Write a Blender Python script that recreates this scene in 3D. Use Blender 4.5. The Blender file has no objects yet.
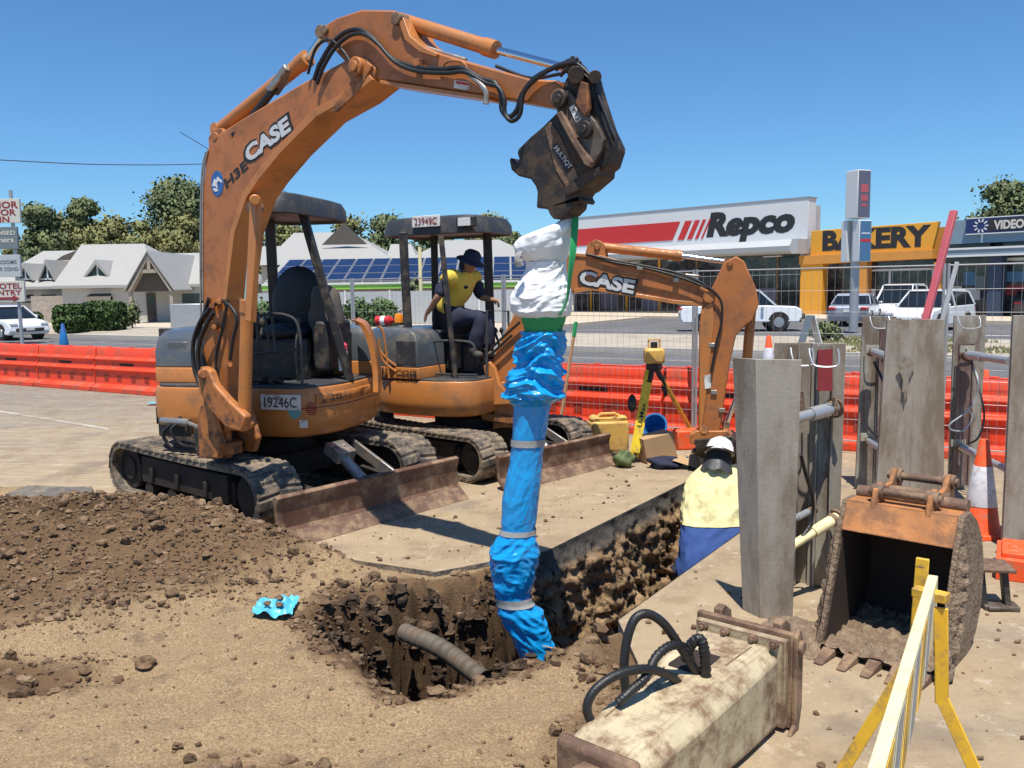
import bpy, bmesh, math, random
from mathutils import Vector, Matrix, noise
from mathutils.geometry import tessellate_polygon
R = math.radians
PI = math.pi
random.seed(7)
rnd = random.Random(11)
sc = bpy.context.scene
col = sc.collection

# ------------------------------------------------------------------ camera
FPX = 860.0
EYE = Vector((0, 0, 1.9))
cam_d = bpy.data.cameras.new('camera')
cam_d.sensor_width = 36.0
cam_d.lens = 36.0 * FPX / 1024.0
cam_d.clip_start = 0.05
cam_d.clip_end = 3000
cam = bpy.data.objects.new('camera', cam_d)
col.objects.link(cam)
CR = Matrix.Rotation(R(90) - math.atan2(95, 860), 3, 'X') @ Matrix.Rotation(-R(0.86), 3, 'Z')
cam.matrix_world = Matrix.Translation(EYE) @ CR.to_4x4()
sc.camera = cam

def ray(u, v):
    return CR @ Vector((u - 512, 384 - v, -FPX))
def G(u, v, z=0.0):
    "point seen at pixel u,v lying at height z"
    d = ray(u, v)
    return EYE + d * ((z - EYE.z) / d.z)
def D(u, v, y):
    "point seen at pixel u,v lying at world depth y"
    d = ray(u, v)
    return EYE + d * (y / d.y)
def PL(u, v, p0, n):
    d = ray(u, v)
    return EYE + d * ((p0 - EYE).dot(n) / d.dot(n))

# ------------------------------------------------------------------ materials
def nd(nt, t, **kw):
    n = nt.nodes.new(t)
    for k, v in kw.items():
        if hasattr(n, k): setattr(n, k, v)
        else: n.inputs[k].default_value = v
    return n
def c4(c): return (c[0], c[1], c[2], 1)
MATS = {}
def mat(name, c, rough=.6, metal=0., var=.18, scale=4., bump=.15, bscale=60., dirt=None, coat=0., spec=.5,
        streak=False, trans=0., emit=None, sub=0., bdist=.01, dirt_rough=.9, alpha=None):
    """base colour c with brightness mottling, an optional second colour in noise shaped patches, and a fine bump"""
    m = bpy.data.materials.new(name); m.use_nodes = True
    nt = m.node_tree; b = nt.nodes['Principled BSDF']; L = nt.links.new
    tc = nd(nt, 'ShaderNodeTexCoord')
    src = tc.outputs['Object']
    if streak:
        mp = nd(nt, 'ShaderNodeMapping'); mp.inputs['Scale'].default_value = (1, 1, .3); L(src, mp.inputs[0]); ssrc = mp.outputs[0]
    else: ssrc = src
    n1 = nd(nt, 'ShaderNodeTexNoise'); n1.inputs['Scale'].default_value = scale; n1.inputs['Detail'].default_value = 6; n1.inputs['Roughness'].default_value = .65
    L(ssrc, n1.inputs['Vector'])
    mr = nd(nt, 'ShaderNodeMapRange'); mr.inputs[1].default_value = .25; mr.inputs[2].default_value = .75
    mr.inputs[3].default_value = 1 - var; mr.inputs[4].default_value = 1 + var; L(n1.outputs[0], mr.inputs[0])
    mul = nd(nt, 'ShaderNodeVectorMath', operation='SCALE'); mul.inputs[0].default_value = c[:3]; L(mr.outputs[0], mul.inputs['Scale'])
    colout = mul.outputs[0]
    b.inputs['Roughness'].default_value = rough
    if dirt:
        dc, amt, ds = dirt
        n2 = nd(nt, 'ShaderNodeTexNoise'); n2.inputs['Scale'].default_value = ds; n2.inputs['Detail'].default_value = 9; n2.inputs['Roughness'].default_value = .72
        L(ssrc, n2.inputs['Vector'])
        rp = nd(nt, 'ShaderNodeValToRGB'); e = rp.color_ramp.elements
        t = .5 + (.5 - amt) * .42
        e[0].position = max(0, t - .07); e[0].color = (0, 0, 0, 1); e[1].position = min(1, t + .09); e[1].color = (1, 1, 1, 1)
        L(n2.outputs[0], rp.inputs[0])
        mx = nd(nt, 'ShaderNodeMix', data_type='RGBA'); L(rp.outputs[0], mx.inputs[0]); L(colout, mx.inputs[6]); mx.inputs[7].default_value = c4(dc)
        colout = mx.outputs[2]
        r2 = nd(nt, 'ShaderNodeMapRange'); r2.inputs[3].default_value = rough; r2.inputs[4].default_value = dirt_rough
        L(rp.outputs[0], r2.inputs[0]); L(r2.outputs[0], b.inputs['Roughness'])
    L(colout, b.inputs['Base Color'])
    b.inputs['Metallic'].default_value = metal
    b.inputs['Specular IOR Level'].default_value = spec
    b.inputs['Coat Weight'].default_value = coat
    if trans: b.inputs['Transmission Weight'].default_value = trans
    if alpha: b.inputs['Alpha'].default_value = alpha
    if emit:
        b.inputs['Emission Color'].default_value = c4(emit[0]); b.inputs['Emission Strength'].default_value = emit[1]
    if bump:
        n3 = nd(nt, 'ShaderNodeTexNoise'); n3.inputs['Scale'].default_value = bscale; n3.inputs['Detail'].default_value = 5
        L(src, n3.inputs['Vector'])
        bp = nd(nt, 'ShaderNodeBump'); bp.inputs['Strength'].default_value = bump; bp.inputs['Distance'].default_value = bdist
        L(n3.outputs[0], bp.inputs['Height']); L(bp.outputs[0], b.inputs['Normal'])
    MATS[name] = m
    return m

DUST = (.30, .22, .14)
DARKD = (.10, .065, .04)
mat('orange_paint', (.50, .185, .045), .38, 0, .10, 2, .05, 30, dirt=((.30, .135, .055), .33, 3), coat=.15)
mat('orange_boom', (.43, .145, .036), .42, 0, .14, 2.5, .06, 30, dirt=((.24, .10, .045), .38, 4), coat=.1)
mat('orange_paint_worn', (.45, .16, .04), .5, 0, .18, 5, .12, 40, dirt=((.12, .055, .03), .42, 7))
mat('grey_paint', (.085, .095, .105), .28, 0, .12, 3, .05, 30, dirt=((.17, .145, .115), .30, 3), coat=.35)
mat('canopy_plastic', (.042, .044, .048), .5, 0, .15, 4, .08, 60, dirt=((.09, .08, .068), .33, 4))
mat('black_steel', (.018, .018, .02), .5, 0, .3, 5, .1, 60, dirt=((.10, .075, .05), .38, 8))
mat('black_rubber', (.02, .02, .021), .65, 0, .25, 8, .2, 80, dirt=((.13, .10, .07), .36, 12))
mat('track_rubber', (.05, .046, .042), .8, 0, .3, 8, .3, 60, dirt=((.25, .19, .13), .55, 7))
mat('track_frame', (.015, .012, .010), .85, 0, .3, 8, .3, 60, dirt=((.04, .028, .019), .40, 6))
mat('rusty_steel', (.125, .062, .038), .68, .15, .3, 6, .25, 80, dirt=((.30, .2, .125), .42, 5))
mat('dark_hitch_steel', (.038, .030, .026), .48, .35, .35, 7, .25, 60, dirt=((.10, .066, .045), .42, 9))
mat('hitch_plate', (.14, .115, .092), .5, .3, .25, 7, .2, 60, dirt=((.07, .05, .036), .45, 8))
mat('bare_steel', (.45, .43, .40), .35, .8, .2, 8, .1, 80, dirt=((.22, .16, .11), .4, 8))
mat('chrome', (.75, .75, .76), .12, 1, .03, 8, 0)
mat('shore_aluminium', (.36, .32, .265), .6, .1, .2, 4, .15, 50, dirt=((.22, .175, .13), .50, 3.5), streak=True)
mat('shore_frame', (.36, .34, .29), .55, .2, .2, 5, .12, 50, dirt=((.2, .15, .11), .48, 7), streak=True)
mat('purple_rust', (.16, .10, .09), .6, .2, .3, 5, .15, 60, dirt=((.30, .25, .21), .40, 6), streak=True)
mat('white_plate', (.72, .72, .68), .5, 0, .06, 8, .03, 40, dirt=((.35, .25, .17), .33, 14))
mat('white_paint', (.78, .78, .76), .5, 0, .05, 8, .03, 40)
mat('black_ink', (.02, .02, .022), .6, 0, .1, 8, 0)
mat('red_ink', (.55, .03, .03), .6, 0, .1, 8, 0)
mat('dark_red_ink', (.25, .025, .03), .6, 0, .1, 8, 0)
mat('silver_ink', (.62, .62, .62), .4, .1, .05, 8, 0)
mat('blue_ink', (.03, .12, .35), .5, 0, .1, 8, 0)
mat('teal_ink', (.12, .35, .38), .5, 0, .1, 8, 0)
mat('barrier_plastic', (.80, .065, .022), .42, 0, .1, 1.5, .08, 20, dirt=((.42, .10, .06), .38, 2.5), spec=.35)
mat('barrier_sleeve', (.02, .015, .015), .8, 0, .1, 3, 0)
mat('cone_orange', (.88, .10, .02), .5, 0, .08, 8, .05, 40, dirt=((.45, .16, .08), .34, 12))
mat('reflective_band', (.74, .74, .78), .35, 0, .06, 30, .2, 200, dirt=((.5, .48, .47), .35, 16))
mat('glass_dark', (.012, .015, .018), .06, 0, .3, 3, 0, spec=.7)
mat('tyre', (.022, .022, .023), .8, 0, .2, 8, .1)
mat('rim_metal', (.45, .45, .46), .35, .7, .1, 8, 0)
mat('car_white', (.74, .75, .76), .25, 0, .02, 4, 0, coat=.6)
mat('car_silver', (.42, .45, .50), .28, .4, .03, 4, 0, coat=.6)
mat('car_dark', (.05, .055, .062), .25, .2, .03, 4, 0, coat=.6)
mat('tail_red', (.45, .02, .02), .2, 0, .03, 4, 0, coat=.5)
mat('lamp_clear', (.7, .7, .7), .15, 0, .03, 4, 0, coat=.5)
mat('skin', (.33, .18, .115), .5, 0, .08, 12, .05, 60, sub=.1)
mat('hivis_yellow', (.72, .53, .07), .8, 0, .07, 6, .12, 60)
mat('hivis_lemon', (.80, .72, .36), .8, 0, .06, 6, .15, 50, dirt=((.5, .44, .22), .36, 8))
mat('navy_cloth', (.016, .02, .045), .85, 0, .2, 8, .15, 70)
mat('royal_cloth', (.03, .075, .25), .85, 0, .15, 8, .15, 60)
mat('hard_hat', (.82, .82, .80), .35, 0, .03, 8, 0, dirt=((.5, .45, .38), .33, 12))
mat('seat_vinyl', (.016, .017, .02), .6, 0, .2, 10, .12, 90)
mat('yellow_leg', (.85, .60, .03), .45, 0, .08, 6, .05, 50, dirt=((.4, .3, .06), .34, 10))
mat('yellow_steel', (.72, .42, .03), .45, 0, .1, 6, .05, 50, dirt=((.32, .2, .07), .36, 9))
mat('pale_yellow', (.82, .72, .40), .55, 0, .06, 5, .05, 50, dirt=((.6, .48, .28), .36, 10))
mat('jerry_plastic', (.70, .42, .10), .5, 0, .08, 4, .1, 20, dirt=((.42, .26, .10), .38, 7))
mat('cardboard', (.42, .27, .14), .85, 0, .1, 6, .1, 30)
mat('blue_plastic', (.02, .16, .42), .35, 0, .1, 6, .05, 20)
mat('blue_film', (.008, .30, .68), .24, 0, .08, 6, .10, 10, coat=.3, bdist=.02)
mat('cyan_film', (.10, .46, .62), .3, 0, .12, 6, .35, 22, bdist=.02)
mat('white_sack', (.78, .79, .80), .6, 0, .04, 6, .12, 14, bdist=.02)
mat('green_strap', (.02, .30, .09), .6, 0, .15, 10, .25, 120)
mat('tape_grey', (.34, .33, .31), .6, 0, .1, 10, .2, 60)
mat('corrugated_pipe', (.12, .10, .075), .7, 0, .15, 10, .1, 60, dirt=((.15, .1, .06), .4, 8))
mat('cream_housing', (.50, .42, .27), .62, 0, .25, 5, .2, 40, dirt=((.20, .12, .07), .44, 7))
mat('rust_brown', (.15, .088, .058), .7, .1, .3, 7, .25, 60, dirt=((.30, .2, .12), .42, 7))
mat('bucket_orange', (.47, .19, .06), .6, 0, .2, 6, .2, 50, dirt=((.25, .12, .06), .50, 7))
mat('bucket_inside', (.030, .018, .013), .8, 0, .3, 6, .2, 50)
mat('mud', (.17, .115, .075), .95, 0, .3, 14, .8, 45, dirt=((.26, .19, .125), .48, 18), bdist=.03)
mat('moist_shaded_clod', (.06, .036, .02), .95, 0, .4, 9, .8, 60, dirt=((.14, .085, .046), .40, 9), bdist=.02)  # moist soil, darkened further so the colour holds the pit's shade
mat('clod', (.15, .09, .048), .95, 0, .4, 9, .8, 60, dirt=((.27, .18, .105), .45, 9), bdist=.02)
mat('galvanised', (.42, .43, .44), .45, .55, .1, 6, .05, 50)
mat('white_metal', (.6, .6, .6), .5, .1, .1, 6, .05, 50)
mat('wood_pole', (.42, .25, .13), .7, 0, .15, 8, .1, 60)
mat('hose_black', (.014, .014, .015), .45, 0, .2, 20, .25, 150)
mat('amber_lens', (.85, .26, .01), .2, 0, .05, 8, 0, coat=.5)
mat('red_tin', (.55, .03, .03), .35, 0, .05, 8, 0, coat=.4)
mat('pink_plastic', (.8, .08, .16), .4, 0, .05, 8, 0)
mat('roof_sheet', (.37, .36, .335), .55, .1, .04, 2, 0)
mat('render_white', (.50, .475, .43), .85, 0, .05, 2, .05, 20)
mat('render_stone', (.36, .30, .25), .85, 0, .3, 4, .4, 8)
mat('timber_dark', (.10, .085, .07), .8, 0, .2, 5, .1)
mat('timber_beige', (.33, .29, .24), .8, 0, .15, 5, .1)
mat('solar_panel', (.010, .017, .065), .2, .2, .2, 2, 0, coat=.3)
mat('lime_green', (.30, .60, .08), .5, 0, .05, 3, 0)
mat('sign_white', (.66, .665, .66), .45, 0, .03, 2, 0)
mat('sign_cream', (.58, .55, .48), .5, 0, .05, 4, 0)
mat('sign_greyblue', (.16, .19, .20), .4, 0, .15, 6, 0)
mat('sign_slate', (.12, .12, .17), .4, 0, .1, 6, 0)
mat('sign_blue', (.07, .17, .30), .4, 0, .08, 6, 0)
mat('sign_navy', (.018, .03, .12), .4, 0, .08, 6, 0)
mat('shop_yellow', (.74, .34, .03), .6, 0, .05, 2, .02)
mat('shop_orange', (.62, .27, .05), .6, 0, .08, 2, .02)
mat('shop_bluegrey', (.20, .27, .33), .6, 0, .06, 2, .02)
mat('shop_navy', (.035, .055, .10), .6, 0, .06, 2, .02)
mat('awning_white', (.46, .475, .48), .5, .1, .05, 2, .02)
mat('shop_inside', (.03, .03, .032), .8, 0, .5, 1.2, 0)
mat('shop_front_glass', (.02, .024, .028), .08, 0, .6, 1.5, 0, dirt=((.09, .085, .08), .42, 1.6), dirt_rough=.1, spec=.6)
mat('pink_paint', (.50, .10, .12), .5, 0, .1, 4, .05)
mat('bark', (.26, .22, .18), .9, 0, .25, 3, .3, 12)
mat('leaf_gum', (.165, .175, .06), .7, 0, .2, .5, 0, dirt=((.215, .20, .075), .42, .35))
mat('leaf_gum_dark', (.11, .145, .06), .7, 0, .2, .5, 0, dirt=((.15, .165, .065), .40, .5))
mat('leaf_hedge', (.045, .095, .022), .65, 0, .3, 3, 0, dirt=((.10, .15, .035), .36, 4))
mat('leaf_shrub', (.09, .13, .045), .65, 0, .3, 3, 0, dirt=((.15, .16, .06), .4, 4))
mat('terracotta', (.30, .14, .08), .8, 0, .1, 6, .1)

# ------------------------------------------------------------------ mesh builder
ROOT = {}     # object name -> matrix of its root frame
class MB:
    def __init__(s, M=None):
        s.v = []; s.f = []; s.mi = []; s.M = M or Matrix.Identity(4); s.m = 0
    def add(s, vs, fs, M=None):
        o = len(s.v); T = s.M @ M if M is not None else s.M
        s.v += [T @ Vector(p) for p in vs]
        s.f += [tuple(i + o for i in f) for f in fs]
        s.mi += [s.m] * len(fs)
        return s
    def box(s, c, d, rz=0, ry=0, rx=0, M=None):
        T = Matrix.Translation(c) @ Matrix.Rotation(rz, 4, 'Z') @ Matrix.Rotation(ry, 4, 'Y') @ Matrix.Rotation(rx, 4, 'X')
        if M is not None: T = M @ T
        x, y, z = d[0] / 2, d[1] / 2, d[2] / 2
        return s.add([(-x, -y, -z), (x, -y, -z), (x, y, -z), (-x, y, -z), (-x, -y, z), (x, -y, z), (x, y, z), (-x, y, z)],
                     [(0, 3, 2, 1), (4, 5, 6, 7), (0, 1, 5, 4), (1, 2, 6, 5), (2, 3, 7, 6), (3, 0, 4, 7)], T)
    def bar(s, a, b, w, h=None, up=(0, 0, 1)):
        "box beam from a to b, w wide and h deep"
        h = h or w; a = Vector(a); b = Vector(b); x = (b - a); L = x.length; x.normalize()
        u = Vector(up)
        if abs(x.dot(u)) > .98: u = Vector((0, 1, 0))
        y = u.cross(x).normalized(); z = x.cross(y)
        T = Matrix(((x.x, y.x, z.x, (a.x + b.x) / 2), (x.y, y.y, z.y, (a.y + b.y) / 2), (x.z, y.z, z.z, (a.z + b.z) / 2), (0, 0, 0, 1)))
        return s.box((0, 0, 0), (L, w, h), M=T)
    def tube(s, pts, r, n=10, cap=True, close=False):
        pts = [Vector(p) for p in pts]; k = len(pts)
        rs = r if isinstance(r, (list, tuple)) else [r] * k
        vs = []; fs = []; prev = None
        for i, p in enumerate(pts):
            if close: t = pts[(i + 1) % k] - pts[i - 1]
            else: t = pts[min(i + 1, k - 1)] - pts[max(i - 1, 0)]
            if t.length < 1e-9: t = Vector((0, 0, 1))
            t.normalize()
            if prev is None:
                a = Vector((0, 0, 1)) if abs(t.z) < .9 else Vector((1, 0, 0))
                x = t.cross(a).normalized()
            else:
                x = (prev - t * prev.dot(t)); x = x.normalized() if x.length > 1e-6 else t.orthogonal().normalized()
            prev = x; y = t.cross(x)
            for j in range(n):
                an = 2 * PI * j / n
                vs.append(p + (x * math.cos(an) + y * math.sin(an)) * rs[i])
        for i in range(k if close else k - 1):
            i2 = (i + 1) % k
            for j in range(n):
                fs.append((i * n + j, i * n + (j + 1) % n, i2 * n + (j + 1) % n, i2 * n + j))
        if cap and not close:
            fs.append(tuple(range(n))[::-1]); fs.append(tuple((k - 1) * n + j for j in range(n)))
        return s.add(vs, fs)
    def cyl(s, a, b, r, r2=None, n=16):
        return s.tube([a, b], [r, r if r2 is None else r2], n)
    def prism(s, poly, h0, h1, M=None, inset=0):
        "2D outline (x,z) extruded along y from h0 to h1"
        n = len(poly)
        A = sum(poly[i][0] * poly[(i + 1) % n][1] - poly[(i + 1) % n][0] * poly[i][1] for i in range(n))
        if A > 0: poly = poly[::-1]
        if h0 > h1: h0, h1 = h1, h0
        vs = [(p[0], h0, p[1]) for p in poly] + [(p[0], h1, p[1]) for p in poly]
        fs = []
        fs.append(tuple(range(n))); fs.append(tuple(range(2 * n - 1, n - 1, -1)))
        for i in range(n):
            j = (i + 1) % n
            fs.append((i, j, j + n, i + n)[::-1] if False else (i, i + n, j + n, j)[::-1])
        return s.add(vs, fs, M)
    def lathe(s, prof, n=24, M=None):
        vs = []; fs = []; k = len(prof)
        for (r, z) in prof:
            for j in range(n):
                a = 2 * PI * j / n; vs.append((r * math.cos(a), r * math.sin(a), z))
        for i in range(k - 1):
            for j in range(n):
                fs.append((i * n + j, i * n + (j + 1) % n, (i + 1) * n + (j + 1) % n, (i + 1) * n + j))
        fs.append(tuple(range(n))[::-1]); fs.append(tuple((k - 1) * n + j for j in range(n)))
        return s.add(vs, fs, M)
    def ball(s, c, r, seg=12, rings=8, M=None, nz=0., seed=0):
        vs = []; fs = []
        rx, ry, rz = r if isinstance(r, (tuple, list)) else (r, r, r)
        for i in range(rings + 1):
            th = PI * i / rings
            for j in range(seg):
                a = 2 * PI * j / seg
                d = Vector((math.sin(th) * math.cos(a), math.sin(th) * math.sin(a), math.cos(th)))
                k = 1 + (nz * noise.noise(d * 1.7 + Vector((seed * 3.1, seed, 0))) if nz else 0)
                vs.append((c[0] + d.x * rx * k, c[1] + d.y * ry * k, c[2] + d.z * rz * k))
        for i in range(rings):
            for j in range(seg):
                a, b = i * seg + j, i * seg + (j + 1) % seg
                fs.append((a, a + seg, b + seg, b))
        return s.add(vs, fs, M)
    def grid(s, nu, nv, fn, close_u=False):
        "fn(i,j) -> point"
        vs = [fn(i, j) for j in range(nv) for i in range(nu)]
        fs = []
        for j in range(nv - 1):
            for i in range(nu if close_u else nu - 1):
                i2 = (i + 1) % nu
                fs.append((j * nu + i, j * nu + i2, (j + 1) * nu + i2, (j + 1) * nu + i))
        return s.add(vs, fs)
    def build(s, name, material, parent=None, bevel=0, smooth=35, origin=None, fixn=True, subdiv=0, each=False):
        if each:      # every loose piece becomes a part of its own
            p = list(range(len(s.v)))
            def find(a):
                while p[a] != a: p[a] = p[p[a]]; a = p[a]
                return a
            for f in s.f:
                r0 = find(f[0])
                for q in f[1:]: p[find(q)] = r0
            gr = {}
            for i, f in enumerate(s.f): gr.setdefault(find(f[0]), []).append(i)
            o = None
            for g in gr.values():
                m2 = MB(); mp = {}
                for i in g:
                    f = []
                    for q in s.f[i]:
                        if q not in mp: mp[q] = len(m2.v); m2.v.append(s.v[q])
                        f.append(mp[q])
                    m2.f.append(tuple(f)); m2.mi.append(s.mi[i])
                o = m2.build(name, material, parent, bevel, smooth, origin, fixn, subdiv)
            return o
        me = bpy.data.meshes.new(name)
        if parent is not None: B = ROOT[parent.name]
        else:
            if origin is None:
                if s.v:
                    xs = [p.x for p in s.v]; ys = [p.y for p in s.v]; zs = [p.z for p in s.v]
                    origin = Vector(((min(xs) + max(xs)) / 2, (min(ys) + max(ys)) / 2, min(zs)))
                else: origin = Vector((0, 0, 0))
            B = Matrix.Translation(origin)
        Bi = B.inverted()
        me.from_pydata([Bi @ p for p in s.v], [], s.f)
        ms = material if isinstance(material, (list, tuple)) else [material]
        for m in ms: me.materials.append(MATS[m] if isinstance(m, str) else m)
        if len(ms) > 1: me.polygons.foreach_set('material_index', s.mi)
        if fixn:
            bm = bmesh.new(); bm.from_mesh(me); bmesh.ops.recalc_face_normals(bm, faces=bm.faces); bm.to_mesh(me); bm.free()
        if smooth:
            me.polygons.foreach_set('use_smooth', [True] * len(me.polygons)); me.set_sharp_from_angle(angle=R(smooth))
        me.validate()
        o = bpy.data.objects.new(name, me); col.objects.link(o)
        if parent is None: o.location = origin; ROOT[o.name] = B
        else: o.parent = parent; ROOT[o.name] = B
        if bevel:
            b = o.modifiers.new('bevel', 'BEVEL'); b.width = bevel; b.segments = 2; b.limit_method = 'ANGLE'; b.angle_limit = R(40)
            b.harden_normals = False
        if subdiv:
            b = o.modifiers.new('subdiv', 'SUBSURF'); b.levels = subdiv; b.render_levels = subdiv
        return o

def tag(o, label=None, cat=None, group=None, kind=None):
    if label: o['label'] = label
    if cat: o['category'] = cat
    if group: o['group'] = group
    if kind: o['kind'] = kind
    return o
def thing(name, label, cat, loc=(0, 0, 0), rz=0, group=None, M=None):
    o = bpy.data.objects.new(name, None); col.objects.link(o); o.empty_display_size = .2
    T = M if M is not None else Matrix.Translation(loc) @ Matrix.Rotation(rz, 4, 'Z')
    o.matrix_world = T; ROOT[o.name] = T.copy()
    return tag(o, label, cat, group)
def kids(o): return [c for c in bpy.data.objects if c.parent == o]
def copy_tree(o, T=None, label=None, group=None, parent=None):
    c = o.copy(); col.objects.link(c)
    if parent is not None: c.parent = parent
    else:
        c.matrix_world = T; ROOT[c.name] = T.copy()
        if label: c['label'] = label
        if group: c['group'] = group
    for ch in kids(o): copy_tree(ch, parent=c)
    return c
def frame(o, a):
    "local x forward along heading a (radians), y left, z up"
    return Matrix.Translation(o) @ Matrix.Rotation(a, 4, 'Z')

def text_mesh(txt, size, bold=0., depth=.004, shear=0., xscale=1., align='CENTER'):
    cu = bpy.data.curves.new('lettering', 'FONT'); cu.body = txt; cu.size = size; cu.offset = bold; cu.extrude = depth
    cu.align_x = align; cu.align_y = 'CENTER'; cu.shear = shear; cu.resolution_u = 3
    ob = bpy.data.objects.new('lettering', cu); col.objects.link(ob)
    dg = bpy.context.evaluated_depsgraph_get()
    me = bpy.data.meshes.new_from_object(ob.evaluated_get(dg))
    vs = [(p.co.x * xscale, p.co.y, p.co.z) for p in me.vertices]; fs = [tuple(p.vertices) for p in me.polygons]
    bpy.data.objects.remove(ob); bpy.data.curves.remove(cu); bpy.data.meshes.remove(me)
    return vs, fs
def lettering(name, txt, origin, xdir, ydir, height, material, parent, bold=0., width=None, depth=.004, shear=0.):
    """raised letters whose capitals are `height` tall, centred on origin, baseline along xdir; width fits the whole line"""
    vs, fs = text_mesh(txt, 1.0, bold, 0.5, shear)
    ys = [p[1] for p in vs]; xs = [p[0] for p in vs]
    h = max(ys) - min(ys); w = max(xs) - min(xs); cx = (max(xs) + min(xs)) / 2; cy = (max(ys) + min(ys)) / 2
    sy = height / h; sx = (width / w) if width else sy
    X = Vector(xdir).normalized(); Z = X.cross(Vector(ydir)).normalized(); Y = Z.cross(X)
    Ydir = Vector(ydir).normalized()
    T = Matrix(((X.x, Ydir.x, Z.x, origin[0]), (X.y, Ydir.y, Z.y, origin[1]), (X.z, Ydir.z, Z.z, origin[2]), (0, 0, 0, 1)))
    mb = MB(T)
    mb.add([((x - cx) * sx, (y - cy) * sy, z * depth) for x, y, z in vs], fs)
    return mb.build(name, material, parent, smooth=0, fixn=False)
def smoothpath(pts, n=8):
    "catmull-rom through the given points"
    P = [Vector(p) for p in pts]; P = [P[0] * 2 - P[1]] + P + [P[-1] * 2 - P[-2]]
    out = []
    for i in range(1, len(P) - 2):
        for k in range(n):
            t = k / n
            a, b, c, d = P[i - 1], P[i], P[i + 1], P[i + 2]
            out.append(.5 * ((2 * b) + (c - a) * t + (2 * a - 5 * b + 4 * c - d) * t * t + (3 * b - a - 3 * c + d) * t ** 3))
    out.append(P[-2]); return out
def sstep(a, b, x):
    t = max(0., min(1., (x - a) / (b - a))); return t * t * (3 - 2 * t)
def V(*a): return Vector(a)
# ------------------------------------------------------------------ ground
HOLE = [(.59, 4.76), (.30, 4.42), (-.15, 4.0), (-.50, 3.82), (-.90, 4.25), (-1.17, 4.8), (-1.05, 5.16), (-.60, 5.32), (-.22, 5.62), (.23, 6.09), (2.1, 8.87), (2.96, 8.29)]
EXC = [(-9, 9.6), (-6.5, 8.9), (-5.0, 8.35), (-4.3, 8.0), (-3.6, 7.4), (-2.7, 6.75), (-1.9, 6.3), (-1.5, 6.12), (-.54, 5.66), (.23, 6.09),
       (1.36, 7.77), (2.1, 8.87), (2.96, 8.29), (1.76, 6.5), (.59, 4.76), (.62, 4.2), (.50, 3.4), (.62, 2.0), (.6, .4), (-9, .4)]
def inside(p, poly):
    c = False; n = len(poly); x, y = p
    for i in range(n):
        x1, y1 = poly[i]; x2, y2 = poly[(i + 1) % n]
        if (y1 > y) != (y2 > y) and x < (x2 - x1) * (y - y1) / (y2 - y1) + x1: c = not c
    return c
def sdist(p, poly):
    "signed distance, positive inside"
    x, y = p; best = 1e9; n = len(poly)
    for i in range(n):
        x1, y1 = poly[i]; x2, y2 = poly[(i + 1) % n]; dx, dy = x2 - x1, y2 - y1
        t = max(0, min(1, ((x - x1) * dx + (y - y1) * dy) / (dx * dx + dy * dy)))
        d = math.hypot(x - x1 - t * dx, y - y1 - t * dy)
        if d < best: best = d
    return best if inside(p, poly) else -best

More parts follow.
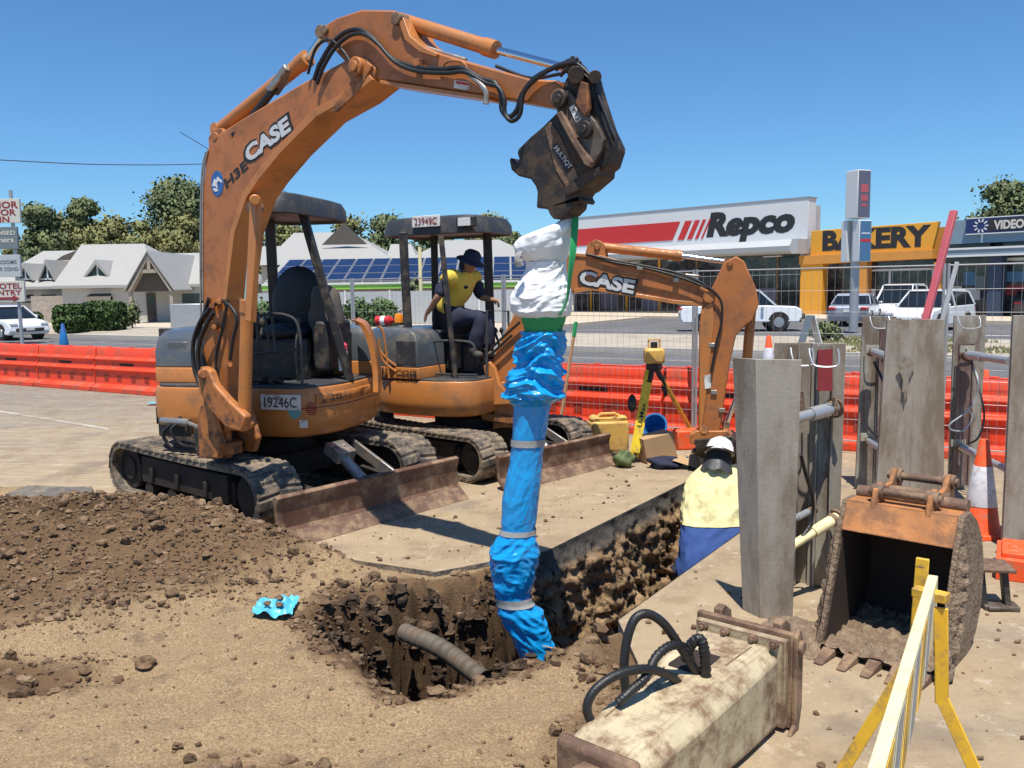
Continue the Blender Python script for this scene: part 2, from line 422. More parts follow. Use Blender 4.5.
def ground_mat():
    "asphalt with a film of tan construction dust round the dig and milled streaks"
    m = bpy.data.materials.new('dusty_asphalt'); m.use_nodes = True; nt = m.node_tree; b = nt.nodes['Principled BSDF']; L = nt.links.new
    tc = nd(nt, 'ShaderNodeTexCoord'); P = tc.outputs['Object']
    def noi(s, d=6, r=.65, vec=P):
        n = nd(nt, 'ShaderNodeTexNoise'); n.inputs['Scale'].default_value = s; n.inputs['Detail'].default_value = d; n.inputs['Roughness'].default_value = r; L(vec, n.inputs['Vector']); return n.outputs[0]
    def ramp(x, a, c):
        n = nd(nt, 'ShaderNodeMapRange'); n.inputs[1].default_value = a; n.inputs[2].default_value = c; n.interpolation_type = 'SMOOTHSTEP'; L(x, n.inputs[0]); return n.outputs[0]
    def mix(f, a, c):
        n = nd(nt, 'ShaderNodeMix', data_type='RGBA')
        if hasattr(f, 'links') or hasattr(f, 'is_linked'): L(f, n.inputs[0])
        else: n.inputs[0].default_value = f
        for k, q in ((6, a), (7, c)):
            if isinstance(q, tuple): n.inputs[k].default_value = c4(q)
            else: L(q, n.inputs[k])
        return n.outputs[2]
    def math_(op, a, c):
        n = nd(nt, 'ShaderNodeMath', operation=op)
        for k, q in ((0, a), (1, c)):
            if isinstance(q, (int, float)): n.inputs[k].default_value = q
            else: L(q, n.inputs[k])
        return n.outputs[0]
    fine = noi(90, 4); 
    asph = mix(fine, (.13, .122, .112), (.25, .235, .21))
    asph = mix(ramp(noi(.35, 8, .6), .42, .62), asph, (.18, .165, .145))
    # dust amount: strong near the dig, fading up the road
    sep = nd(nt, 'ShaderNodeSeparateXYZ'); L(P, sep.inputs[0])
    dist = nd(nt, 'ShaderNodeVectorMath', operation='DISTANCE'); L(P, dist.inputs[0]); dist.inputs[1].default_value = (-1.5, 6.0, 0)
    near = nd(nt, 'ShaderNodeMapRange'); near.inputs[1].default_value = 2.5; near.inputs[2].default_value = 20; near.inputs[3].default_value = .95; near.inputs[4].default_value = -.35; L(dist.outputs['Value'], near.inputs[0])
    mp = nd(nt, 'ShaderNodeMapping'); mp.inputs['Rotation'].default_value = (0, 0, R(31)); mp.inputs['Scale'].default_value = (.35, 2.2, 1); L(P, mp.inputs[0])
    dn = math_('ADD', math_('MULTIPLY', noi(1.1, 8, .7, mp.outputs[0]), 1.5), -.75)
    dmask = ramp(math_('ADD', near.outputs[0], dn), .1, .95)
    dust = mix(noi(3.5, 8), (.29, .215, .13), (.44, .335, .21))
    c = mix(math_('MULTIPLY', dmask, .93), asph, dust)
    wv = nd(nt, 'ShaderNodeTexWave'); wv.inputs['Scale'].default_value = 1.5; wv.inputs['Distortion'].default_value = 11; wv.inputs['Detail'].default_value = 4; wv.bands_direction = 'Y'; L(mp.outputs[0], wv.inputs['Vector'])
    c = mix(math_('MULTIPLY', math_('MULTIPLY', ramp(wv.outputs['Fac'], .45, .8), ramp(sep.outputs[0], -2.2, -3.6)), .38), c, (.46, .38, .28))
    c = mix(ramp(noi(60, 5, .75), .56, .66), c, (.22, .18, .135))
    c = mix(math_('MULTIPLY', ramp(noi(2.2, 8, .75), .48, .62), .6), c, (.23, .165, .105))
    c = mix(math_('MULTIPLY', ramp(noi(5.5, 9, .8), .55, .62), .5), c, (.50, .43, .33))
    # crushed clods and stains
    c = mix(ramp(noi(9, 8, .75), .62, .72), c, (.20, .145, .095))
    c = mix(math_('MULTIPLY', ramp(noi(.9, 5), .56, .68), .5), c, (.17, .14, .11))
    L(c, b.inputs['Base Color']); b.inputs['Roughness'].default_value = .9; b.inputs['Specular IOR Level'].default_value = .25
    bp = nd(nt, 'ShaderNodeBump'); bp.inputs['Strength'].default_value = .5; bp.inputs['Distance'].default_value = .012
    hh = math_('ADD', math_('MULTIPLY', fine, .5), noi(14, 8, .7)); L(hh, bp.inputs['Height']); L(bp.outputs[0], b.inputs['Normal'])
    MATS['dusty_asphalt'] = m
def dirt_mat():
    m = bpy.data.materials.new('loose_dirt'); m.use_nodes = True; nt = m.node_tree; b = nt.nodes['Principled BSDF']; L = nt.links.new
    tc = nd(nt, 'ShaderNodeTexCoord'); P = tc.outputs['Object']
    def noi(s, d=6, r=.65):
        n = nd(nt, 'ShaderNodeTexNoise'); n.inputs['Scale'].default_value = s; n.inputs['Detail'].default_value = d; n.inputs['Roughness'].default_value = r; L(P, n.inputs['Vector']); return n.outputs[0]
    def mixc(f, a, c):
        n = nd(nt, 'ShaderNodeMix', data_type='RGBA'); L(f, n.inputs[0])
        for k, q in ((6, a), (7, c)):
            if isinstance(q, tuple): n.inputs[k].default_value = c4(q)
            else: L(q, n.inputs[k])
        return n.outputs[2]
    def ramp(x, a, c):
        n = nd(nt, 'ShaderNodeMapRange'); n.inputs[1].default_value = a; n.inputs[2].default_value = c; L(x, n.inputs[0]); return n.outputs[0]
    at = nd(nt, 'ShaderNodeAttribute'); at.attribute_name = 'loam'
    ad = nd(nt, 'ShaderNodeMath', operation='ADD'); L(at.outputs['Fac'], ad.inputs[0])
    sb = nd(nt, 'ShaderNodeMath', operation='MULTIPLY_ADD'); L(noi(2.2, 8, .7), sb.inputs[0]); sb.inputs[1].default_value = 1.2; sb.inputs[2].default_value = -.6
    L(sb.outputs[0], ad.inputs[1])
    sand = mixc(noi(5, 8, .7), (.36, .24, .13), (.54, .39, .225))
    sand = mixc(ramp(noi(75, 5, .7), .38, .62), mixc(noi(40, 4), (.19, .125, .065), (.30, .21, .12)), sand)
    sand = mixc(ramp(noi(1.3, 8, .7), .52, .68), sand, (.29, .205, .125))
    sand = mixc(ramp(noi(3.1, 8, .75), .56, .66), sand, (.20, .14, .09))
    sand = mixc(ramp(noi(110, 3, .6), .62, .68), sand, (.62, .52, .37))
    sand = mixc(ramp(noi(22, 6, .7), .60, .68), sand, (.24, .165, .10))
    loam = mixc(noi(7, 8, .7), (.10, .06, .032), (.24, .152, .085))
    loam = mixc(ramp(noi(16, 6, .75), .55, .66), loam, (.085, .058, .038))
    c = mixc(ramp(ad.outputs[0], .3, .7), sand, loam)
    c = mixc(ramp(ad.outputs[0], 1.05, 1.35), c, mixc(noi(11, 8, .75), (.04, .025, .015), (.12, .073, .04)))  # moist soil in the hole, its colour deepened to stand for shade
    L(c, b.inputs['Base Color']); b.inputs['Roughness'].default_value = .95; b.inputs['Specular IOR Level'].default_value = .15
    bp = nd(nt, 'ShaderNodeBump'); bp.inputs['Strength'].default_value = .75; bp.inputs['Distance'].default_value = .02
    s2 = nd(nt, 'ShaderNodeMath', operation='ADD'); L(noi(30, 8, .75), s2.inputs[0]); L(noi(110, 4, .6), s2.inputs[1])
    L(s2.outputs[0], bp.inputs['Height']); L(bp.outputs[0], b.inputs['Normal'])
    MATS['loose_dirt'] = m
ground_mat(); dirt_mat()
mat('verge_concrete', (.40, .35, .28), .9, 0, .12, 1.2, .1, 30, dirt=((.30, .25, .19), .42, .8))
mat('cut_asphalt', (.12, .11, .10), .95, 0, .3, 9, .8, 40, dirt=((.24, .19, .14), .46, 7), bdist=.02)
mat('line_paint', (.46, .42, .35), .8, 0, .12, 3, 0, dirt=((.30, .25, .19), .56, 2))
mat('kerb_concrete', (.42, .39, .34), .9, 0, .1, 4, .1, 30)
mat('footpath_concrete', (.50, .43, .33), .9, 0, .1, 1, .05, 30)
mat('far_asphalt', (.105, .105, .108), .9, 0, .15, .7, .2, 30, dirt=((.15, .145, .14), .42, .5))

def sheet(name, outer, z, material, holes=(), kind='structure', skirt=0., skirt_mat=None):
    polys = [[Vector((p[0], p[1], 0)) for p in outer]] + [[Vector((p[0], p[1], 0)) for p in h] for h in holes]
    flat = [p for q in polys for p in q]
    mb = MB(); tr = tessellate_polygon(polys)
    fs = []
    for a, b, c in tr:
        A, B, C = flat[a], flat[b], flat[c]
        fs.append((a, b, c) if (B - A).cross(C - A).z > 0 else (a, c, b))
    mb.add([(p.x, p.y, z) for p in flat], fs)
    if skirt:
        mb.m = 1
        for h in list(holes) + ([outer] if not holes else []):
            n = len(h)
            for i in range(n):
                a, b = h[i], h[(i + 1) % n]
                mb.add([(a[0], a[1], z), (b[0], b[1], z), (b[0], b[1], z - skirt), (a[0], a[1], z - skirt)], [(0, 1, 2, 3)])
    o = mb.build(name, [material, skirt_mat or material], None, smooth=0, origin=V(0, 0, 0), fixn=False)
    tag(o, kind=kind); return o

SD = Vector((.857, -.515, 0))      # street direction
SN = Vector((.515, .857, 0))       # across the street, away from the camera
sheet('road', [(-300, -60), (300, -60), (300, 900), (-300, 900)], 0, 'dusty_asphalt', holes=[EXC], skirt=.13, skirt_mat='cut_asphalt')
SO = Vector((3.9, 9.96, 0))        # a point on the barrier line
def ST(a, b, z=0): return SO + SD * a + SN * b + Vector((0, 0, z))
def strip(name, a0, a1, b0, b1, z, m, h=0, kind='structure'):
    if h:
        mb = MB(); P = [ST(a0, b0), ST(a1, b0), ST(a1, b1), ST(a0, b1)]
        mb.add([(p.x, p.y, zz) for zz in (z, z + h) for p in P], [(4, 5, 6, 7), (0, 1, 5, 4), (1, 2, 6, 5), (2, 3, 7, 6), (3, 0, 4, 7)])
        o = mb.build(name, m, None, smooth=0, origin=V(0, 0, 0)); tag(o, kind=kind); return o
    return sheet(name, [tuple(ST(a, b)[:2]) for a, b in ((a0, b0), (a1, b0), (a1, b1), (a0, b1))], z, m, kind=kind)
# street beyond the barriers
strip('far_road', -90, 60, 5.5, 12.7, .004, 'far_asphalt')
strip('far_carriageway', -17.8, 60, 20.1, 80, .004, 'far_asphalt')
strip('median', -60, 60, 12.8, 20, 0, 'verge_concrete', .13)
strip('kerb', -60, 60, 12.6, 12.78, 0, 'kerb_concrete', .16)
strip('forecourt', -90, -18.1, 20.2, 70, 0, 'footpath_concrete', .10)
strip('lane_line', -60, 30, 10.4, 10.52, .010, 'line_paint')
sheet('lane_line', [tuple(G(-60, 401)[:2]), tuple(G(108, 428)[:2]), tuple(G(108, 430)[:2]), tuple(G(-60, 402.6)[:2])][::-1], .004, 'line_paint')
def fbm(x, y, s, o=4): return noise.fractal(Vector((x * s, y * s, 3.7)), .7, 2.1, o)
def mound(x, y):
    h = .36 * math.exp(-(((x + 3.1) / 1.5) ** 2 + ((y - 6.15) / .75) ** 2))
    h += .20 * math.exp(-(((x + 4.9) / 1.5) ** 2 + ((y - 5.9) / .8) ** 2))
    h += .16 * math.exp(-(((x + 2.0) / .7) ** 2 + ((y - 5.85) / .42) ** 2))
    return h
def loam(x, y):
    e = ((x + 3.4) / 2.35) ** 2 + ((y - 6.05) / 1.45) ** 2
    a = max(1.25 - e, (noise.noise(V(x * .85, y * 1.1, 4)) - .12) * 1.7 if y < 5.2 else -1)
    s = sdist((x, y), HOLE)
    a = max(a, 1.65 if s > -.01 else 1.0 if s > -.02 else (1.1 - (-s) / .22) if x < .3 else 0)  # top value marks the hole, where the colour carries damp and painted shade
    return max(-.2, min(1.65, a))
def dirt_h(x, y):
    s = sdist((x, y), HOLE) if -2.0 < x < 1.2 and y > 3.2 else -1
    m = mound(x, y); lo = max(0, min(1, loam(x, y)))
    z = .02 + m + .06 * fbm(x, y, .9, 3) + .012 * noise.noise(V(x * 3, y * 3, 2)) + .020 * fbm(x, y, 4, 4) + .005 * fbm(x, y, 22, 3)
    z += lo * (.030 * abs(fbm(x, y, 6, 4)) + .022 * fbm(x, y, 17, 3) + .03 * max(0, noise.noise(Vector((x * 11, y * 11, 1.3)))))
    # stay just under the slabs along the sawn edge
    se = -sdist((x, y), EXC) if y > 4.4 or x > .2 else -1
    if se > -.35 and x > -3.0 and not (y < 4.7 and x < .45):
        z = z * sstep(.0, .3, -se) + (-.035 - .09 * sstep(0, .1, se)) * (1 - sstep(.0, .3, -se))
    elif se > 0: z = z - .25 * sstep(.1, .9, se) - .05
    if x < -4.0 and y > 7.0:   # dip by the broken edge of the road
        z -= .22 * math.exp(-(((x + 4.9) / .5) ** 2 + ((y - 7.75) / .28) ** 2))
    if s > -.25:
        w = .34 + .14 * noise.noise(Vector((x * 2.5, y * 2.5, 0))) if x < -.15 else max(.05, .34 - (x + .15) * 1.2) if y > 5.2 else .3
        n = .09 * fbm(x, y, 3.2, 4) + .05 * noise.noise(Vector((x * 13, y * 13, 5)))
        t = sstep(-.07, w, s + n * (1 if x < .3 else .3))
        z -= 1.22 * t
        z += (.07 * noise.noise(Vector((x * 9, y * 9, 2))) + .05 * noise.noise(Vector((x * 21, y * 21, 8)))) * min(1, t * 3)
    return z
DX0, DX1, DY0, DY1, DS = -7.6, .98, 1.2, 9.6, .026
def make_dirt():
    nx = int((DX1 - DX0) / DS); ny = int((DY1 - DY0) / DS)
    idx = {}; vs = []; fs = []; lo = []
    vis = {}
    for j in range(ny):
        for i in range(nx):
            x, y = DX0 + i * DS, DY0 + j * DS
            # drop the part well under the road
            if y > 8.9 + (-x - 5) * .2 and x > -6: continue
            if y > 6.9 and x > -2.0 and not (x > .3 and sdist((x, y), HOLE) > -.15): continue
            idx[i, j] = len(vs)
            nzx = .016 * noise.noise(Vector((x * 14, y * 14, 9))); nzy = .016 * noise.noise(Vector((x * 14, y * 14, 19)))
            z = dirt_h(x, y); q = Vector((x * 5, y * 5, z * 5)); kk = sstep(.1, .35, -z) * .085
            dv = noise.noise_vector(q) + noise.noise_vector(q * 2.7) * .5
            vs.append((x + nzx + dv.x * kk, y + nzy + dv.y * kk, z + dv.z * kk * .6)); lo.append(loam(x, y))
    for (i, j), a in idx.items():
        b, c, d = idx.get((i + 1, j)), idx.get((i + 1, j + 1)), idx.get((i, j + 1))
        if b is not None and c is not None and d is not None: fs.append((a, b, c, d))
    me = bpy.data.meshes.new('dirt_ground'); me.from_pydata(vs, [], fs); me.materials.append(MATS['loose_dirt'])
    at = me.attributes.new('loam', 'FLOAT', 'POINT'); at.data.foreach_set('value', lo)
    me.polygons.foreach_set('use_smooth', [True] * len(me.polygons))
    o = bpy.data.objects.new('dirt_ground', me); col.objects.link(o); tag(o, kind='structure')
make_dirt()
# sawn and dug trench walls, a crust of asphalt over clay
def trench_wall(name, a, b, top, depth, inward, amp=.05):
    a = Vector((a[0], a[1], 0)); b = Vector((b[0], b[1], 0)); L = (b - a).length; nu = int(L / .022); nv = int(depth / .022)
    inn = Vector((inward[0], inward[1], 0)).normalized()
    lo = []
    def fn(i, j):
        p = a.lerp(b, i / (nu - 1)); z = top - j * depth / (nv - 1); d = -z
        k = sstep(.04, .22, d)
        q = Vector((p.x * 3, p.y * 3, z * 4))
        disp = amp * k * (.55 + .9 * noise.fractal(q * 1.4, .8, 2.2, 5) + .9 * (.4 - abs(noise.noise(q * 2.6 + V(3, 7, 1))) * 1.6)) + .028 * k * noise.noise(q * 7) + .016 * k * noise.noise(q * 15) + .10 * sstep(.3, 1.2, d)
        disp += .012 * noise.noise(q * 3)
        lo.append(.25 + .9 * noise.noise(Vector((p.x * 1.2, p.y * 1.2, z * 3))))
        return p + inn * (.012 + max(-.03, disp)) + Vector((0, 0, z))
    mb = MB(); mb.grid(nu, nv, fn)
    o = mb.build(name, ['clay_wall'], None, smooth=180, origin=V(0, 0, 0), fixn=False)
    tag(o, kind='structure'); return o
def clay():
    m = bpy.data.materials.new('clay_wall'); m.use_nodes = True; nt = m.node_tree; b = nt.nodes['Principled BSDF']; L = nt.links.new
    tc = nd(nt, 'ShaderNodeTexCoord'); P = tc.outputs['Object']
    def noi(s, d=8, r=.7, vec=P):
        n = nd(nt, 'ShaderNodeTexNoise'); n.inputs['Scale'].default_value = s; n.inputs['Detail'].default_value = d; n.inputs['Roughness'].default_value = r; L(vec, n.inputs['Vector']); return n.outputs[0]
    def mixc(f, a, c):
        n = nd(nt, 'ShaderNodeMix', data_type='RGBA'); L(f, n.inputs[0])
        for k, q in ((6, a), (7, c)):
            if isinstance(q, tuple): n.inputs[k].default_value = c4(q)
            else: L(q, n.inputs[k])
        return n.outputs[2]
    def ramp(x, a, c):
        n = nd(nt, 'ShaderNodeMapRange'); n.inputs[1].default_value = a; n.inputs[2].default_value = c; L(x, n.inputs[0]); return n.outputs[0]
    c = mixc(ramp(noi(4), .4, .6), (.40, .27, .15), (.19, .115, .06))
    c = mixc(ramp(noi(8), .50, .60), c, (.06, .042, .03))
    c = mixc(ramp(noi(15), .60, .70), c, (.55, .37, .20))
    sp = nd(nt, 'ShaderNodeSeparateXYZ'); L(P, sp.inputs[0])
    cr = nd(nt, 'ShaderNodeMapRange'); cr.inputs[1].default_value = -.19; cr.inputs[2].default_value = -.13; L(sp.outputs['Z'], cr.inputs[0])
    c = mixc(cr.outputs[0], c, mixc(noi(30), (.05, .045, .04), (.16, .14, .12)))
    L(c, b.inputs['Base Color']); b.inputs['Roughness'].default_value = .95; b.inputs['Specular IOR Level'].default_value = .15
    bp = nd(nt, 'ShaderNodeBump'); bp.inputs['Strength'].default_value = .9; bp.inputs['Distance'].default_value = .03; L(noi(22), bp.inputs['Height']); L(bp.outputs[0], b.inputs['Normal'])
    MATS['clay_wall'] = m
clay()
trench_wall('trench_wall', (.02, 5.88), (.235, 6.095), -.003, 1.25, (.7, -.7), .07)
trench_wall('trench_wall', (.23, 6.09), (2.1, 8.87), -.003, 1.25, (.83, -.558), .08)
trench_wall('trench_wall', (2.1, 8.87), (2.96, 8.29), -.003, 1.25, (-.558, -.83))
trench_wall('trench_wall', (.60, 4.77), (2.96, 8.29), -.003, 1.25, (-.83, .558), .03)
sheet('trench_floor', [(-1.6, 3.4), (3.3, 3.4), (3.3, 9.3), (-1.6, 9.3)], -1.16, 'mud')
# broken edge of the asphalt at the left and loose lumps
def lump(c, r, seed, flat=.6, m='clod'):
    mb = MB(); rr = rnd.uniform(0, 6)
    mb.ball((0, 0, 0), (r, r * rnd.uniform(.6, 1), r * flat), 9, 6, Matrix.Translation(c) @ Matrix.Rotation(rr, 4, 'Z'), nz=.7, seed=seed)
    return mb
def clods():
    mb = MB(); r_ = random.Random(5)
    n = 0
    while n < 9000:
        x = r_.uniform(-7, .5); y = r_.uniform(2.3, 8.2)
        l = loam(x, y); s = sdist((x, y), HOLE)
        if s > .05 or -sdist((x, y), EXC) > -.03: continue
        if r_.random() > (.96 if l > .35 else .28): n += .15; continue
        big = r_.random() ** 5
        r = .005 + .040 * big if l > .35 else .003 + .011 * big
        z = dirt_h(x, y)
        mb.ball((x, y, z + r * .25), (r, r * r_.uniform(.6, 1), r * r_.uniform(.5, .9)), 6, 4, None, nz=.9, seed=n * .37 % 50); n += 1
    k = 0
    while k < 15000:       # fine crumbs all over the heap
        x = r_.uniform(-6.6, -.9); y = r_.uniform(4.3, 7.6)
        if loam(x, y) < r_.random() * .8: k += .2; continue
        if -sdist((x, y), EXC) > -.03: k += .2; continue
        r = .005 + .013 * r_.random() ** 2; z = dirt_h(x, y)
        mb.ball((x, y, z + r * .3), (r, r * r_.uniform(.6, 1), r * r_.uniform(.6, .9)), 5, 3, None, nz=1.0, seed=k * .37 % 50); k += 1
    o = mb.build('dirt_clods', 'clod', None, smooth=60, origin=V(0, 0, 0), fixn=False); tag(o, 'loose clods and crumbs of brown soil on the dirt', kind='stuff'); mb = MB()
    k = 0
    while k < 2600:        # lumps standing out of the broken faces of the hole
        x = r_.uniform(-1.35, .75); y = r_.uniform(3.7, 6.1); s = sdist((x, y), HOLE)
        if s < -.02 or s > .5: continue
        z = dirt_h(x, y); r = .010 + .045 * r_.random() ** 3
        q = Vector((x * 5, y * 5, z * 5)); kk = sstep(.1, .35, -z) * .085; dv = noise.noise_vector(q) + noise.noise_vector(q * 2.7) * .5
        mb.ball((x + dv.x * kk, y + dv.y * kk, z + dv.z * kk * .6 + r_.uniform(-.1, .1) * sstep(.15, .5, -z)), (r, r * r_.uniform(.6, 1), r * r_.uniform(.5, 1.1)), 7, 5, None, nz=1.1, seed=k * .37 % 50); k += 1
    o = mb.build('soil_lumps', 'moist_shaded_clod', None, smooth=60, origin=V(0, 0, 0), fixn=False)
    tag(o, 'moist lumps of soil in the sides of the hole, coloured darker for its shade', kind='stuff')
    mb = MB()
    for k in range(900):       # crumbs on the slabs
        if r_.random() < .55:
            x = r_.uniform(.75, 4.2); y = r_.uniform(2.4, 7)
            if sdist((x, y), EXC) > -.04: continue
        else:
            x = r_.uniform(-1.4, 1.4); y = r_.uniform(5.7, 8.6)
            if sdist((x, y), EXC) > -.04: continue
        r = .004 + .016 * r_.random() ** 4
        mb.ball((x, y, r * .4), (r, r * r_.uniform(.6, 1), r * .7), 6, 4, None, nz=.9, seed=k * .41 % 50)
    o = mb.build('dirt_crumbs', 'clod', None, smooth=60, origin=V(0, 0, 0), fixn=False)
    tag(o, 'scattered crumbs of dry soil on the dusty slabs', kind='stuff')
clods()
def rubble(name, label, cat, c, d, rz, m='cut_asphalt', tilt=(0, 0)):
    n = 9; mb = MB(Matrix.Translation(c) @ Matrix.Rotation(rz, 4, 'Z') @ Matrix.Rotation(tilt[0], 4, 'X') @ Matrix.Rotation(tilt[1], 4, 'Y'))
    pts = []
    for i in range(14):
        a = 2 * PI * i / 14; k = 1 + .22 * noise.noise(Vector((a * 2, c[0], 1)))
        q = max(abs(math.cos(a)), abs(math.sin(a)))
        pts.append((d[0] / 2 * math.cos(a) / q * k, d[1] / 2 * math.sin(a) / q * k))
    Mx = Matrix.Rotation(R(90), 4, 'X')
    mb.prism(pts, -d[2] / 2, d[2] / 2, M=Mx)
    return tag(mb.build(name, m, None, bevel=.008), label, cat)
rubble('asphalt_lump', 'broken lump of asphalt beside the dip at the left edge', 'rubble', G(52, 502, .07), (.66, .30, .20), .1, 'cut_asphalt', (.10, .06))
rubble('asphalt_slab', 'thin broken slab of asphalt lying on the dirt at the far left', 'rubble', G(22, 530, .16), (.75, .32, .07), .15, 'dusty_asphalt', (.12, -.05))
def clod(lab, cat, u, v, r, m='clod', seed=1):
    g = G(u, v, .03); mb = MB(); mb.ball((g.x, g.y, dirt_h(g.x, g.y) + r * .3), (r, r * .8, r * .6), 14, 9, nz=.8, seed=seed); tag(mb.build('soil_clod', m, None, smooth=60), lab, cat)
clod('large dark soil clod at the foot of the dirt heap', 'clod', 144, 655, .055)
clod('flat stone in the sandy dirt near the bottom edge', 'stone', 178, 750, .022, 'clod', 3)
# ------------------------------------------------------------------ excavators
def seg_r(n): return n
class Plane:
    "vertical working plane of a boom: traced pixels become points (x along heading, z up)"
    def __init__(s, foot, a):
        s.o = Vector((foot[0], foot[1], 0)); s.a = a; s.M = frame(s.o, a)
        s.right = Vector((math.sin(a), -math.cos(a), 0)); s.d = Vector((math.cos(a), math.sin(a), 0))
    def p(s, u, v, off=0.):
        q = PL(u, v, s.o + s.right * off, s.right); return ((q - s.o).dot(s.d), q.z)
    def poly(s, pts, off=0.): return [s.p(u, v, off) for u, v in pts]
    def w(s, u, v, off=0.): return PL(u, v, s.o + s.right * off, s.right)
    def l(s, u, v, off=0.):
        x, z = s.p(u, v, off); return Vector((x, -off, z))
def house_plan(k, n=48, front=.80, ex=2.7, hw=.98, r=1.02):
    out = []
    for i in range(n):
        a = 2 * PI * i / n; c, s_ = math.cos(a), math.sin(a)
        x = math.copysign(abs(c) ** (2 / ex), c) * r; y = math.copysign(abs(s_) ** (2 / ex), s_) * hw
        out.append((min(x, front) * k, y * k))
    return out
def clip(poly, ax, lim, keep_less):
    "clip polygon at coordinate ax<lim or >lim"
    out = []; n = len(poly)
    ins = (lambda p: p[ax] <= lim) if keep_less else (lambda p: p[ax] >= lim)
    for i in range(n):
        a, b = poly[i], poly[(i + 1) % n]
        if ins(a): out.append(a)
        if ins(a) != ins(b):
            t = (lim - a[ax]) / (b[ax] - a[ax]); out.append((a[0] + (b[0] - a[0]) * t, a[1] + (b[1] - a[1]) * t))
    res = []
    for p in out:
        if not res or math.hypot(p[0] - res[-1][0], p[1] - res[-1][1]) > .004: res.append(p)
    if math.hypot(res[0][0] - res[-1][0], res[0][1] - res[-1][1]) < .004: res.pop()
    return res
XY = Matrix(((1, 0, 0, 0), (0, 0, -1, 0), (0, 1, 0, 0), (0, 0, 0, 1)))   # prism (x,h,z) -> plan
def plan_prism(mb, poly, z0, z1, flare=0.):
    M2 = Matrix(((1, 0, 0, 0), (0, 0, 1, 0), (0, 1, 0, 0), (0, 0, 0, 1)))
    return mb.prism(poly, z0, z1, M=M2)
def loft_plan(mb, poly, levels):
    "stack of (z, scale) rings about the polygon centroid"
    cx = sum(p[0] for p in poly) / len(poly); cy = sum(p[1] for p in poly) / len(poly); n = len(poly)
    vs = []; fs = []
    for z, s_, *o in levels:
        ox, oy = (o + [0, 0])[:2]
        for p in poly: vs.append((cx + (p[0] - cx) * s_ + ox, cy + (p[1] - cy) * s_ + oy, z))
    for l in range(len(levels) - 1):
        for i in range(n):
            j = (i + 1) % n; fs.append((l * n + i, l * n + j, (l + 1) * n + j, (l + 1) * n + i))
    fs.append(tuple(range(n))[::-1]); fs.append(tuple((len(levels) - 1) * n + i for i in range(n)))
    return mb.add(vs, fs)

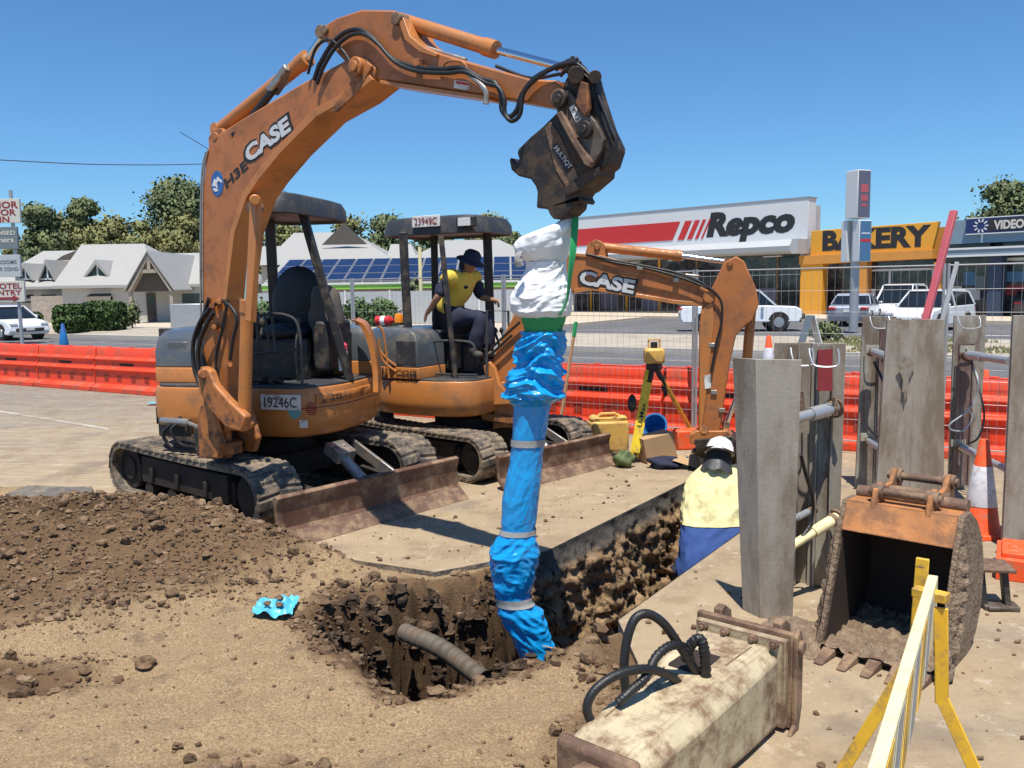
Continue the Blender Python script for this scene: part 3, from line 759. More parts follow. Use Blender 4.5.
def undercarriage(root, U, k, L=1.0):
    hw, tw, r = .76 * k, .40 * k, .27 * k      # gauge half, belt width, end radius
    xl = 1.0 * L * k
    for sd_ in (1, -1):
        y0 = sd_ * hw
        per = 4 * xl + 2 * PI * r; N = 52
        def path(s_, rr=r):
            s_ = s_ % per
            if s_ < 2 * xl: return (-xl + s_, r - rr + 0.0, 0)      # bottom, going forward
            s_ -= 2 * xl
            if s_ < PI * r: a = -PI / 2 + s_ / r; return (xl + rr * math.cos(a), r + rr * math.sin(a), a + PI / 2)
            s_ -= PI * r
            if s_ < 2 * xl:
                sag = -.012 * k * math.sin(PI * s_ / (2 * xl)); return (xl - s_, r + rr + sag, PI)
            s_ -= 2 * xl; a = PI / 2 + s_ / r; return (-xl + rr * math.cos(a), r + rr * math.sin(a), a + PI / 2)
        mb = MB(U); n = 96; th = .05 * k
        ri, ro = r - th - .02 * k, r - .03 * k
        def fn(i, j):
            s_ = per * i / n
            rr, yy = [(ro, -tw / 2), (ro, tw / 2), (ri, tw / 2), (ri, -tw / 2), (ro, -tw / 2)][j]
            x, z, a = path(s_, rr)
            return (x, y0 + yy, z)
        mb.grid(n, 5, fn, close_u=True)
        # lugs
        for q in range(N):
            for h in (0, 1):
                s_ = per * (q + .5 * h) / N; x, z, a = path(s_, r - .015 * k)
                T = Matrix.Translation((x, y0 + (h - .5) * tw * .5, z)) @ Matrix.Rotation(-a, 4, 'Y') @ Matrix.Rotation((.10 if h else -.10), 4, 'Z')
                lw, ll, lh = tw * .54, .098 * k, .018 * k
                a2, b2, c2 = ll / 2, lw / 2, lh / 2
                mb.add([(-a2, -b2, -c2), (a2, -b2, -c2), (a2, b2, -c2), (-a2, b2, -c2), (-a2 * .6, -b2 * .97, c2), (a2 * .6, -b2 * .97, c2), (a2 * .6, b2 * .97, c2), (-a2 * .6, b2 * .97, c2)] if False else
                       [(-a2, -b2, c2), (a2, -b2, c2), (a2, b2, c2), (-a2, b2, c2), (-a2 * .6, -b2 * .97, -c2), (a2 * .6, -b2 * .97, -c2), (a2 * .6, b2 * .97, -c2), (-a2 * .6, b2 * .97, -c2)],
                       [(0, 1, 2, 3), (7, 6, 5, 4), (4, 5, 1, 0), (5, 6, 2, 1), (6, 7, 3, 2), (7, 4, 0, 3)], T)
        tr = mb.build('track', 'track_rubber', root, smooth=30)
        mb = MB(U)
        yo = y0 + sd_ * .02 * k
        mb.box((0, y0, r), (1.55 * L * k, tw * .55, .20 * k)); mb.box((0, yo, r + .03 * k), (1.45 * L * k, tw * .62, .24 * k))
        for x in (-.5, -.05, .42): mb.box((x * k, y0 + sd_ * tw * .42, r + .0), (.05 * k, .02, .13 * k))
        mb.build('track_frame', 'track_frame', tr, bevel=.008)
        mb = MB(U)
        for x, rr in ((-xl, .20), (xl, .19)):
            mb = MB(U)
            mb.cyl((x, y0 - tw * .28, r), (x, y0 + tw * .28, r), rr * k, n=24)
            mb.cyl((x, y0 - tw * .32, r), (x, y0 + tw * .32, r), rr * .55 * k, n=20)
            for a in range(8): mb.cyl((x + .145 * k * math.cos(a * PI / 4), y0 - tw * .285, r + .145 * k * math.sin(a * PI / 4)), (x + .145 * k * math.cos(a * PI / 4), y0 + tw * .285, r + .145 * k * math.sin(a * PI / 4)), .016 * k, n=6)
            mb.build('sprocket', 'track_frame', tr, bevel=.005)
        mb = MB(U)
        for i in range(4):
            x = (-.62 + i * .41) * L * k
            mb.cyl((x, y0 - tw * .34, .11 * k), (x, y0 + tw * .34, .11 * k), .075 * k, n=14)
        mb.build('roller', 'track_frame', tr, each=True)
    mb = MB(U)
    mb.box((0, 0, .36 * k), (1.0 * k, .95 * k, .2 * k)); mb.box((.3 * k, 0, .34 * k), (.25 * k, 1.3 * k, .14 * k)); mb.box((-.3 * k, 0, .34 * k), (.25 * k, 1.3 * k, .14 * k))
    mb.cyl((0, 0, .44 * k), (0, 0, .58 * k), .42 * k, n=36)
    mb.build('carbody', 'track_frame', root, bevel=.01)
    # dozer blade
    bx, bw, bh = 1.52 * k, .98 * k, .36 * k
    mb = MB(U)
    prof = [(bx + .12 * k, .0), (bx + .03 * k, .085 * k), (bx, .12 * k), (bx - .012 * k, bh * .75), (bx + .015 * k, bh), (bx - .02 * k, bh + .02 * k), (bx - .055 * k, bh * .97), (bx - .045 * k, bh * .8), (bx - .03 * k, .10 * k), (bx + .08 * k, -.004)]
    mb.prism(prof, -bw, bw); bl = mb.build('dozer_blade', 'rusty_steel', root, bevel=.006)
    mb = MB(U)
    mb.prism([(bx + .15 * k, .002), (bx + .035 * k, .098 * k), (bx + .022 * k, .088 * k), (bx + .135 * k, -.004)], -bw * .985, bw * .985)
    mb.build('cutting_edge', 'rust_brown', bl, bevel=.003)
    mb = MB(U)
    for y in (-.42, .42): mb.bar((.35 * k, y * k, .28 * k), (bx - .03 * k, y * .9 * k, .2 * k), .09 * k, .11 * k)
    mb.bar((bx - .1 * k, -.3 * k, .22 * k), (bx - .1 * k, .3 * k, .22 * k), .06 * k)
    mb.build('blade_arm', 'track_frame', bl, bevel=.008)
    mb = MB(U)
    mb.cyl((1.0 * k, .02 * k, .50 * k), (1.32 * k, .02 * k, .30 * k), .048 * k, n=20); mb.cyl((1.3 * k, .02 * k, .315 * k), (1.45 * k, .02 * k, .22 * k), .028 * k)
    mb.box((1.42 * k, -.05 * k, .27 * k), (.1 * k, .03 * k, .14 * k)); mb.box((1.42 * k, .09 * k, .27 * k), (.1 * k, .03 * k, .14 * k))
    cy = mb.build('blade_cylinder', 'bare_steel', bl, bevel=.004)
    mb = MB(U); mb.box((1.02 * k, .02 * k, .51 * k), (.20 * k, .19 * k, .11 * k), ry=.4)
    for y in (-.03, .05): mb.cyl((1.03 * k, y * k, .55 * k), (1.05 * k, y * k, .575 * k), .012 * k)
    mb.build('cylinder_guard', 'bare_steel', bl, bevel=.006)
    mb = MB(U); mb.bar((.85 * k, .30 * k, .52 * k), (1.40 * k, .30 * k, .30 * k), .03 * k, .10 * k); mb.build('brace', 'bare_steel', bl, bevel=.005)

def boom_set(root, B, pts, off, m='orange_paint', bev=.012):
    mb = MB(B.M); mb.prism(B.poly(pts, off), -off, off); return mb

def excavator(name, label, C, hu, hh, k, group, hood_x1, hoodh, CU=None, hw=.93):
    CU = CU or C; U = frame(CU, hu); H = frame(C, hh)
    root = thing(name, label, 'excavator', M=Matrix.Translation(CU) @ Matrix.Rotation(hu, 4, 'Z'), group=group)
    undercarriage(root, U, k)
    P = house_plan(k, hw=hw, r=.98)
    z0, z1 = .70 * k, 1.09 * k
    mb = MB(H); loft_plan(mb, P, [(z0 - .03 * k, .93), (z0, .965), (z0 + .10 * k, .995), (z0 + .14 * k, 1.0), (z1 - .05 * k, 1.0), (z1, .985)])
    body = mb.build('skirt', 'orange_paint', root, bevel=.008, smooth=40)
    # recessed grooves
    mb = MB(H)
    mb.build  # noqa
    # deck
    mb = MB(H); plan_prism(mb, [(x * .965, y * .965) for x, y in P], z1 - .02 * k, z1 + .022 * k); mb.build('floor', 'canopy_plastic', root, bevel=.006)
    # rear hood with lower orange band
    rear = clip(P, 0, -.28 * k, True)
    mb = MB(H); loft_plan(mb, rear, [(z1 + .02 * k, 1.0), (z1 + .14 * k, 1.0), (z1 + .15 * k, .99)]); hd = mb.build('engine_cover', 'orange_paint', root, bevel=.01, smooth=40)
    mb = MB(H); loft_plan(mb, rear, [(z1 + .15 * k, .99), (z1 + (hoodh - .20) * k, .985), (z1 + (hoodh - .08) * k, .93), (z1 + (hoodh - .02) * k, .82), (z1 + hoodh * k, .6)]); mb.build('hood', 'grey_paint', hd, bevel=.01, smooth=50)
    # right hand hood
    rh = clip(clip(clip(P, 1, -.40 * k, True), 0, hood_x1 * k, True), 0, -.9 * k, False)
    mb = MB(H); loft_plan(mb, rh, [(z1 + .02 * k, 1.0), (z1 + .15 * k, 1.0), (z1 + .16 * k, .99)]); sp = mb.build('side_panel', 'orange_paint', root, bevel=.01, smooth=40)
    mb = MB(H); loft_plan(mb, rh, [(z1 + .16 * k, .99), (z1 + (hoodh - .18) * k, .985), (z1 + (hoodh - .06) * k, .93), (z1 + hoodh * k, .80), (z1 + (hoodh + .02) * k, .55)]); sh = mb.build('side_hood', 'grey_paint', sp, bevel=.01, smooth=50)
    # seat
    mb = MB(H); mb.box((-.05 * k, .18 * k, z1 + .20 * k), (.62 * k, .62 * k, .38 * k)); mb.box((-.05 * k, -.24 * k, z1 + .32 * k), (.55 * k, .2 * k, .5 * k)); mb.box((-.05 * k, .60 * k, z1 + .32 * k), (.5 * k, .17 * k, .45 * k))
    mb.build('seat_console', 'black_steel', root, bevel=.03)
    mb = MB(H); mb.ball((.0, .18 * k, z1 + .44 * k), (.27 * k, .27 * k, .09 * k), 20, 10); mb.ball((-.24 * k, .18 * k, z1 + .70 * k), (.09 * k, .29 * k, .36 * k), 24, 14)
    mb.ball((-.25 * k, .18 * k, z1 + .86 * k), (.075 * k, .22 * k, .17 * k), 20, 10)
    mb.build('seat', 'seat_vinyl', root, smooth=60)
    # levers, pedals
    mb = MB(H)
    for y, x in ((-.12, .38), (.46, .38), (.10, .62), (.24, .62)):
        mb.tube(smoothpath([(x * k, y * k, z1 + .02), (x * k + .02, y * k, z1 + .3 * k), (x * k - .05 * k, y * k, z1 + .52 * k)], 5), .011 * k, 8); mb.ball((x * k - .05 * k, y * k, z1 + .55 * k), (.025 * k, .025 * k, .04 * k))
    for i in range(5): mb.box(((.60 + .02 * (i % 2)) * k, (-.15 + i * .13) * k, z1 + .05 * k), (.14 * k, .07 * k, .03 * k), ry=-.3); mb.cyl(((.6) * k, (-.15 + i * .13) * k, z1), (.58 * k, (-.15 + i * .13) * k, z1 + .12 * k), .012 * k, n=8)
    mb.build('lever', 'black_steel', root)
    # guard rail in front of the operator
    mb = MB(H)
    y0, y1, x = .27 * k, .66 * k, .70 * k
    mb.tube(smoothpath([(x, y0, z1 + .36 * k), (x, y0, z1 + .58 * k), (x, y0 + .04, z1 + .62 * k), (x, y1 - .12 * k, z1 + .62 * k), (x, y1, z1 + .50 * k), (x, y1 + .01 * k, z1 + .02)], 5), .013 * k, 8)
    mb.tube([(x, .02 * k, z1 + .27 * k), (x, y1, z1 + .33 * k)], .014 * k, 8); mb.tube([(x, .35 * k, z1 + .61 * k), (x, .38 * k, z1 + .31 * k)], .011 * k, 8); mb.tube([(x, .41 * k, z1 + .61 * k), (x, .43 * k, z1 + .31 * k)], .011 * k, 8)
    mb.build('guard_rail', 'canopy_plastic', root)
    return root, U, H, z1

def canopy(root, H, k, x0, x1, y0, y1, z0, z1, posts, pr=.045, light=None):
    mb = MB(H); n = 40; pts = []
    cx, cy, ax, ay = (x0 + x1) / 2, (y0 + y1) / 2, (x1 - x0) / 2, (y1 - y0) / 2
    for i in range(n):
        a = 2 * PI * i / n; c, s_ = math.cos(a), math.sin(a); e = 2 / 5.0
        pts.append((cx + math.copysign(abs(c) ** e, c) * ax, cy + math.copysign(abs(s_) ** e, s_) * ay))
    loft_plan(mb, pts, [(z0 + .03, .94), (z0, .97), (z0 + .01, 1.0), (z0 + (z1 - z0) * .55, .99), (z1 - .02, .92), (z1, .78)])
    cn = mb.build('canopy', 'canopy_plastic', root, smooth=40)
    for a, b, r_ in posts:
        mb = MB(); mb.bar(a, b, r_ * 2, r_ * 1.5); mb.build('canopy_post', 'black_steel', cn, bevel=.01)
    return cn

def cylinder(root, B, a, b, c, r, name='hydraulic_cylinder', m='orange_paint', gland=1.15, rod=.5):
    "barrel a to b, rod b to c; traced pixels in the boom plane"
    A, Bq, Cq = [B.l(*p) if isinstance(p, tuple) else p for p in (a, b, c)]
    mb = MB(B.M); d = (Bq - A).normalized()
    mb.tube([A, Bq - d * .09, Bq - d * .09, Bq], [r, r, r * gland, r * gland], 20); mb.cyl(A - Vector((0, r * 1.1, 0)), A + Vector((0, r * 1.1, 0)), r * .95)
    o = mb.build(name, m, root)
    mb = MB(B.M); mb.cyl(Bq, Cq, r * rod, n=16); mb.build('piston_rod', 'chrome', o)
    mb = MB(B.M); mb.cyl(Cq - Vector((0, r, 0)), Cq + Vector((0, r, 0)), r * .85); mb.build('rod_end', 'rust_brown', o, bevel=.003)
    return o
def hose(parent, B, pts, r, off, name='hose', m='hose_black', w=None):
    mb = MB(B.M); mb.tube(smoothpath([B.l(p[0], p[1], off + (p[2] if len(p) > 2 else 0)) for p in pts], 7), r, 8)
    return mb.build(name, m, parent, smooth=60)
def pixtext(name, txt, B, c, a, b, hpx, off, material, parent, bold=.03, width=None, shear=0, depth=.003, widthpx=None):
    "text on the near face of a boom: centre pixel c, baseline direction a->b"
    o = B.w(c[0], c[1], off); X = (B.w(b[0], b[1], off) - B.w(a[0], a[1], off)); wd = X.length; X.normalize()
    n = B.right; Y = n.cross(X)
    h = (B.w(c[0], c[1] - hpx / 2, off) - B.w(c[0], c[1] + hpx / 2, off)).length
    return lettering(name, txt, o + n * .0015, X, Y, h, material, parent, bold, wd, depth, shear)
def facetext(name, txt, o, X, Y, h, w, material, parent, bold=.02, depth=.002):
    return lettering(name, txt, o, X, Y, h, material, parent, bold, w, depth)

GEX = 'compact excavators on the dug up road'
# ---- front machine
C1 = V(-2.26, 8.1, 0)
e1, U1, H1, zf = excavator('excavator', 'larger front excavator lifting the blue wrapped pipe sleeve over the hole', C1, R(-40.5), R(256), 1.0, GEX, .62, .48, CU=V(-2.30, 8.05, 0))
B1 = Plane((-2.35, 6.95), R(-36.9))
mb = MB(B1.M)
boom1 = [(208, 436), (203, 415), (203, 330), (202, 200), (205, 165), (209, 140), (240, 120), (300, 84), (338, 64), (352, 56), (366, 58), (376, 68), (374, 78), (353, 95), (318, 115), (283, 150), (260, 178), (248, 196), (236, 232), (228, 300), (227, 420), (224, 432)]
mb.prism(B1.poly(boom1, .12), -.12, .12); bm1 = mb.build('boom', 'orange_boom', e1, bevel=.014)
# lower flange of the boom
mb = MB(B1.M); lo = B1.poly([(374, 80), (353, 97), (318, 117), (283, 152), (260, 180), (248, 198), (236, 233), (228, 300)], .12); up = B1.poly([(371, 75), (350, 91), (315, 110), (279, 147), (256, 175), (244, 194), (232, 231), (224, 300)], .12)
mb.prism(lo + up[::-1], -.135, .135); mb.build('flange', 'orange_paint', bm1, bevel=.003)
# tail lug for the arm cylinder, boss at the elbow
mb = MB(B1.M)
for y in (-.1, .06): mb.prism(B1.poly([(209, 150), (208, 138), (213, 129), (221, 128), (228, 136), (232, 146), (222, 156)], .1), y, y + .04)
mb.cyl((B1.p(217, 137, .1)[0], -.125, B1.p(217, 137, .1)[1]), (B1.p(217, 137, .1)[0], .125, B1.p(217, 137, .1)[1]), .035)
mb.build('cylinder_lug', 'orange_paint_worn', bm1, bevel=.006)
mb = MB(B1.M); x, z = B1.p(357, 67, .14); mb.cyl((x, -.165, z), (x, .165, z), .062, n=24); mb.cyl((x, -.18, z), (x, .18, z), .035, n=16); mb.build('pivot_boss', 'orange_paint_worn', bm1, bevel=.006)
mb = MB(B1.M); mb.prism(B1.poly([(352, 80), (366, 62), (372, 66), (358, 92), (336, 112), (330, 112)], .137), -.139, -.12); mb.build('stiffener', 'orange_paint_worn', bm1, bevel=.003)
arm1 = [(322, 27), (336, 18), (361, 9.5), (393, 10), (403, 17), (408, 32), (421, 45), (436, 52), (470, 62), (531, 79), (556, 80), (566, 92), (556, 108), (482, 95), (400, 82.5), (378, 80), (352, 70), (332, 48), (321, 38)]
mb = MB(B1.M); mb.prism(B1.poly(arm1, .1), -.1, .1); am1 = mb.build('arm', 'orange_boom', e1, bevel=.012)
mb = MB(B1.M); mb.prism(B1.poly([(404, 19), (410, 36), (424, 48), (438, 54), (436, 57), (420, 52), (405, 40), (399, 22)], .115), -.118, .118); mb.prism(B1.poly([(484, 99), (400, 87), (380, 83.5), (380, 80), (400, 83), (484, 95.5)], .112), -.115, .115); mb.build('flange', 'orange_paint', am1, bevel=.003)
mb = MB(B1.M); x, z = B1.p(326, 30, .1); mb.cyl((x, -.12, z), (x, .12, z), .03); x, z = B1.p(398, 19, .1); mb.cyl((x, -.125, z), (x, .125, z), .04); x, z = B1.p(561, 99, .1); mb.cyl((x, -.135, z), (x, .135, z), .05); mb.build('pin', 'rust_brown', am1, bevel=.004, each=True)
cylinder(e1, B1, (220, 130), (308, 58), (325, 33), .052)
cylinder(e1, B1, (400, 20), (496, 50), (577, 71), .046)
cylinder(e1, B1, (244, 424, .22), (247.5, 300, .22), (255, 208, .20), .048, rod=.5)
mb = MB(B1.M); mb.bar(B1.l(250.5, 322, .27), B1.l(256, 200, .24), .085, .05); mb.cyl(B1.l(255, 200, -.14), B1.l(255, 200, .32), .04); mb.build('cylinder_guard', 'orange_paint', bm1, bevel=.01)
# valve block on the arm cylinder, pipes on the boom
mb = MB(B1.M); mb.bar(B1.l(272, 92, .04), B1.l(290, 68, .04), .09, .06); mb.build('valve_block', 'bare_steel', bm1, bevel=.01)
mb = MB(B1.M); mb.tube(smoothpath([B1.l(276, 86, .05), B1.l(262, 105, .08), B1.l(246, 124, .08), B1.l(234, 136, .1)], 5), .028, 8); mb.build('hose', 'hose_black', bm1)
for i, o in enumerate((.03, -.03, .07)):
    hose(bm1, B1, [(232, 140), (250, 128), (285, 104), (300, 95), (316, 82), (318, 66), (326, 56)], .012, o)
hose(bm1, B1, [(206, 152), (202, 175), (200.5, 240), (201, 330)], .008, .11, 'pipe', 'bare_steel')
hose(bm1, B1, [(208, 150), (203.5, 175), (202.5, 240), (203, 300)], .008, .125, 'pipe', 'bare_steel')
H = [(314, 80), (320, 64), (332, 44), (346, 32), (360, 30), (374, 39), (392, 58), (414, 67), (443, 69), (462, 68), (482, 79), (495, 83), (501, 95), (502, 110), (509, 117), (517, 110), (522, 95), (534, 79), (553, 68), (574, 60)]
hose(am1, B1, H, .015, .13); hose(am1, B1, [(u + 3, v + 4) for u, v in H[:-4]] + [(524, 92), (540, 76), (558, 66), (576, 62)], .013, .145)
hose(am1, B1, [(308, 74), (316, 48), (330, 40), (344, 52), (352, 66)], .01, .14)
hose(am1, B1, [(416, 44), (440, 52), (466, 60)], .013, .03, 'pipe', 'bare_steel'); hose(am1, B1, [(496, 66), (530, 78), (560, 74)], .01, .05)
mb = MB(B1.M); mb.box(B1.l(418, 63, .125), (.05, .04, .045)); mb.tube(smoothpath([B1.l(440, 74, .11), B1.l(447, 62, .13), B1.l(462, 62, .135), B1.l(469, 72, .13)], 5), .008, 6); mb.build('hose_clamp', 'orange_paint_worn', am1, bevel=.003)
mb = MB(B1.M); mb.tube(smoothpath([B1.l(469, 74, .13), B1.l(480, 84, .15), B1.l(486, 92, .15), B1.l(486, 104, .15)], 5), [.016] * 15 + [.02], 8); mb.build('pipe_elbow', 'bare_steel', am1)
mb = MB(B1.M); mb.prism(B1.poly([(455, 80), (470, 82.5), (469, 90.5), (454, 88)], .102), -.106, -.10); st = mb.build('sticker', 'white_plate', am1)
mb = MB(B1.M); mb.prism(B1.poly([(456, 81), (469, 83), (469, 85.5), (456, 83.5)], .107), -.108, -.106); mb.build('warning_stripe', 'red_ink', st)
# base hoses
hose(bm1, B1, [(212, 306), (200, 322), (193, 345), (195, 372), (204, 392), (214, 408)], .017, .16)
hose(bm1, B1, [(214, 312), (204, 330), (198, 352), (200, 378), (208, 396)], .017, .19)
hose(bm1, B1, [(209, 298), (203, 318), (199, 338), (204, 360), (206, 384)], .015, .14)
hose(bm1, B1, [(213, 306), (222, 301), (232, 308), (237, 320), (233, 340), (230, 360)], .014, .16)
hose(bm1, B1, [(228, 300), (222, 330), (216, 360), (220, 396)], .013, .15)
mb = MB(B1.M)
for u, v in ((212, 306), (219, 302), (230, 365), (214, 327), (240, 300)): mb.cyl(B1.l(u, v, .1), B1.l(u, v, .2), .02, n=10)
mb.build('hose_fitting', 'orange_paint_worn', bm1, bevel=.003, each=True)
# swing post
SW = frame(V(-2.35, 6.95, 0), R(-36.9))
mb = MB(SW)
mb.cyl((0, 0, .60), (0, 0, .70), .13, n=24); mb.cyl((0, 0, .84), (0, 0, .92), .12, n=24); mb.cyl((0, 0, .56), (0, 0, .98), .05, n=16)
for y in (-.19, .15):
    mb.prism([(-.10, .58), (.16, .60), (.22, .72), (.12, .98), (.06, 1.04), (-.04, 1.02), (-.10, .9)], y, y + .045)
mb.build('swing_post', 'orange_paint_worn', e1, bevel=.012)
mb = MB(B1.M); mb.prism(B1.poly([(199, 372), (204, 366), (211, 370), (216, 384), (230, 400), (247, 416), (244, 432), (228, 428), (212, 410), (201, 392)], .28), -.30, -.23); mb.cyl(B1.l(204, 374, .2), B1.l(204, 374, .31), .045); mb.build('swing_casting', 'orange_paint_worn', e1, bevel=.015)
mb = MB(H1); mb.box((.86, .0, .68), (.34, .36, .22)); mb.cyl((.92, 0, .5), (.92, 0, 1.0), .12, n=24); mb.box((.8, -.52, .74), (.03, .32, .16)); mb.build('swing_bracket', 'black_steel', e1, bevel=.02)
mb = MB(H1); mb.cyl((.83, -.62, .80), (.90, -.30, .80), .035, n=14); mb.cyl((.90, -.32, .80), (1.0, -.14, .78), .018); mb.build('swing_cylinder', 'bare_steel', e1)
mb = MB(H1); mb.tube(smoothpath([(.84, -.42, .84), (.92, -.55, .72), (.9, -.5, .6), (.92, -.3, .56), (.95, -.12, .62)], 6), .016, 8); mb.tube(smoothpath([(.84, -.36, .82), (.95, -.45, .75), (.93, -.38, .62), (.96, -.2, .6)], 6), .014, 8); mb.build('hose', 'hose_black', e1)
# decals on the boom
MB_ = MB(B1.M)
pixtext('decal_outline', 'CASE', B1, (267, 140), (243.5, 158.5), (291.5, 121.5), 22, .1205, 'black_ink', bm1, .085, depth=.002)
pixtext('decal', 'CASE', B1, (267, 140), (246, 156.5), (289, 123.5), 17, .1225, 'silver_ink', bm1, .045, depth=.003)
pixtext('decal', 'H3E', B1, (236, 174), (225, 184.5), (247, 163.5), 10.5, .1205, 'black_ink', bm1, .03, depth=.002)
x, z = B1.p(217.5, 183.5, .12)
T = B1.M @ Matrix.Translation((x, -.1215, z)) @ Matrix.Rotation(R(90), 4, 'X')
mb = MB(T); mb.lathe([(.085, -.004), (.085, .002)], 36, Matrix.Diagonal((.92, 1.12, 1, 1))); dc = mb.build('round_emblem', 'blue_ink', bm1)
mb = MB(T)
M2 = Matrix(((1, 0, 0, 0), (0, 0, 1, 0), (0, 1, 0, 0), (0, 0, 0, 1)))
mb.prism([(-.066, -.012), (-.03, .038), (-.012, .022), (.01, .05), (.066, .012), (.066, -.002), (.02, .018), (-.002, .0), (.004, -.04), (-.022, -.02), (-.045, -.018)], .002, .0045, M=M2); mb.build('mountain_mark', 'sign_white', dc)
mb = MB(T); mb.prism([(-.05, -.03), (-.015, -.035), (.012, -.055), (-.02, -.062), (-.048, -.05)], .002, .0045, M=M2); mb.build('river_mark', 'sign_white', dc)
# quick hitch and tilting head
HO = .085
hp = [(557, 112), (543, 126), (530, 137), (518, 149), (517, 153), (519, 160), (516, 164), (513, 161), (510, 157), (509, 161), (511, 170), (518, 176), (530, 179), (535, 186), (537, 192), (536, 208), (547, 209), (549, 214), (553, 219.5), (560, 217), (566, 215), (573, 208), (574, 201), (577, 199), (580, 204), (582, 200), (579, 196), (586, 186), (597, 174), (603, 169), (607, 166), (612, 150), (612, 145), (604, 128), (596, 104), (590, 84), (588, 76), (582, 72), (573, 71), (566, 78), (560, 92)]
mb = MB(B1.M); mb.prism(B1.poly(hp, HO), -HO, HO * .75); hd1 = mb.build('quick_hitch', 'dark_hitch_steel', e1, bevel=.01)
mb = MB(B1.M); mb.prism(B1.poly([(556, 101), (560, 90), (569, 90), (577, 100), (595, 121), (604, 139), (602, 150), (592, 168), (585, 164), (572, 140), (558, 116)], HO + .03), -HO - .035, -HO); pl = mb.build('side_plate', 'hitch_plate', hd1, bevel=.004)
mb = MB(B1.M); mb.prism(B1.poly([(557, 114), (562, 111), (574, 134), (592, 162), (590, 167), (585, 164), (571, 140)], HO + .06), -HO - .07, -HO - .034); mb.build('edge_rib', 'rust_brown', pl, bevel=.003)
mb = MB(B1.M)
for u, v in ((559, 99), (584, 129.5)):
    x, z = B1.p(u, v, HO + .06); mb.cyl((x, -HO - .07, z), (x, HO, z), .046, n=20); mb.cyl((x, -HO - .08, z), (x, HO, z), .024, n=14)
mb.build('pin', 'dark_hitch_steel', pl, bevel=.004)
mb = MB(B1.M); mb.prism(B1.poly([(569, 107.5), (574, 104.5), (581, 119), (576, 123)], HO + .04), -HO - .04, -HO - .03); sk = mb.build('sticker', 'white_plate', pl)
pixtext('decal', 'TTJ', B1, (575, 113.5), (572.2, 107.5), (578, 119.5), 5, HO + .041, 'black_ink', sk, .0)
mb = MB(B1.M); mb.prism(B1.poly([(551, 150), (556, 143), (573, 167), (566, 173)], HO + .01), -HO - .012, -HO); bk = mb.build('label_plate', 'black_ink', hd1)
pixtext('decal', 'MULTIQT', B1, (563, 157.5), (555.5, 147), (570.5, 168), 6, HO + .013, 'sign_white', bk, .0)
mb = MB(B1.M); mb.prism(B1.poly([(545, 128), (551, 122), (560, 135), (580, 180), (568, 190), (556, 170)], HO + .0), -HO - .006, -HO + .01); mb.build('wear_plate', 'rust_brown', hd1, bevel=.003)
mb = MB(B1.M); mb.prism(B1.poly([(566, 188), (585, 172), (601, 166), (600, 176), (584, 190), (568, 196)], HO + .0), -HO - .02, HO * .9); mb.build('locking_jaw', 'dark_hitch_steel', hd1, bevel=.008)
for i in range(3): hose(hd1, B1, [(556, 70 - i), (572, 60 + i), (590, 76), (600, 100), (611, 128), (616, 150 - i * 3), (606, 164)], .011, .04 + .06 * i - .06)
mb = MB(B1.M)
for a, b in (((560, 76), (578, 58)), ((566, 72), (581, 62)), ((570, 66), (573, 56))): mb.cyl(B1.l(*a, .05), B1.l(*b, .05), .012, n=8)
mb.cyl(B1.l(576, 75, -.12), B1.l(576, 75, .16), .045); mb.cyl(B1.l(595, 77, -.1), B1.l(595, 77, .14), .035)
mb.build('hose_fitting', 'dark_hitch_steel', hd1, bevel=.003, each=True)
mb = MB(B1.M); mb.prism(B1.poly([(584, 82), (590, 84), (592, 108), (588, 118), (578, 104), (581, 92)], .12), -.15, -.12); mb.prism(B1.poly([(580, 72), (590, 76), (592, 108), (586, 112), (576, 90)], .0), .06, .10); mb.build('bucket_link', 'orange_paint_worn', hd1, bevel=.005, each=True)
x, z = B1.p(576.5, 203, .0); mb = MB(B1.M); mb.tube([(x + .035 * math.cos(a * PI / 8), 0, z + .035 * math.sin(a * PI / 8)) for a in range(16)], .012, 8, close=True); mb.build('lifting_eye', 'dark_hitch_steel', hd1)
# canopy
def hl(H, x, y, z): return H @ V(x, y, z)
cn = canopy(e1, H1, 1, -.62, .74, -.16, .62, 2.56, 2.75, [(hl(H1, .20, .88, 1.1), hl(H1, .28, .52, 2.6), .045), (hl(H1, -.3, -.12, 1.5), hl(H1, -.25, -.10, 2.6), .045)])
mb = MB(H1); mb.box((.76, .16, 2.60), (.10, .17, .10)); mb.box((.76, .36, 2.63), (.08, .16, .09)); wl = mb.build('work_lamp', 'black_steel', cn, bevel=.015, each=True)
mb = MB(H1); mb.box((.815, .16, 2.60), (.012, .13, .07)); mb.build('lamp_lens', 'lamp_clear', wl)
# jacket over the seat, extinguisher, plate, decals
mb = MB(H1); mb.ball((-.1, .52, 1.62), (.16, .17, .32), 18, 12, nz=.35, seed=3); mb.build('jacket', 'timber_dark', e1, smooth=60)
mb = MB(); P_ = smoothpath([D(350, 320, 7.9), D(360, 326, 7.85), D(368, 345, 7.8), D(372.5, 372, 7.75), D(373, 392, 7.7)], 6); n_ = len(P_); mb.grid(n_, 5, lambda i, j: P_[i] + [V(0, 0, 0), V(.05, -.03, .0), V(.06, .12, .02), V(.0, .22, 0), V(0, 0, 0)][j]); mb.build('fender', 'orange_paint', e1, smooth=50)
mb = MB(H1); mb.lathe([(.0, 0), (.05, 0), (.052, .02), (.052, .22), (.035, .26), (.02, .27)], 18, Matrix.Translation((.16, .80, 1.19)) @ Matrix.Diagonal((.8, .8, .8, 1))); bt = mb.build('spray_bottle', 'white_paint', e1)
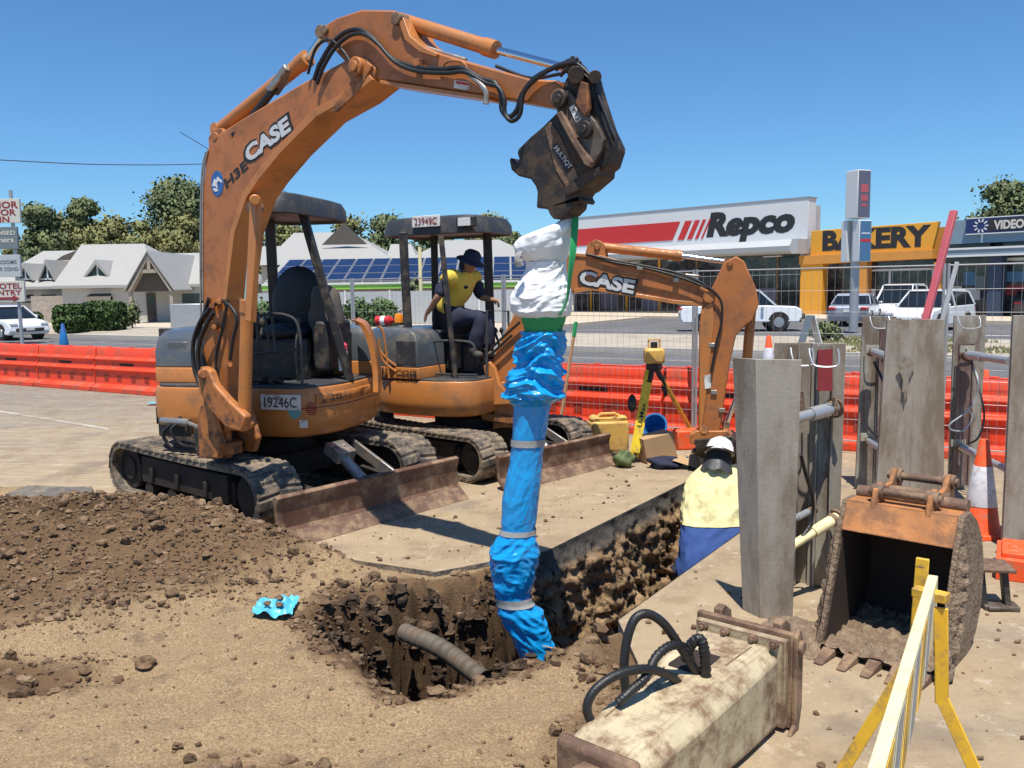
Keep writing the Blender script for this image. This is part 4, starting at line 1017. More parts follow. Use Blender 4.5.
mb = MB(H1); mb.lathe([(.0, 0), (.053, 0), (.053, .06), (.02, .09)], 18, Matrix.Translation((.16, .80, 1.375)) @ Matrix.Diagonal((.8, .8, .8, 1))); mb.build('bottle_cap', 'pink_plastic', bt)
# front face things: plate and marks sit on the flat front of the skirt
fx = .81; X1 = (H1.to_3x3() @ V(0, 1, 0)); N1 = (H1.to_3x3() @ V(1, 0, 0))
mb = MB(H1); mb.box((fx, .52, .98), (.012, .37, .13)); pt = mb.build('number_plate', 'white_plate', e1, bevel=.004)
facetext('plate_number', '19246C', hl(H1, fx + .008, .52, .98), X1, (0, 0, 1), .085, .30, 'black_ink', pt, .0)
mb = MB(H1)
for i in range(7):
    z = .975 - i * .016 + .03; w = .055 * math.sqrt(max(.02, 1 - ((i - 3) / 3.6) ** 2)); mb.box((fx - .022, .79, z - .03), (.006, w * 2, .009))
mb.build('decal', 'dark_red_ink', body if False else e1)
mb = MB(H1); mb.box((fx - .006, .72, .80), (.006, .075, .065)); mb.build('sticker', 'white_plate', e1)
mb = MB(H1 @ Matrix.Translation((fx - .002, .64, .885))); mb.add([(0, -.07, .03), (0, .07, .03), (0, .05, -.02), (0, 0, -.05), (0, -.03, -.03)], [(0, 1, 2, 3, 4)]); mb.build('sticker', 'teal_ink', e1, fixn=False)
# side plate with letters on the rounded left corner
def on_skirt(k, ang, z, H, ex=2.7, r=1.02, hw=.98, front=.8):
    c, s_ = math.cos(ang), math.sin(ang); return H @ V(min(math.copysign(abs(c) ** (2 / ex), c) * r, front) * k, math.copysign(abs(s_) ** (2 / ex), s_) * hw * k, z)
def skirt_band(H, k, a0, a1, z0, z1, out, m, name, parent, ztop=None):
    mb = MB(); n = 14; o_ = H @ V(0, 0, 0)
    def fn(i, j):
        a = a0 + (a1 - a0) * i / (n - 1); p = on_skirt(k, a, 0, H, r=.98, hw=.93); d = Vector((p.x - o_.x, p.y - o_.y, 0)).normalized()
        q = [(0, z0), (out, z0 + .01), (out, z1 - .01), (0, z1)][j]
        return Vector((p.x, p.y, q[1])) + d * q[0]
    mb.grid(n, 4, fn); return mb.build(name, m, parent, smooth=50)
skirt_band(H1, 1, R(52), R(100), .95, 1.04, .012, 'orange_paint_worn', 'decal_panel', e1)
pa, pb = on_skirt(1, R(62), .995, H1, r=.98, hw=.93), on_skirt(1, R(70), .995, H1, r=.98, hw=.93); dd = (pb - pa); nn = V(dd.y, -dd.x, 0).normalized()
facetext('decal', 'ZTS', (pa + pb) / 2 + nn * .022, dd, (0, 0, 1), .05, .14, 'black_ink', e1, .02)
skirt_band(H1, 1, R(-100), R(-52), .74, .90, .006, 'black_steel', 'vent_panel', e1)

# ---- rear machine
C2 = V(-.65, 9.7, 0); k2 = .88
e2, U2, H2, zf2 = excavator('excavator', 'smaller rear excavator with a worker seated under its canopy', C2, R(-44), R(-30), k2, GEX, .14, .60, CU=V(-.50, 9.55, 0), hw=.98)
B2 = Plane((-.02, 9.30), R(-15))
boom2 = [(490, 400), (487, 372), (503, 336), (526, 292), (548, 263), (572, 253), (586, 255), (604, 257), (654, 271), (701, 286), (713, 293), (712, 302), (701, 304), (674, 302), (639, 296), (590, 288), (572, 292), (552, 312), (530, 345), (516, 380), (512, 400)]
mb = MB(B2.M); mb.prism(B2.poly(boom2, .105), -.105, .105); bm2 = mb.build('boom', 'orange_boom', e2, bevel=.012)
mb = MB(B2.M); mb.prism(B2.poly([(712, 303.5), (701, 306), (674, 304), (639, 298), (590, 290), (574, 293), (574, 289), (590, 286), (639, 294), (674, 300), (700, 302), (710, 300)], .118), -.12, .12); mb.prism(B2.poly([(574, 253), (604, 256), (654, 270), (700, 285), (700, 288), (654, 273.5), (604, 259), (574, 256)], .118), -.118, .118); mb.build('flange', 'orange_paint', bm2, bevel=.003)
mb = MB(B2.M)
for y in (-.09, .05): mb.prism(B2.poly([(584, 257), (588, 243), (596, 239), (604, 244), (606, 259)], .1), y, y + .04)
mb.cyl(B2.l(597, 247, -.11), B2.l(597, 247, .11), .03); mb.build('cylinder_lug', 'orange_paint_worn', bm2, bevel=.005)
arm2 = [(724, 262), (736, 256), (744, 261), (756, 288), (759, 304), (753, 320), (745, 326), (736, 336), (730, 363), (720, 432), (698, 436), (699, 330), (702, 303), (714, 284)]
mb = MB(B2.M); mb.prism(B2.poly(arm2, .135), -.135, .02); am2 = mb.build('arm', 'orange_boom', e2, bevel=.012)
mb = MB(B2.M); mb.cyl(B2.l(709, 297, -.05), B2.l(709, 297, .17), .06); mb.cyl(B2.l(730, 264, -.03), B2.l(730, 264, .15), .03); mb.cyl(B2.l(704, 430, -.05), B2.l(704, 430, .16), .045); mb.build('pin', 'orange_paint_worn', am2, bevel=.004, each=True)
mb = MB(B2.M); mb.prism(B2.poly([(702, 310), (712, 300), (714, 320), (708, 380), (702, 430), (699, 430), (700, 330)], .15), -.15, -.135); mb.build('stiffener', 'orange_paint', am2, bevel=.004)
cylinder(e2, B2, (600, 247), (682, 256), (728, 262), .05)
cylinder(e2, B2, (752, 300, -.05), (746, 372, -.05), (726, 425, -.05), .05)
for i, o in enumerate((.03, -.02, .08)):
    hose(bm2, B2, [(586, 254), (612, 262 - i), (650, 269 - i), (690, 281 - i * 2), (718, 296), (722, 318), (716, 345), (711, 372)], .012, .1 + o)
hose(bm2, B2, [(560, 300), (575, 262), (600, 260), (640, 270), (700, 276)], .01, .03, 'pipe', 'bare_steel')
hose(bm2, B2, [(489, 380), (480, 372), (484, 356), (500, 340), (520, 322)], .014, .15); hose(bm2, B2, [(492, 390), (476, 388), (478, 366), (496, 350), (512, 335)], .014, .17)
mb = MB(B2.M)
for u, v in ((640, 268), (676, 280), (712, 345), (714, 392), (722, 410)): mb.box(B2.l(u, v, .13), (.06, .05, .04))
mb.build('hose_clamp', 'bare_steel', bm2, bevel=.003, each=True)
pixtext('decal_outline', 'CASE', B2, (607, 282), (577.5, 276.5), (637, 288), 18, .1205, 'black_ink', bm2, .085, depth=.002)
pixtext('decal', 'CASE', B2, (607, 282), (580, 277), (634.5, 287.5), 14, .122, 'silver_ink', bm2, .045, depth=.003)
mb = MB(B2.M); mb.prism(B2.poly([(704, 376), (711, 374), (711, 388), (705, 389)], .155), -.155, -.149); st = mb.build('sticker', 'white_plate', am2)
for zz_ in (.70, .86, .93): skirt_band(H2, k2, R(-170), R(-60), zz_, zz_ + .035, .016, 'orange_paint', 'skirt_ridge', e2)
for q_ in (((379, 338), (381, 352), (396, 366), (418, 378), (430, 388)), ((380, 350), (384, 362), (400, 374), (414, 379)), ((379, 326), (383, 332), (386, 352), (389, 378))):
    mb = MB(); mb.tube(smoothpath([D(u_, v_, 9.05) for u_, v_ in q_], 6), .013, 8); mb.build('guard_bar', 'orange_paint', e2)
mb = MB(H1); mb.box((.585, -.60, 1.38), (.03, .20, .20)); mb.build('access_door', 'grey_paint', e1, bevel=.02)
skirt_band(H2, k2, R(-140), R(-60), .80, .815, .004, 'black_steel', 'groove', e2); skirt_band(H1, 1, R(25), R(120), .915, .93, .004, 'orange_paint_worn', 'groove', e1)
skirt_band(H2, k2, R(-125), R(-92), .83, .90, .006, 'orange_paint_worn', 'vent_panel', e2)
SW2 = frame(V(-.02, 9.30, 0), R(-15)); mb = MB(SW2)
mb.cyl((0, 0, .42), (0, 0, .55), .13, n=24); mb.cyl((0, 0, .40), (0, 0, .86), .05, n=16)
for y in (-.17, .13): mb.prism([(-.16, .40), (.2, .46), (.25, .62), (.12, .86), (-.05, .92), (-.12, .8)], y, y + .04)
mb.prism([(-.28, .50), (.25, .44), (.25, .52), (-.28, .58)], -.2, .2)
mb.build('swing_post', 'orange_paint_worn', e2, bevel=.012)
mb = MB(B2.M); mb.prism(B2.poly([(484, 366), (490, 361), (496, 368), (500, 384), (512, 396), (514, 404), (470, 406), (484, 396), (487, 382)], .22), -.25, -.18); mb.build('swing_casting', 'orange_paint', e2, bevel=.012)
posts2 = [(D(408, 330, 9.35), D(403, 232, 9.35), .045), (D(458, 404, 9.0), D(441, 236, 9.05), .028), (D(491, 345, 9.75), D(487, 228, 9.75), .05), (D(436, 330, 10.1), D(434, 232, 10.1), .04)]
cn2 = canopy(e2, H2, k2, -.70, .62, -.46, .46, 2.49, 2.69, posts2)
a, b = D(430, 218, 8.95), D(467, 220.5, 8.93)
X2 = (H2.to_3x3() @ V(1, 0, 0)); N2 = -(H2.to_3x3() @ V(0, 1, 0))
pc = H2 @ V(.0, -.512, 2.46)
pc = H2 @ V(-.03, -.525, 2.45)
mb = MB(H2); mb.box((-.0, -.478, 2.63), (.36, .012, .12)); pt = mb.build('number_plate', 'white_plate', cn2, bevel=.004)
facetext('plate_number', '23949C', H2 @ V(-.0, -.487, 2.63), X2, (0, 0, 1), .075, .29, 'dark_red_ink', pt, .0)
mb = MB(H2); mb.box((.50, -.46, 2.60), (.22, .08, .11)); wl = mb.build('work_lamp', 'black_steel', cn2, bevel=.015)
mb = MB(H2); mb.box((.50, -.505, 2.60), (.15, .012, .085)); mb.build('lamp_lens', 'lamp_clear', wl)
# guard bars, decals, beacon, extinguisher on the hood
mb = MB(H2)
for z in (.93, .99, 1.05): mb.tube(smoothpath([on_skirt(k2, R(-200 + 8), 0, Matrix.Identity(4)) * 1.03 + V(0, 0, z + .06)] + [on_skirt(k2, R(-(200 - 14 * i)), 0, Matrix.Identity(4)) * 1.04 + V(0, 0, z + .06 - .035 * i) for i in range(1, 6)], 4), .014, 8)
mb.build('guard_bar', 'orange_paint', e2)
facetext('decal', 'CX36B', H2 @ V(-.02, -.873, 1.035), X2, (0, 0, 1), .07, .27, 'black_ink', e2, .02)
mb = MB(H2); mb.box((-.03, -.852, 1.25), (.26, .02, .26)); mb.build('access_door', 'canopy_plastic', e2, bevel=.02)
mb = MB(H2); mb.cyl((-.42, -.45, 1.52), (-.42, -.45, 1.55), .055); bc = mb.build('beacon', 'black_steel', e2)
mb = MB(H2); mb.lathe([(0, 0), (.05, 0), (.05, .07), (.035, .1), (0, .105)], 18, Matrix.Translation((-.42, -.45, 1.55))); mb.build('beacon_lens', 'amber_lens', bc)
mb = MB(H2); mb.tube([(-.72, -.50, 1.57), (-.70, -.49, 1.57), (-.54, -.45, 1.57), (-.50, -.44, 1.57)], [.02, .055, .055, .02], 14); fe = mb.build('fire_extinguisher', 'red_tin', e2)
mb = MB(H2); mb.tube([(-.64, -.475, 1.57), (-.59, -.463, 1.57)], .057, 14); mb.build('bottle_label', 'white_paint', fe)
mb = MB(H2); mb.ball((.05, -.62, 1.0), (.05, .05, .06)); mb.build('lever_knob', 'pale_yellow', e2)
mb = MB(H2); z = zf2
for y in (-.55,): mb.tube(smoothpath([(.05, y, z), (.06, y, z + .34), (.14, y, z + .40), (.55, y, z + .40), (.64, y, z + .32)], 5), .013, 8)
mb.tube([(.06, -.55, z + .05), (.62, -.5, z + .05)], .012, 8); mb.tube([(.66, .1, z), (.66, .1, z + .7), (.66, -.35, z + .72), (.66, -.38, z)], .014, 8)
mb.build('hand_rail', 'canopy_plastic', e2)
# ------------------------------------------------------------------ hanging sleeve
def sleeve():
    root = thing('wrapped_pipe', 'tall crumpled pipe sleeve in blue film under a white sack, hanging into the hole', 'pipe', loc=D(540, 669, 5.0))
    Y0 = 5.0
    rows = [(318, 521, 566), (330, 522, 565), (336, 520, 564), (345, 518, 564), (355, 516, 561), (363, 515, 561), (370, 512, 563), (377, 509, 563), (385, 506, 562), (391, 504, 563), (397, 505, 562), (401, 509, 556), (405, 513, 550),
            (422, 513, 548), (443, 512, 544), (462, 510, 542), (481, 506, 541), (500, 502, 538), (520, 501.5, 536), (528, 501.5, 535), (533, 500, 535), (543, 494, 537), (554, 489, 539), (558, 490, 538), (570, 491, 537), (583, 493, 534), (594, 495, 530), (602, 497, 532), (612, 498, 543), (622, 503, 546), (634, 510, 550), (652, 519, 556), (669, 524, 561), (690, 526, 562), (730, 528, 563)]
    def interp(rows, v):
        for a, b in zip(rows, rows[1:]):
            if a[0] <= v <= b[0]:
                t = (v - a[0]) / (b[0] - a[0]); return a[1] + (b[1] - a[1]) * t, a[2] + (b[2] - a[2]) * t
        return rows[-1][1], rows[-1][2]
    tapes = (442, 530, 599)
    def fold(v, th, amp, seed, sq=2.2):
        b = sstep(398, 408, v) * (1 - sstep(534, 545, v)) * .75 + sstep(545, 552, v) * .25 if sq == 2.2 else .45
        q1 = Vector((math.cos(th) * .85, math.sin(th) * .85, v * .062 + seed + .5 * math.sin(th * 2 + v * .03)))
        q2 = Vector((math.cos(th + v * .012) * 2.1, math.sin(th + v * .012) * 2.1, v * .016 + seed))
        def rg(q): return 1 - abs(noise.noise(q)) * 2.6
        a1 = rg(q1 * 1.25) * .62 + rg(q1 * 2.7 + Vector((3, 8, 1))) * .26
        a2 = rg(q2) * .62 + rg(q2 * 2.1 + Vector((5, 2, 9))) * .30
        return (a1 * (1 - b) + a2 * b - .45) * amp
    def surf(rows, v0, v1, nv, amp_fn, name, m, seed, nu=110, depthk=.85, sq=2.2, parent=None):
        mb = MB()
        def fn(i, j):
            v = v0 + (v1 - v0) * j / (nv - 1); th = 2 * PI * i / nu
            a, b = interp(rows, v); cpx = (a + b) / 2
            L_, R_ = D(a, v, Y0), D(b, v, Y0); c = (L_ + R_) / 2; r = (R_ - L_).length / 2
            k = 1 + fold(v, th, amp_fn(v), seed, sq)
            return c + Vector((math.cos(th) * r * k, math.sin(th) * r * k * depthk, 0))
        mb.grid(nu, nv, fn, close_u=True)
        return mb.build(name, m, root if parent is None else parent, smooth=70, fixn=False)
    def amp(v):
        a = .42 if v < 398 else .42 - .30 * sstep(398, 410, v) if v < 520 else .22 if v < 600 else .24
        for t in tapes: a *= 1 - .85 * math.exp(-((v - t) / 7) ** 2)
        return a
    surf(rows, 331, 730, 430, amp, 'blue_film', 'blue_film', 3)
    for t, h, tl in ((442, 7, 0), (531, 5, 0), (600, 8, 0)):
        rr = [(v, a - 1.2, b + 1.2) for v, a, b in rows]
        surf(rr, t - h / 2, t + h / 2, 5, lambda v: .04, 'tape_band', 'tape_grey', 1)
    g = [(311, 520, 566), (318, 521, 566), (325, 523, 564), (333, 525, 561), (336, 526, 560)]
    surf(g, 311, 336, 28, lambda v: .1, 'green_wrap', 'green_strap', 9, sq=4)
    s = [(262, 527, 566), (268, 527, 566), (276, 523, 567), (286, 516, 569), (296, 511, 571), (304, 510, 571), (311, 512, 571), (316, 518, 569), (319, 526, 562)]
    surf(s, 262, 319, 130, lambda v: .20, 'white_sack', 'white_sack', 27, sq=1.0)
    s = [(219, 556, 562), (223, 545, 570), (226, 530, 572), (230, 519, 573), (234, 515, 574), (242, 514, 573), (249, 516, 571), (254, 521, 569), (260, 527, 567), (265, 530, 565)]
    mb = MB()
    def fn(i, j):
        v = 222 + 43 * j / 79; th = 2 * PI * i / 96; a, b = interp(s, v)
        tilt = -math.cos(th) * 7 * sstep(262, 240, v) if False else 0
        L_, R_ = D(a, v, Y0), D(b, v, Y0); c = (L_ + R_) / 2; r = (R_ - L_).length / 2
        k = 1 + fold(v, th, .15, 40, 1.2)
        p = c + Vector((math.cos(th) * r * k, math.sin(th) * r * k * .8, 0))
        p.z += math.cos(th) * (.04 if v < 246 else .04 * max(0, (265 - v) / 19)); return p
    mb.grid(96, 80, fn, close_u=True); mb.build('sack_top', 'white_sack', root, smooth=70, fixn=False)
    mb = MB()
    mb.tube(smoothpath([D(522, 252, 4.87), D(518, 258, 4.86), D(520, 266, 4.87)], 6), [.012] * 3 + [.022] * 5 + [.026] * 5, 8); mb.build('loose_flap', 'tape_grey', root)
    # crossed free strands at the foot
    mb = MB(); mb.tube(smoothpath([D(543, 646, 4.8), D(552, 648, 4.75), D(560, 650, 4.72), D(565, 657, 4.7)], 5), .004, 6); mb.build('loose_string', 'cardboard', root)
sleeve()
# sling
def sling():
    root = thing('lifting_sling', 'bright green webbing sling running from the hook to the sack', 'sling', loc=D(570, 300, 4.86))
    mb = MB(); path = smoothpath([D(575.5, 212, 4.97), D(575, 225, 4.93), D(573, 250, 4.86), D(570, 275, 4.84), D(567, 300, 4.86), D(560, 316, 4.88)], 8); n = len(path)
    vs = []; fs = []
    for i, p in enumerate(path):
        w = .014 + .010 * math.sin(PI * min(1, i / n * 1.3)); a = .3 + i * .03
        dx = Vector((math.cos(a) * w, math.sin(a) * w, 0)); t = Vector((-math.sin(a), math.cos(a), 0)) * .004
        vs += [p - dx - t, p + dx - t, p + dx + t, p - dx + t]
    for i in range(n - 1):
        for j in range(4): fs.append((i * 4 + j, i * 4 + (j + 1) % 4, i * 4 + 4 + (j + 1) % 4, i * 4 + 4 + j))
    fs += [(3, 2, 1, 0), (n * 4 - 4, n * 4 - 3, n * 4 - 2, n * 4 - 1)]
    mb.add(vs, fs); mb.build('webbing', 'green_strap', root, smooth=60)
    mb = MB(); c = D(576, 207, 4.98)
    mb.tube([c + V(.022 * math.cos(a), 0, -.01 + .04 * math.sin(a)) for a in [i * PI / 9 for i in range(-9, 9)]], .006, 8, close=True); mb.build('shackle', 'galvanised', root)
sling()
# corrugated drain pipe poking out of the hole's side
def corr():
    a, b = D(404, 632, 5.0), D(484, 680, 4.45); m = (a + b) / 2 + V(0, 0, .035)
    P = smoothpath([a, m, b], 60); mb = MB(); n = len(P)
    r = [.050 + .005 * math.sin(i * 1.9) for i in range(n)]
    mb.tube(P, r, 20, cap=False); mb.tube(P[::-1], [q - .012 for q in r[::-1]], 20, cap=False)
    o = mb.build('drain_pipe', 'corrugated_pipe', None, smooth=60, fixn=False)
    tag(o, 'grey corrugated plastic drain pipe sticking out of the side of the hole', 'pipe')
corr()
# blue rag with stones on the dirt
def rag():
    c = G(275, 592, .16); mb = MB(); r_ = random.Random(3)
    def fn(i, j):
        x = (i / 23 - .5) * .23; y = (j / 23 - .5) * .24; k = 1 + .12 * noise.noise(V(x * 8, y * 8, 4))
        zz = .034 * noise.noise(V(x * 17, y * 17, 0)) + .034 * abs(noise.noise(V(x * 26, y * 26, 3)))
        xx, yy = x * k, y * k * (.7 + .3 * math.cos(x * 9)); q = c + V(xx, yy, 0); return V(q.x, q.y, max(dirt_h(q.x, q.y) + .015, 0) + zz + .02)
    mb.grid(24, 24, fn); o = mb.build('plastic_rag', 'cyan_film', None, smooth=60, fixn=False); tag(o, 'small crumpled light blue plastic rag on the dirt', 'rag')
    for i, (dx, dy) in enumerate(((-.04, -.02), (.03, -.03), (.01, .05))):
        q = c + V(dx, dy, 0); mb = MB(); mb.ball((q.x, q.y, dirt_h(q.x, q.y) + .065), (.024, .018, .014), 9, 6, nz=.5, seed=i)
        tag(mb.build('stone', 'clod', None), ['stone near the left edge of the blue rag', 'stone at the front of the blue rag', 'stone at the back of the blue rag'][i], 'stone', 'stones holding down the blue rag')
rag()
def scrap(u, v, lab, m, s, seed):
    c = G(u, v, 0); mb = MB()
    def fn(i, j):
        x = (i / 9 - .5) * s; y = (j / 9 - .5) * s; return c + V(x, y, .02 + .12 * s * (1 + noise.noise(V(x * 14 / s * .3, y * 14 / s * .3, seed))))
    mb.grid(10, 10, fn); return tag(mb.build('plastic_scrap', m, None, smooth=60, fixn=False), lab, 'scrap')
scrap(154, 405, 'bright cyan plastic scrap on the road left of the excavator', 'cyan_film', .2, 1)
# ------------------------------------------------------------------ shoring boxes
def panel(root, name, c, wdir, w0, w1, z0, z1, cols, m='shore_aluminium', th=.03, dx=0):
    c = V(*c)
    "upright sheet: c centre on the ground, corrugated in plan by cols [(t, depth)]; w0 bottom, w1 top width"
    wd = V(wdir[0], wdir[1], 0).normalized(); nn = V(wd.y, -wd.x, 0)
    if nn.y > 0: nn = -nn
    vs = []; fs = []; n = len(cols)
    for z, w in ((z0, w0), (z1, w1)):
        for t, d in cols:
            p = Vector(c) + wd * (t * w + (dx if z == z1 else 0)) + nn * d; vs.append((p.x, p.y, z))
        for t, d in cols:
            p = Vector(c) + wd * (t * w + (dx if z == z1 else 0)) + nn * (d - th); vs.append((p.x, p.y, z))
    for i in range(n - 1):
        fs += [(i, i + 1, 2 * n + i + 1, 2 * n + i), (n + i + 1, n + i, 3 * n + i, 3 * n + i + 1), (2 * n + i, 2 * n + i + 1, 3 * n + i + 1, 3 * n + i), (i + 1, i, n + i, n + i + 1)]
    fs += [(0, 2 * n, 3 * n, n), (n - 1, 2 * n - 1, 4 * n - 1, 3 * n - 1)]
    mb = MB(); mb.add(vs, fs); return mb.build(name, m, root, bevel=.002, smooth=20)
def loop_handle(root, p, w, d, h=.05):
    mb = MB(); x = Vector(w).normalized(); L = w.length
    mb.tube(smoothpath([p - x * L / 2 + V(0, 0, h), p - x * L / 2 + V(0, -.03, 0), p - x * L * .35 + V(0, -.05, -d), p + x * L * .35 + V(0, -.05, -d), p + x * L / 2 + V(0, -.03, 0), p + x * L / 2 + V(0, 0, h)], 5), .006, 6)
    return mb.build('handle', 'galvanised', root)
def channel(root, c, wdir, w, z0, z1, d=.06, m='shore_frame'):
    wd = V(wdir[0], wdir[1], 0).normalized(); nn = V(wd.y, -wd.x, 0)
    if nn.y > 0: nn = -nn
    p = Vector(c) + nn * (d / 2); mb = MB(Matrix.Translation(p) @ Matrix.Rotation(math.atan2(wd.y, wd.x), 4, 'Z'))
    mb.box((-w / 2 + .006, 0, (z0 + z1) / 2), (.012, d, z1 - z0)); mb.box((w / 2 - .006, 0, (z0 + z1) / 2), (.012, d, z1 - z0)); mb.box((0, d * .4, (z0 + z1) / 2), (w - .03, .01, z1 - z0))
    return mb.build('channel', m, root, each=True)
GSH = 'trench shoring units standing beside the dig'
def strut(root, a, b, r, m='galvanised'):
    mb = MB(); a = Vector(a); b = Vector(b); d = (b - a)
    mb.tube([a, a + d * .6, a + d * .6, b], [r * .75, r * .75, r, r], 16); o = mb.build('strut', m, root)
    mb = MB(); mb.tube([b, b + d.normalized() * .015], r * 1.5, 12); mb.tube([b - d.normalized() * .05, b - d.normalized() * .02], r * 1.15, 12); mb.build('end_collar', 'rust_brown', o, each=True); return o
mat('stain_grey', (.19, .155, .125), .7, 0, .3, 14, .1, 60, dirt=((.30, .26, .21), .5, 12)); mat('bracket_metal', (.42, .39, .31), .55, .2, .2, 8, .1)
# unit beside the worker
A = thing('trench_shield', 'nearest shoring unit, grey panel in front of a panel with a dark red tag', 'shoring unit', loc=(1.5, 4.95, 0), group=GSH)
panel(A, 'panel', (1.44, 4.75, 0), (.88, -.30), .28, .375, 0.0, 1.49, [(-.5, -.10), (-.14, 0), (.5, 0)], dx=-.03)
channel(A, (1.50, 4.80, 0), (.88, -.30), .10, .02, 1.44, -.08)
panel(A, 'panel', (1.84, 5.30, 0), (.9, -.35), .40, .42, 0, 1.54, [(-.5, 0), (-.17, 0), (-.15, -.03), (.02, -.03), (.04, 0), (.5, 0)])
channel(A, (1.93, 5.26, 0), (.9, -.35), .10, .01, 1.53, .05); channel(A, (1.76, 5.33, 0), (.9, -.35), .07, .01, 1.53, .04)
strut(A, D(772, 425, 4.85), D(834, 408, 5.17), .042); strut(A, D(776, 556, 4.9), D(836, 518, 5.17), .036, 'pale_yellow'); strut(A, D(772, 530, 4.95), D(812, 510, 5.25), .022)
mb = MB(); q = [D(818, 350, 5.14), D(832.5, 349, 5.13), D(832.5, 391, 5.13), D(818, 391, 5.14)]
mb.add(q + [p + V(0, .012, 0) for p in q], [(0, 1, 2, 3), (7, 6, 5, 4), (0, 4, 5, 1), (1, 5, 6, 2), (2, 6, 7, 3), (3, 7, 4, 0)]); mb.build('red_tag', 'dark_red_ink', A)
loop_handle(A, D(801, 356, 5.18), V(.115, -.04, 0), .05); loop_handle(A, D(823, 357, 5.10), V(.15, -.055, 0), .05)
mb = MB(); mb.tube(smoothpath([D(801, 455, 4.95), D(806, 475, 5.0), D(813, 500, 5.05), D(811, 522, 5.05), D(800, 540, 5.0)], 7), .011, 8); mb.build('hose', 'hose_black', A)
mb = MB()
for a in ((835, 402), (835, 413)): p = D(a[0], a[1], 5.12); mb.box(p, (.03, .02, .03))
mb.tube([D(798, 392, 5.2), D(800, 410, 5.2)], .03, 10); mb.build('bracket', 'rust_brown', A, each=True)
# unit behind the bucket
Bq = thing('trench_shield', 'middle shoring unit behind the orange bucket, wide panel with a dark stain', 'shoring unit', loc=(3.3, 7.2, 0), group=GSH)
panel(Bq, 'panel', (3.225, 6.85, 0), (.95, -.10), .54, .43, 0, 1.61, [(-.5, -.02), (-.02, 0), (.0, -.012), (.5, 0)])
panel(Bq, 'panel', (3.36, 7.85, 0), (.95, -.15), .34, .29, 0, 1.60, [(-.5, 0), (.5, 0)], m='shore_frame')
channel(Bq, (3.40, 7.78, 0), (.95, -.15), .13, .1, 1.5, .03, 'purple_rust')
strut(Bq, D(905, 364, 6.95), D(872, 351, 7.72), .035); strut(Bq, D(900, 460, 6.95), D(868, 440, 7.72), .035)
loop_handle(Bq, D(879, 322, 7.74), V(.16, -.02, 0), .05)
mb = MB(); mb.tube(smoothpath([D(874, 362, 7.65), D(884, 385, 7.5), D(888, 420, 7.4)], 7), .012, 8); mb.tube(smoothpath([D(866, 425, 7.6), D(874, 434, 7.4), D(885, 440, 7.2)], 7), .012, 8); mb.build('hose', 'hose_black', Bq, each=True)
mb = MB(Matrix.Translation((3.15, 6.842, 1.12)) @ Matrix.Rotation(math.atan2(-.10, .95), 4, 'Z')); mb.prism([((.055 if math.sin(t_) > -.2 else .03) * math.cos(t_) * (1 + .3 * math.sin(5 * t_)), (.10 if math.sin(t_) > 0 else .24) * math.sin(t_) * (1 + .12 * math.sin(7 * t_)) + .1) for t_ in [i * PI / 16 for i in range(32)]], -.0075, -.004); mb.build('stain', 'stain_grey', Bq)
for p in (D(872, 349, 7.70), D(867, 437, 7.70)):
    mb = MB(); mb.box(p, (.12, .02, .07)); mb.cyl(p + V(0, -.03, 0), p + V(0, .02, 0), .02); mb.build('bracket', 'bracket_metal', Bq)
Cq = thing('trench_shield', 'rightmost shoring unit, cut by the right edge, beside the tall cone', 'shoring unit', loc=(4.0, 6.6, 0), group=GSH)
panel(Cq, 'panel', (3.70, 5.98, 0), (.97, -.1), .40, .40, 0, 1.665, [(-.5, 0), (-.1, 0), (-.08, -.02), (.5, 0)])
panel(Cq, 'panel', (4.16, 7.80, 0), (.95, -.15), .26, .27, 0, 1.60, [(-.5, 0), (.5, 0)], m='shore_frame')
channel(Cq, (4.10, 7.74, 0), (.95, -.15), .13, .05, 1.35, .03, 'purple_rust')
strut(Cq, D(1010, 361, 6.2), D(968, 355, 7.65), .04); strut(Cq, D(1008, 470, 6.2), D(961, 447, 7.65), .035)
loop_handle(Cq, D(968, 322, 7.68), V(.18, -.02, 0), .05)
mb = MB(); mb.tube(smoothpath([D(974, 368, 7.5), D(978, 380, 7.4), D(976, 398, 7.4), D(966, 412, 7.4), D(950, 424, 7.4), D(952, 430, 7.4), D(964, 430, 7.4), D(972, 418, 7.4), D(968, 408, 7.4)], 8), .007, 8); mb.build('cable', 'galvanised', Cq)
mb = MB(); mb.tube(smoothpath([D(972, 363, 7.6), D(982, 400, 7.4), D(984, 420, 7.4), D(978, 438, 7.4), D(968, 444, 7.5)], 8), .009, 8); mb.build('hose', 'hose_black', Cq)
for p in (D(967, 349, 7.63), D(958, 443, 7.63)):
    mb = MB(); mb.box(p, (.13, .02, .06)); mb.cyl(p + V(0, -.03, 0), p + V(0, .02, 0), .02); mb.build('bracket', 'bracket_metal', Cq)
# leaning red pole and pale stake behind them
def pole(name, lab, cat, a, b, r, m, sq=True):
    mb = MB()
    if sq: mb.bar(a, b, r * 2, r * 1.4)
    else: mb.cyl(a, b, r, n=12)
    return tag(mb.build(name, m, None, bevel=.003), lab, cat)
tp, bt = D(954, 211, 7.35), D(926, 318, 7.15); bt = tp + (bt - tp) * 2.12
pole('steel_beam', 'faded red steel beam leaning behind the middle shoring unit', 'beam', tp, bt, .028, 'pink_paint')
tp = D(957, 262, 8.3); pole('stake', 'pale thin stake standing beside the leaning red beam', 'stake', tp, V(tp.x - .35, tp.y + .2, 0), .018, 'white_metal')
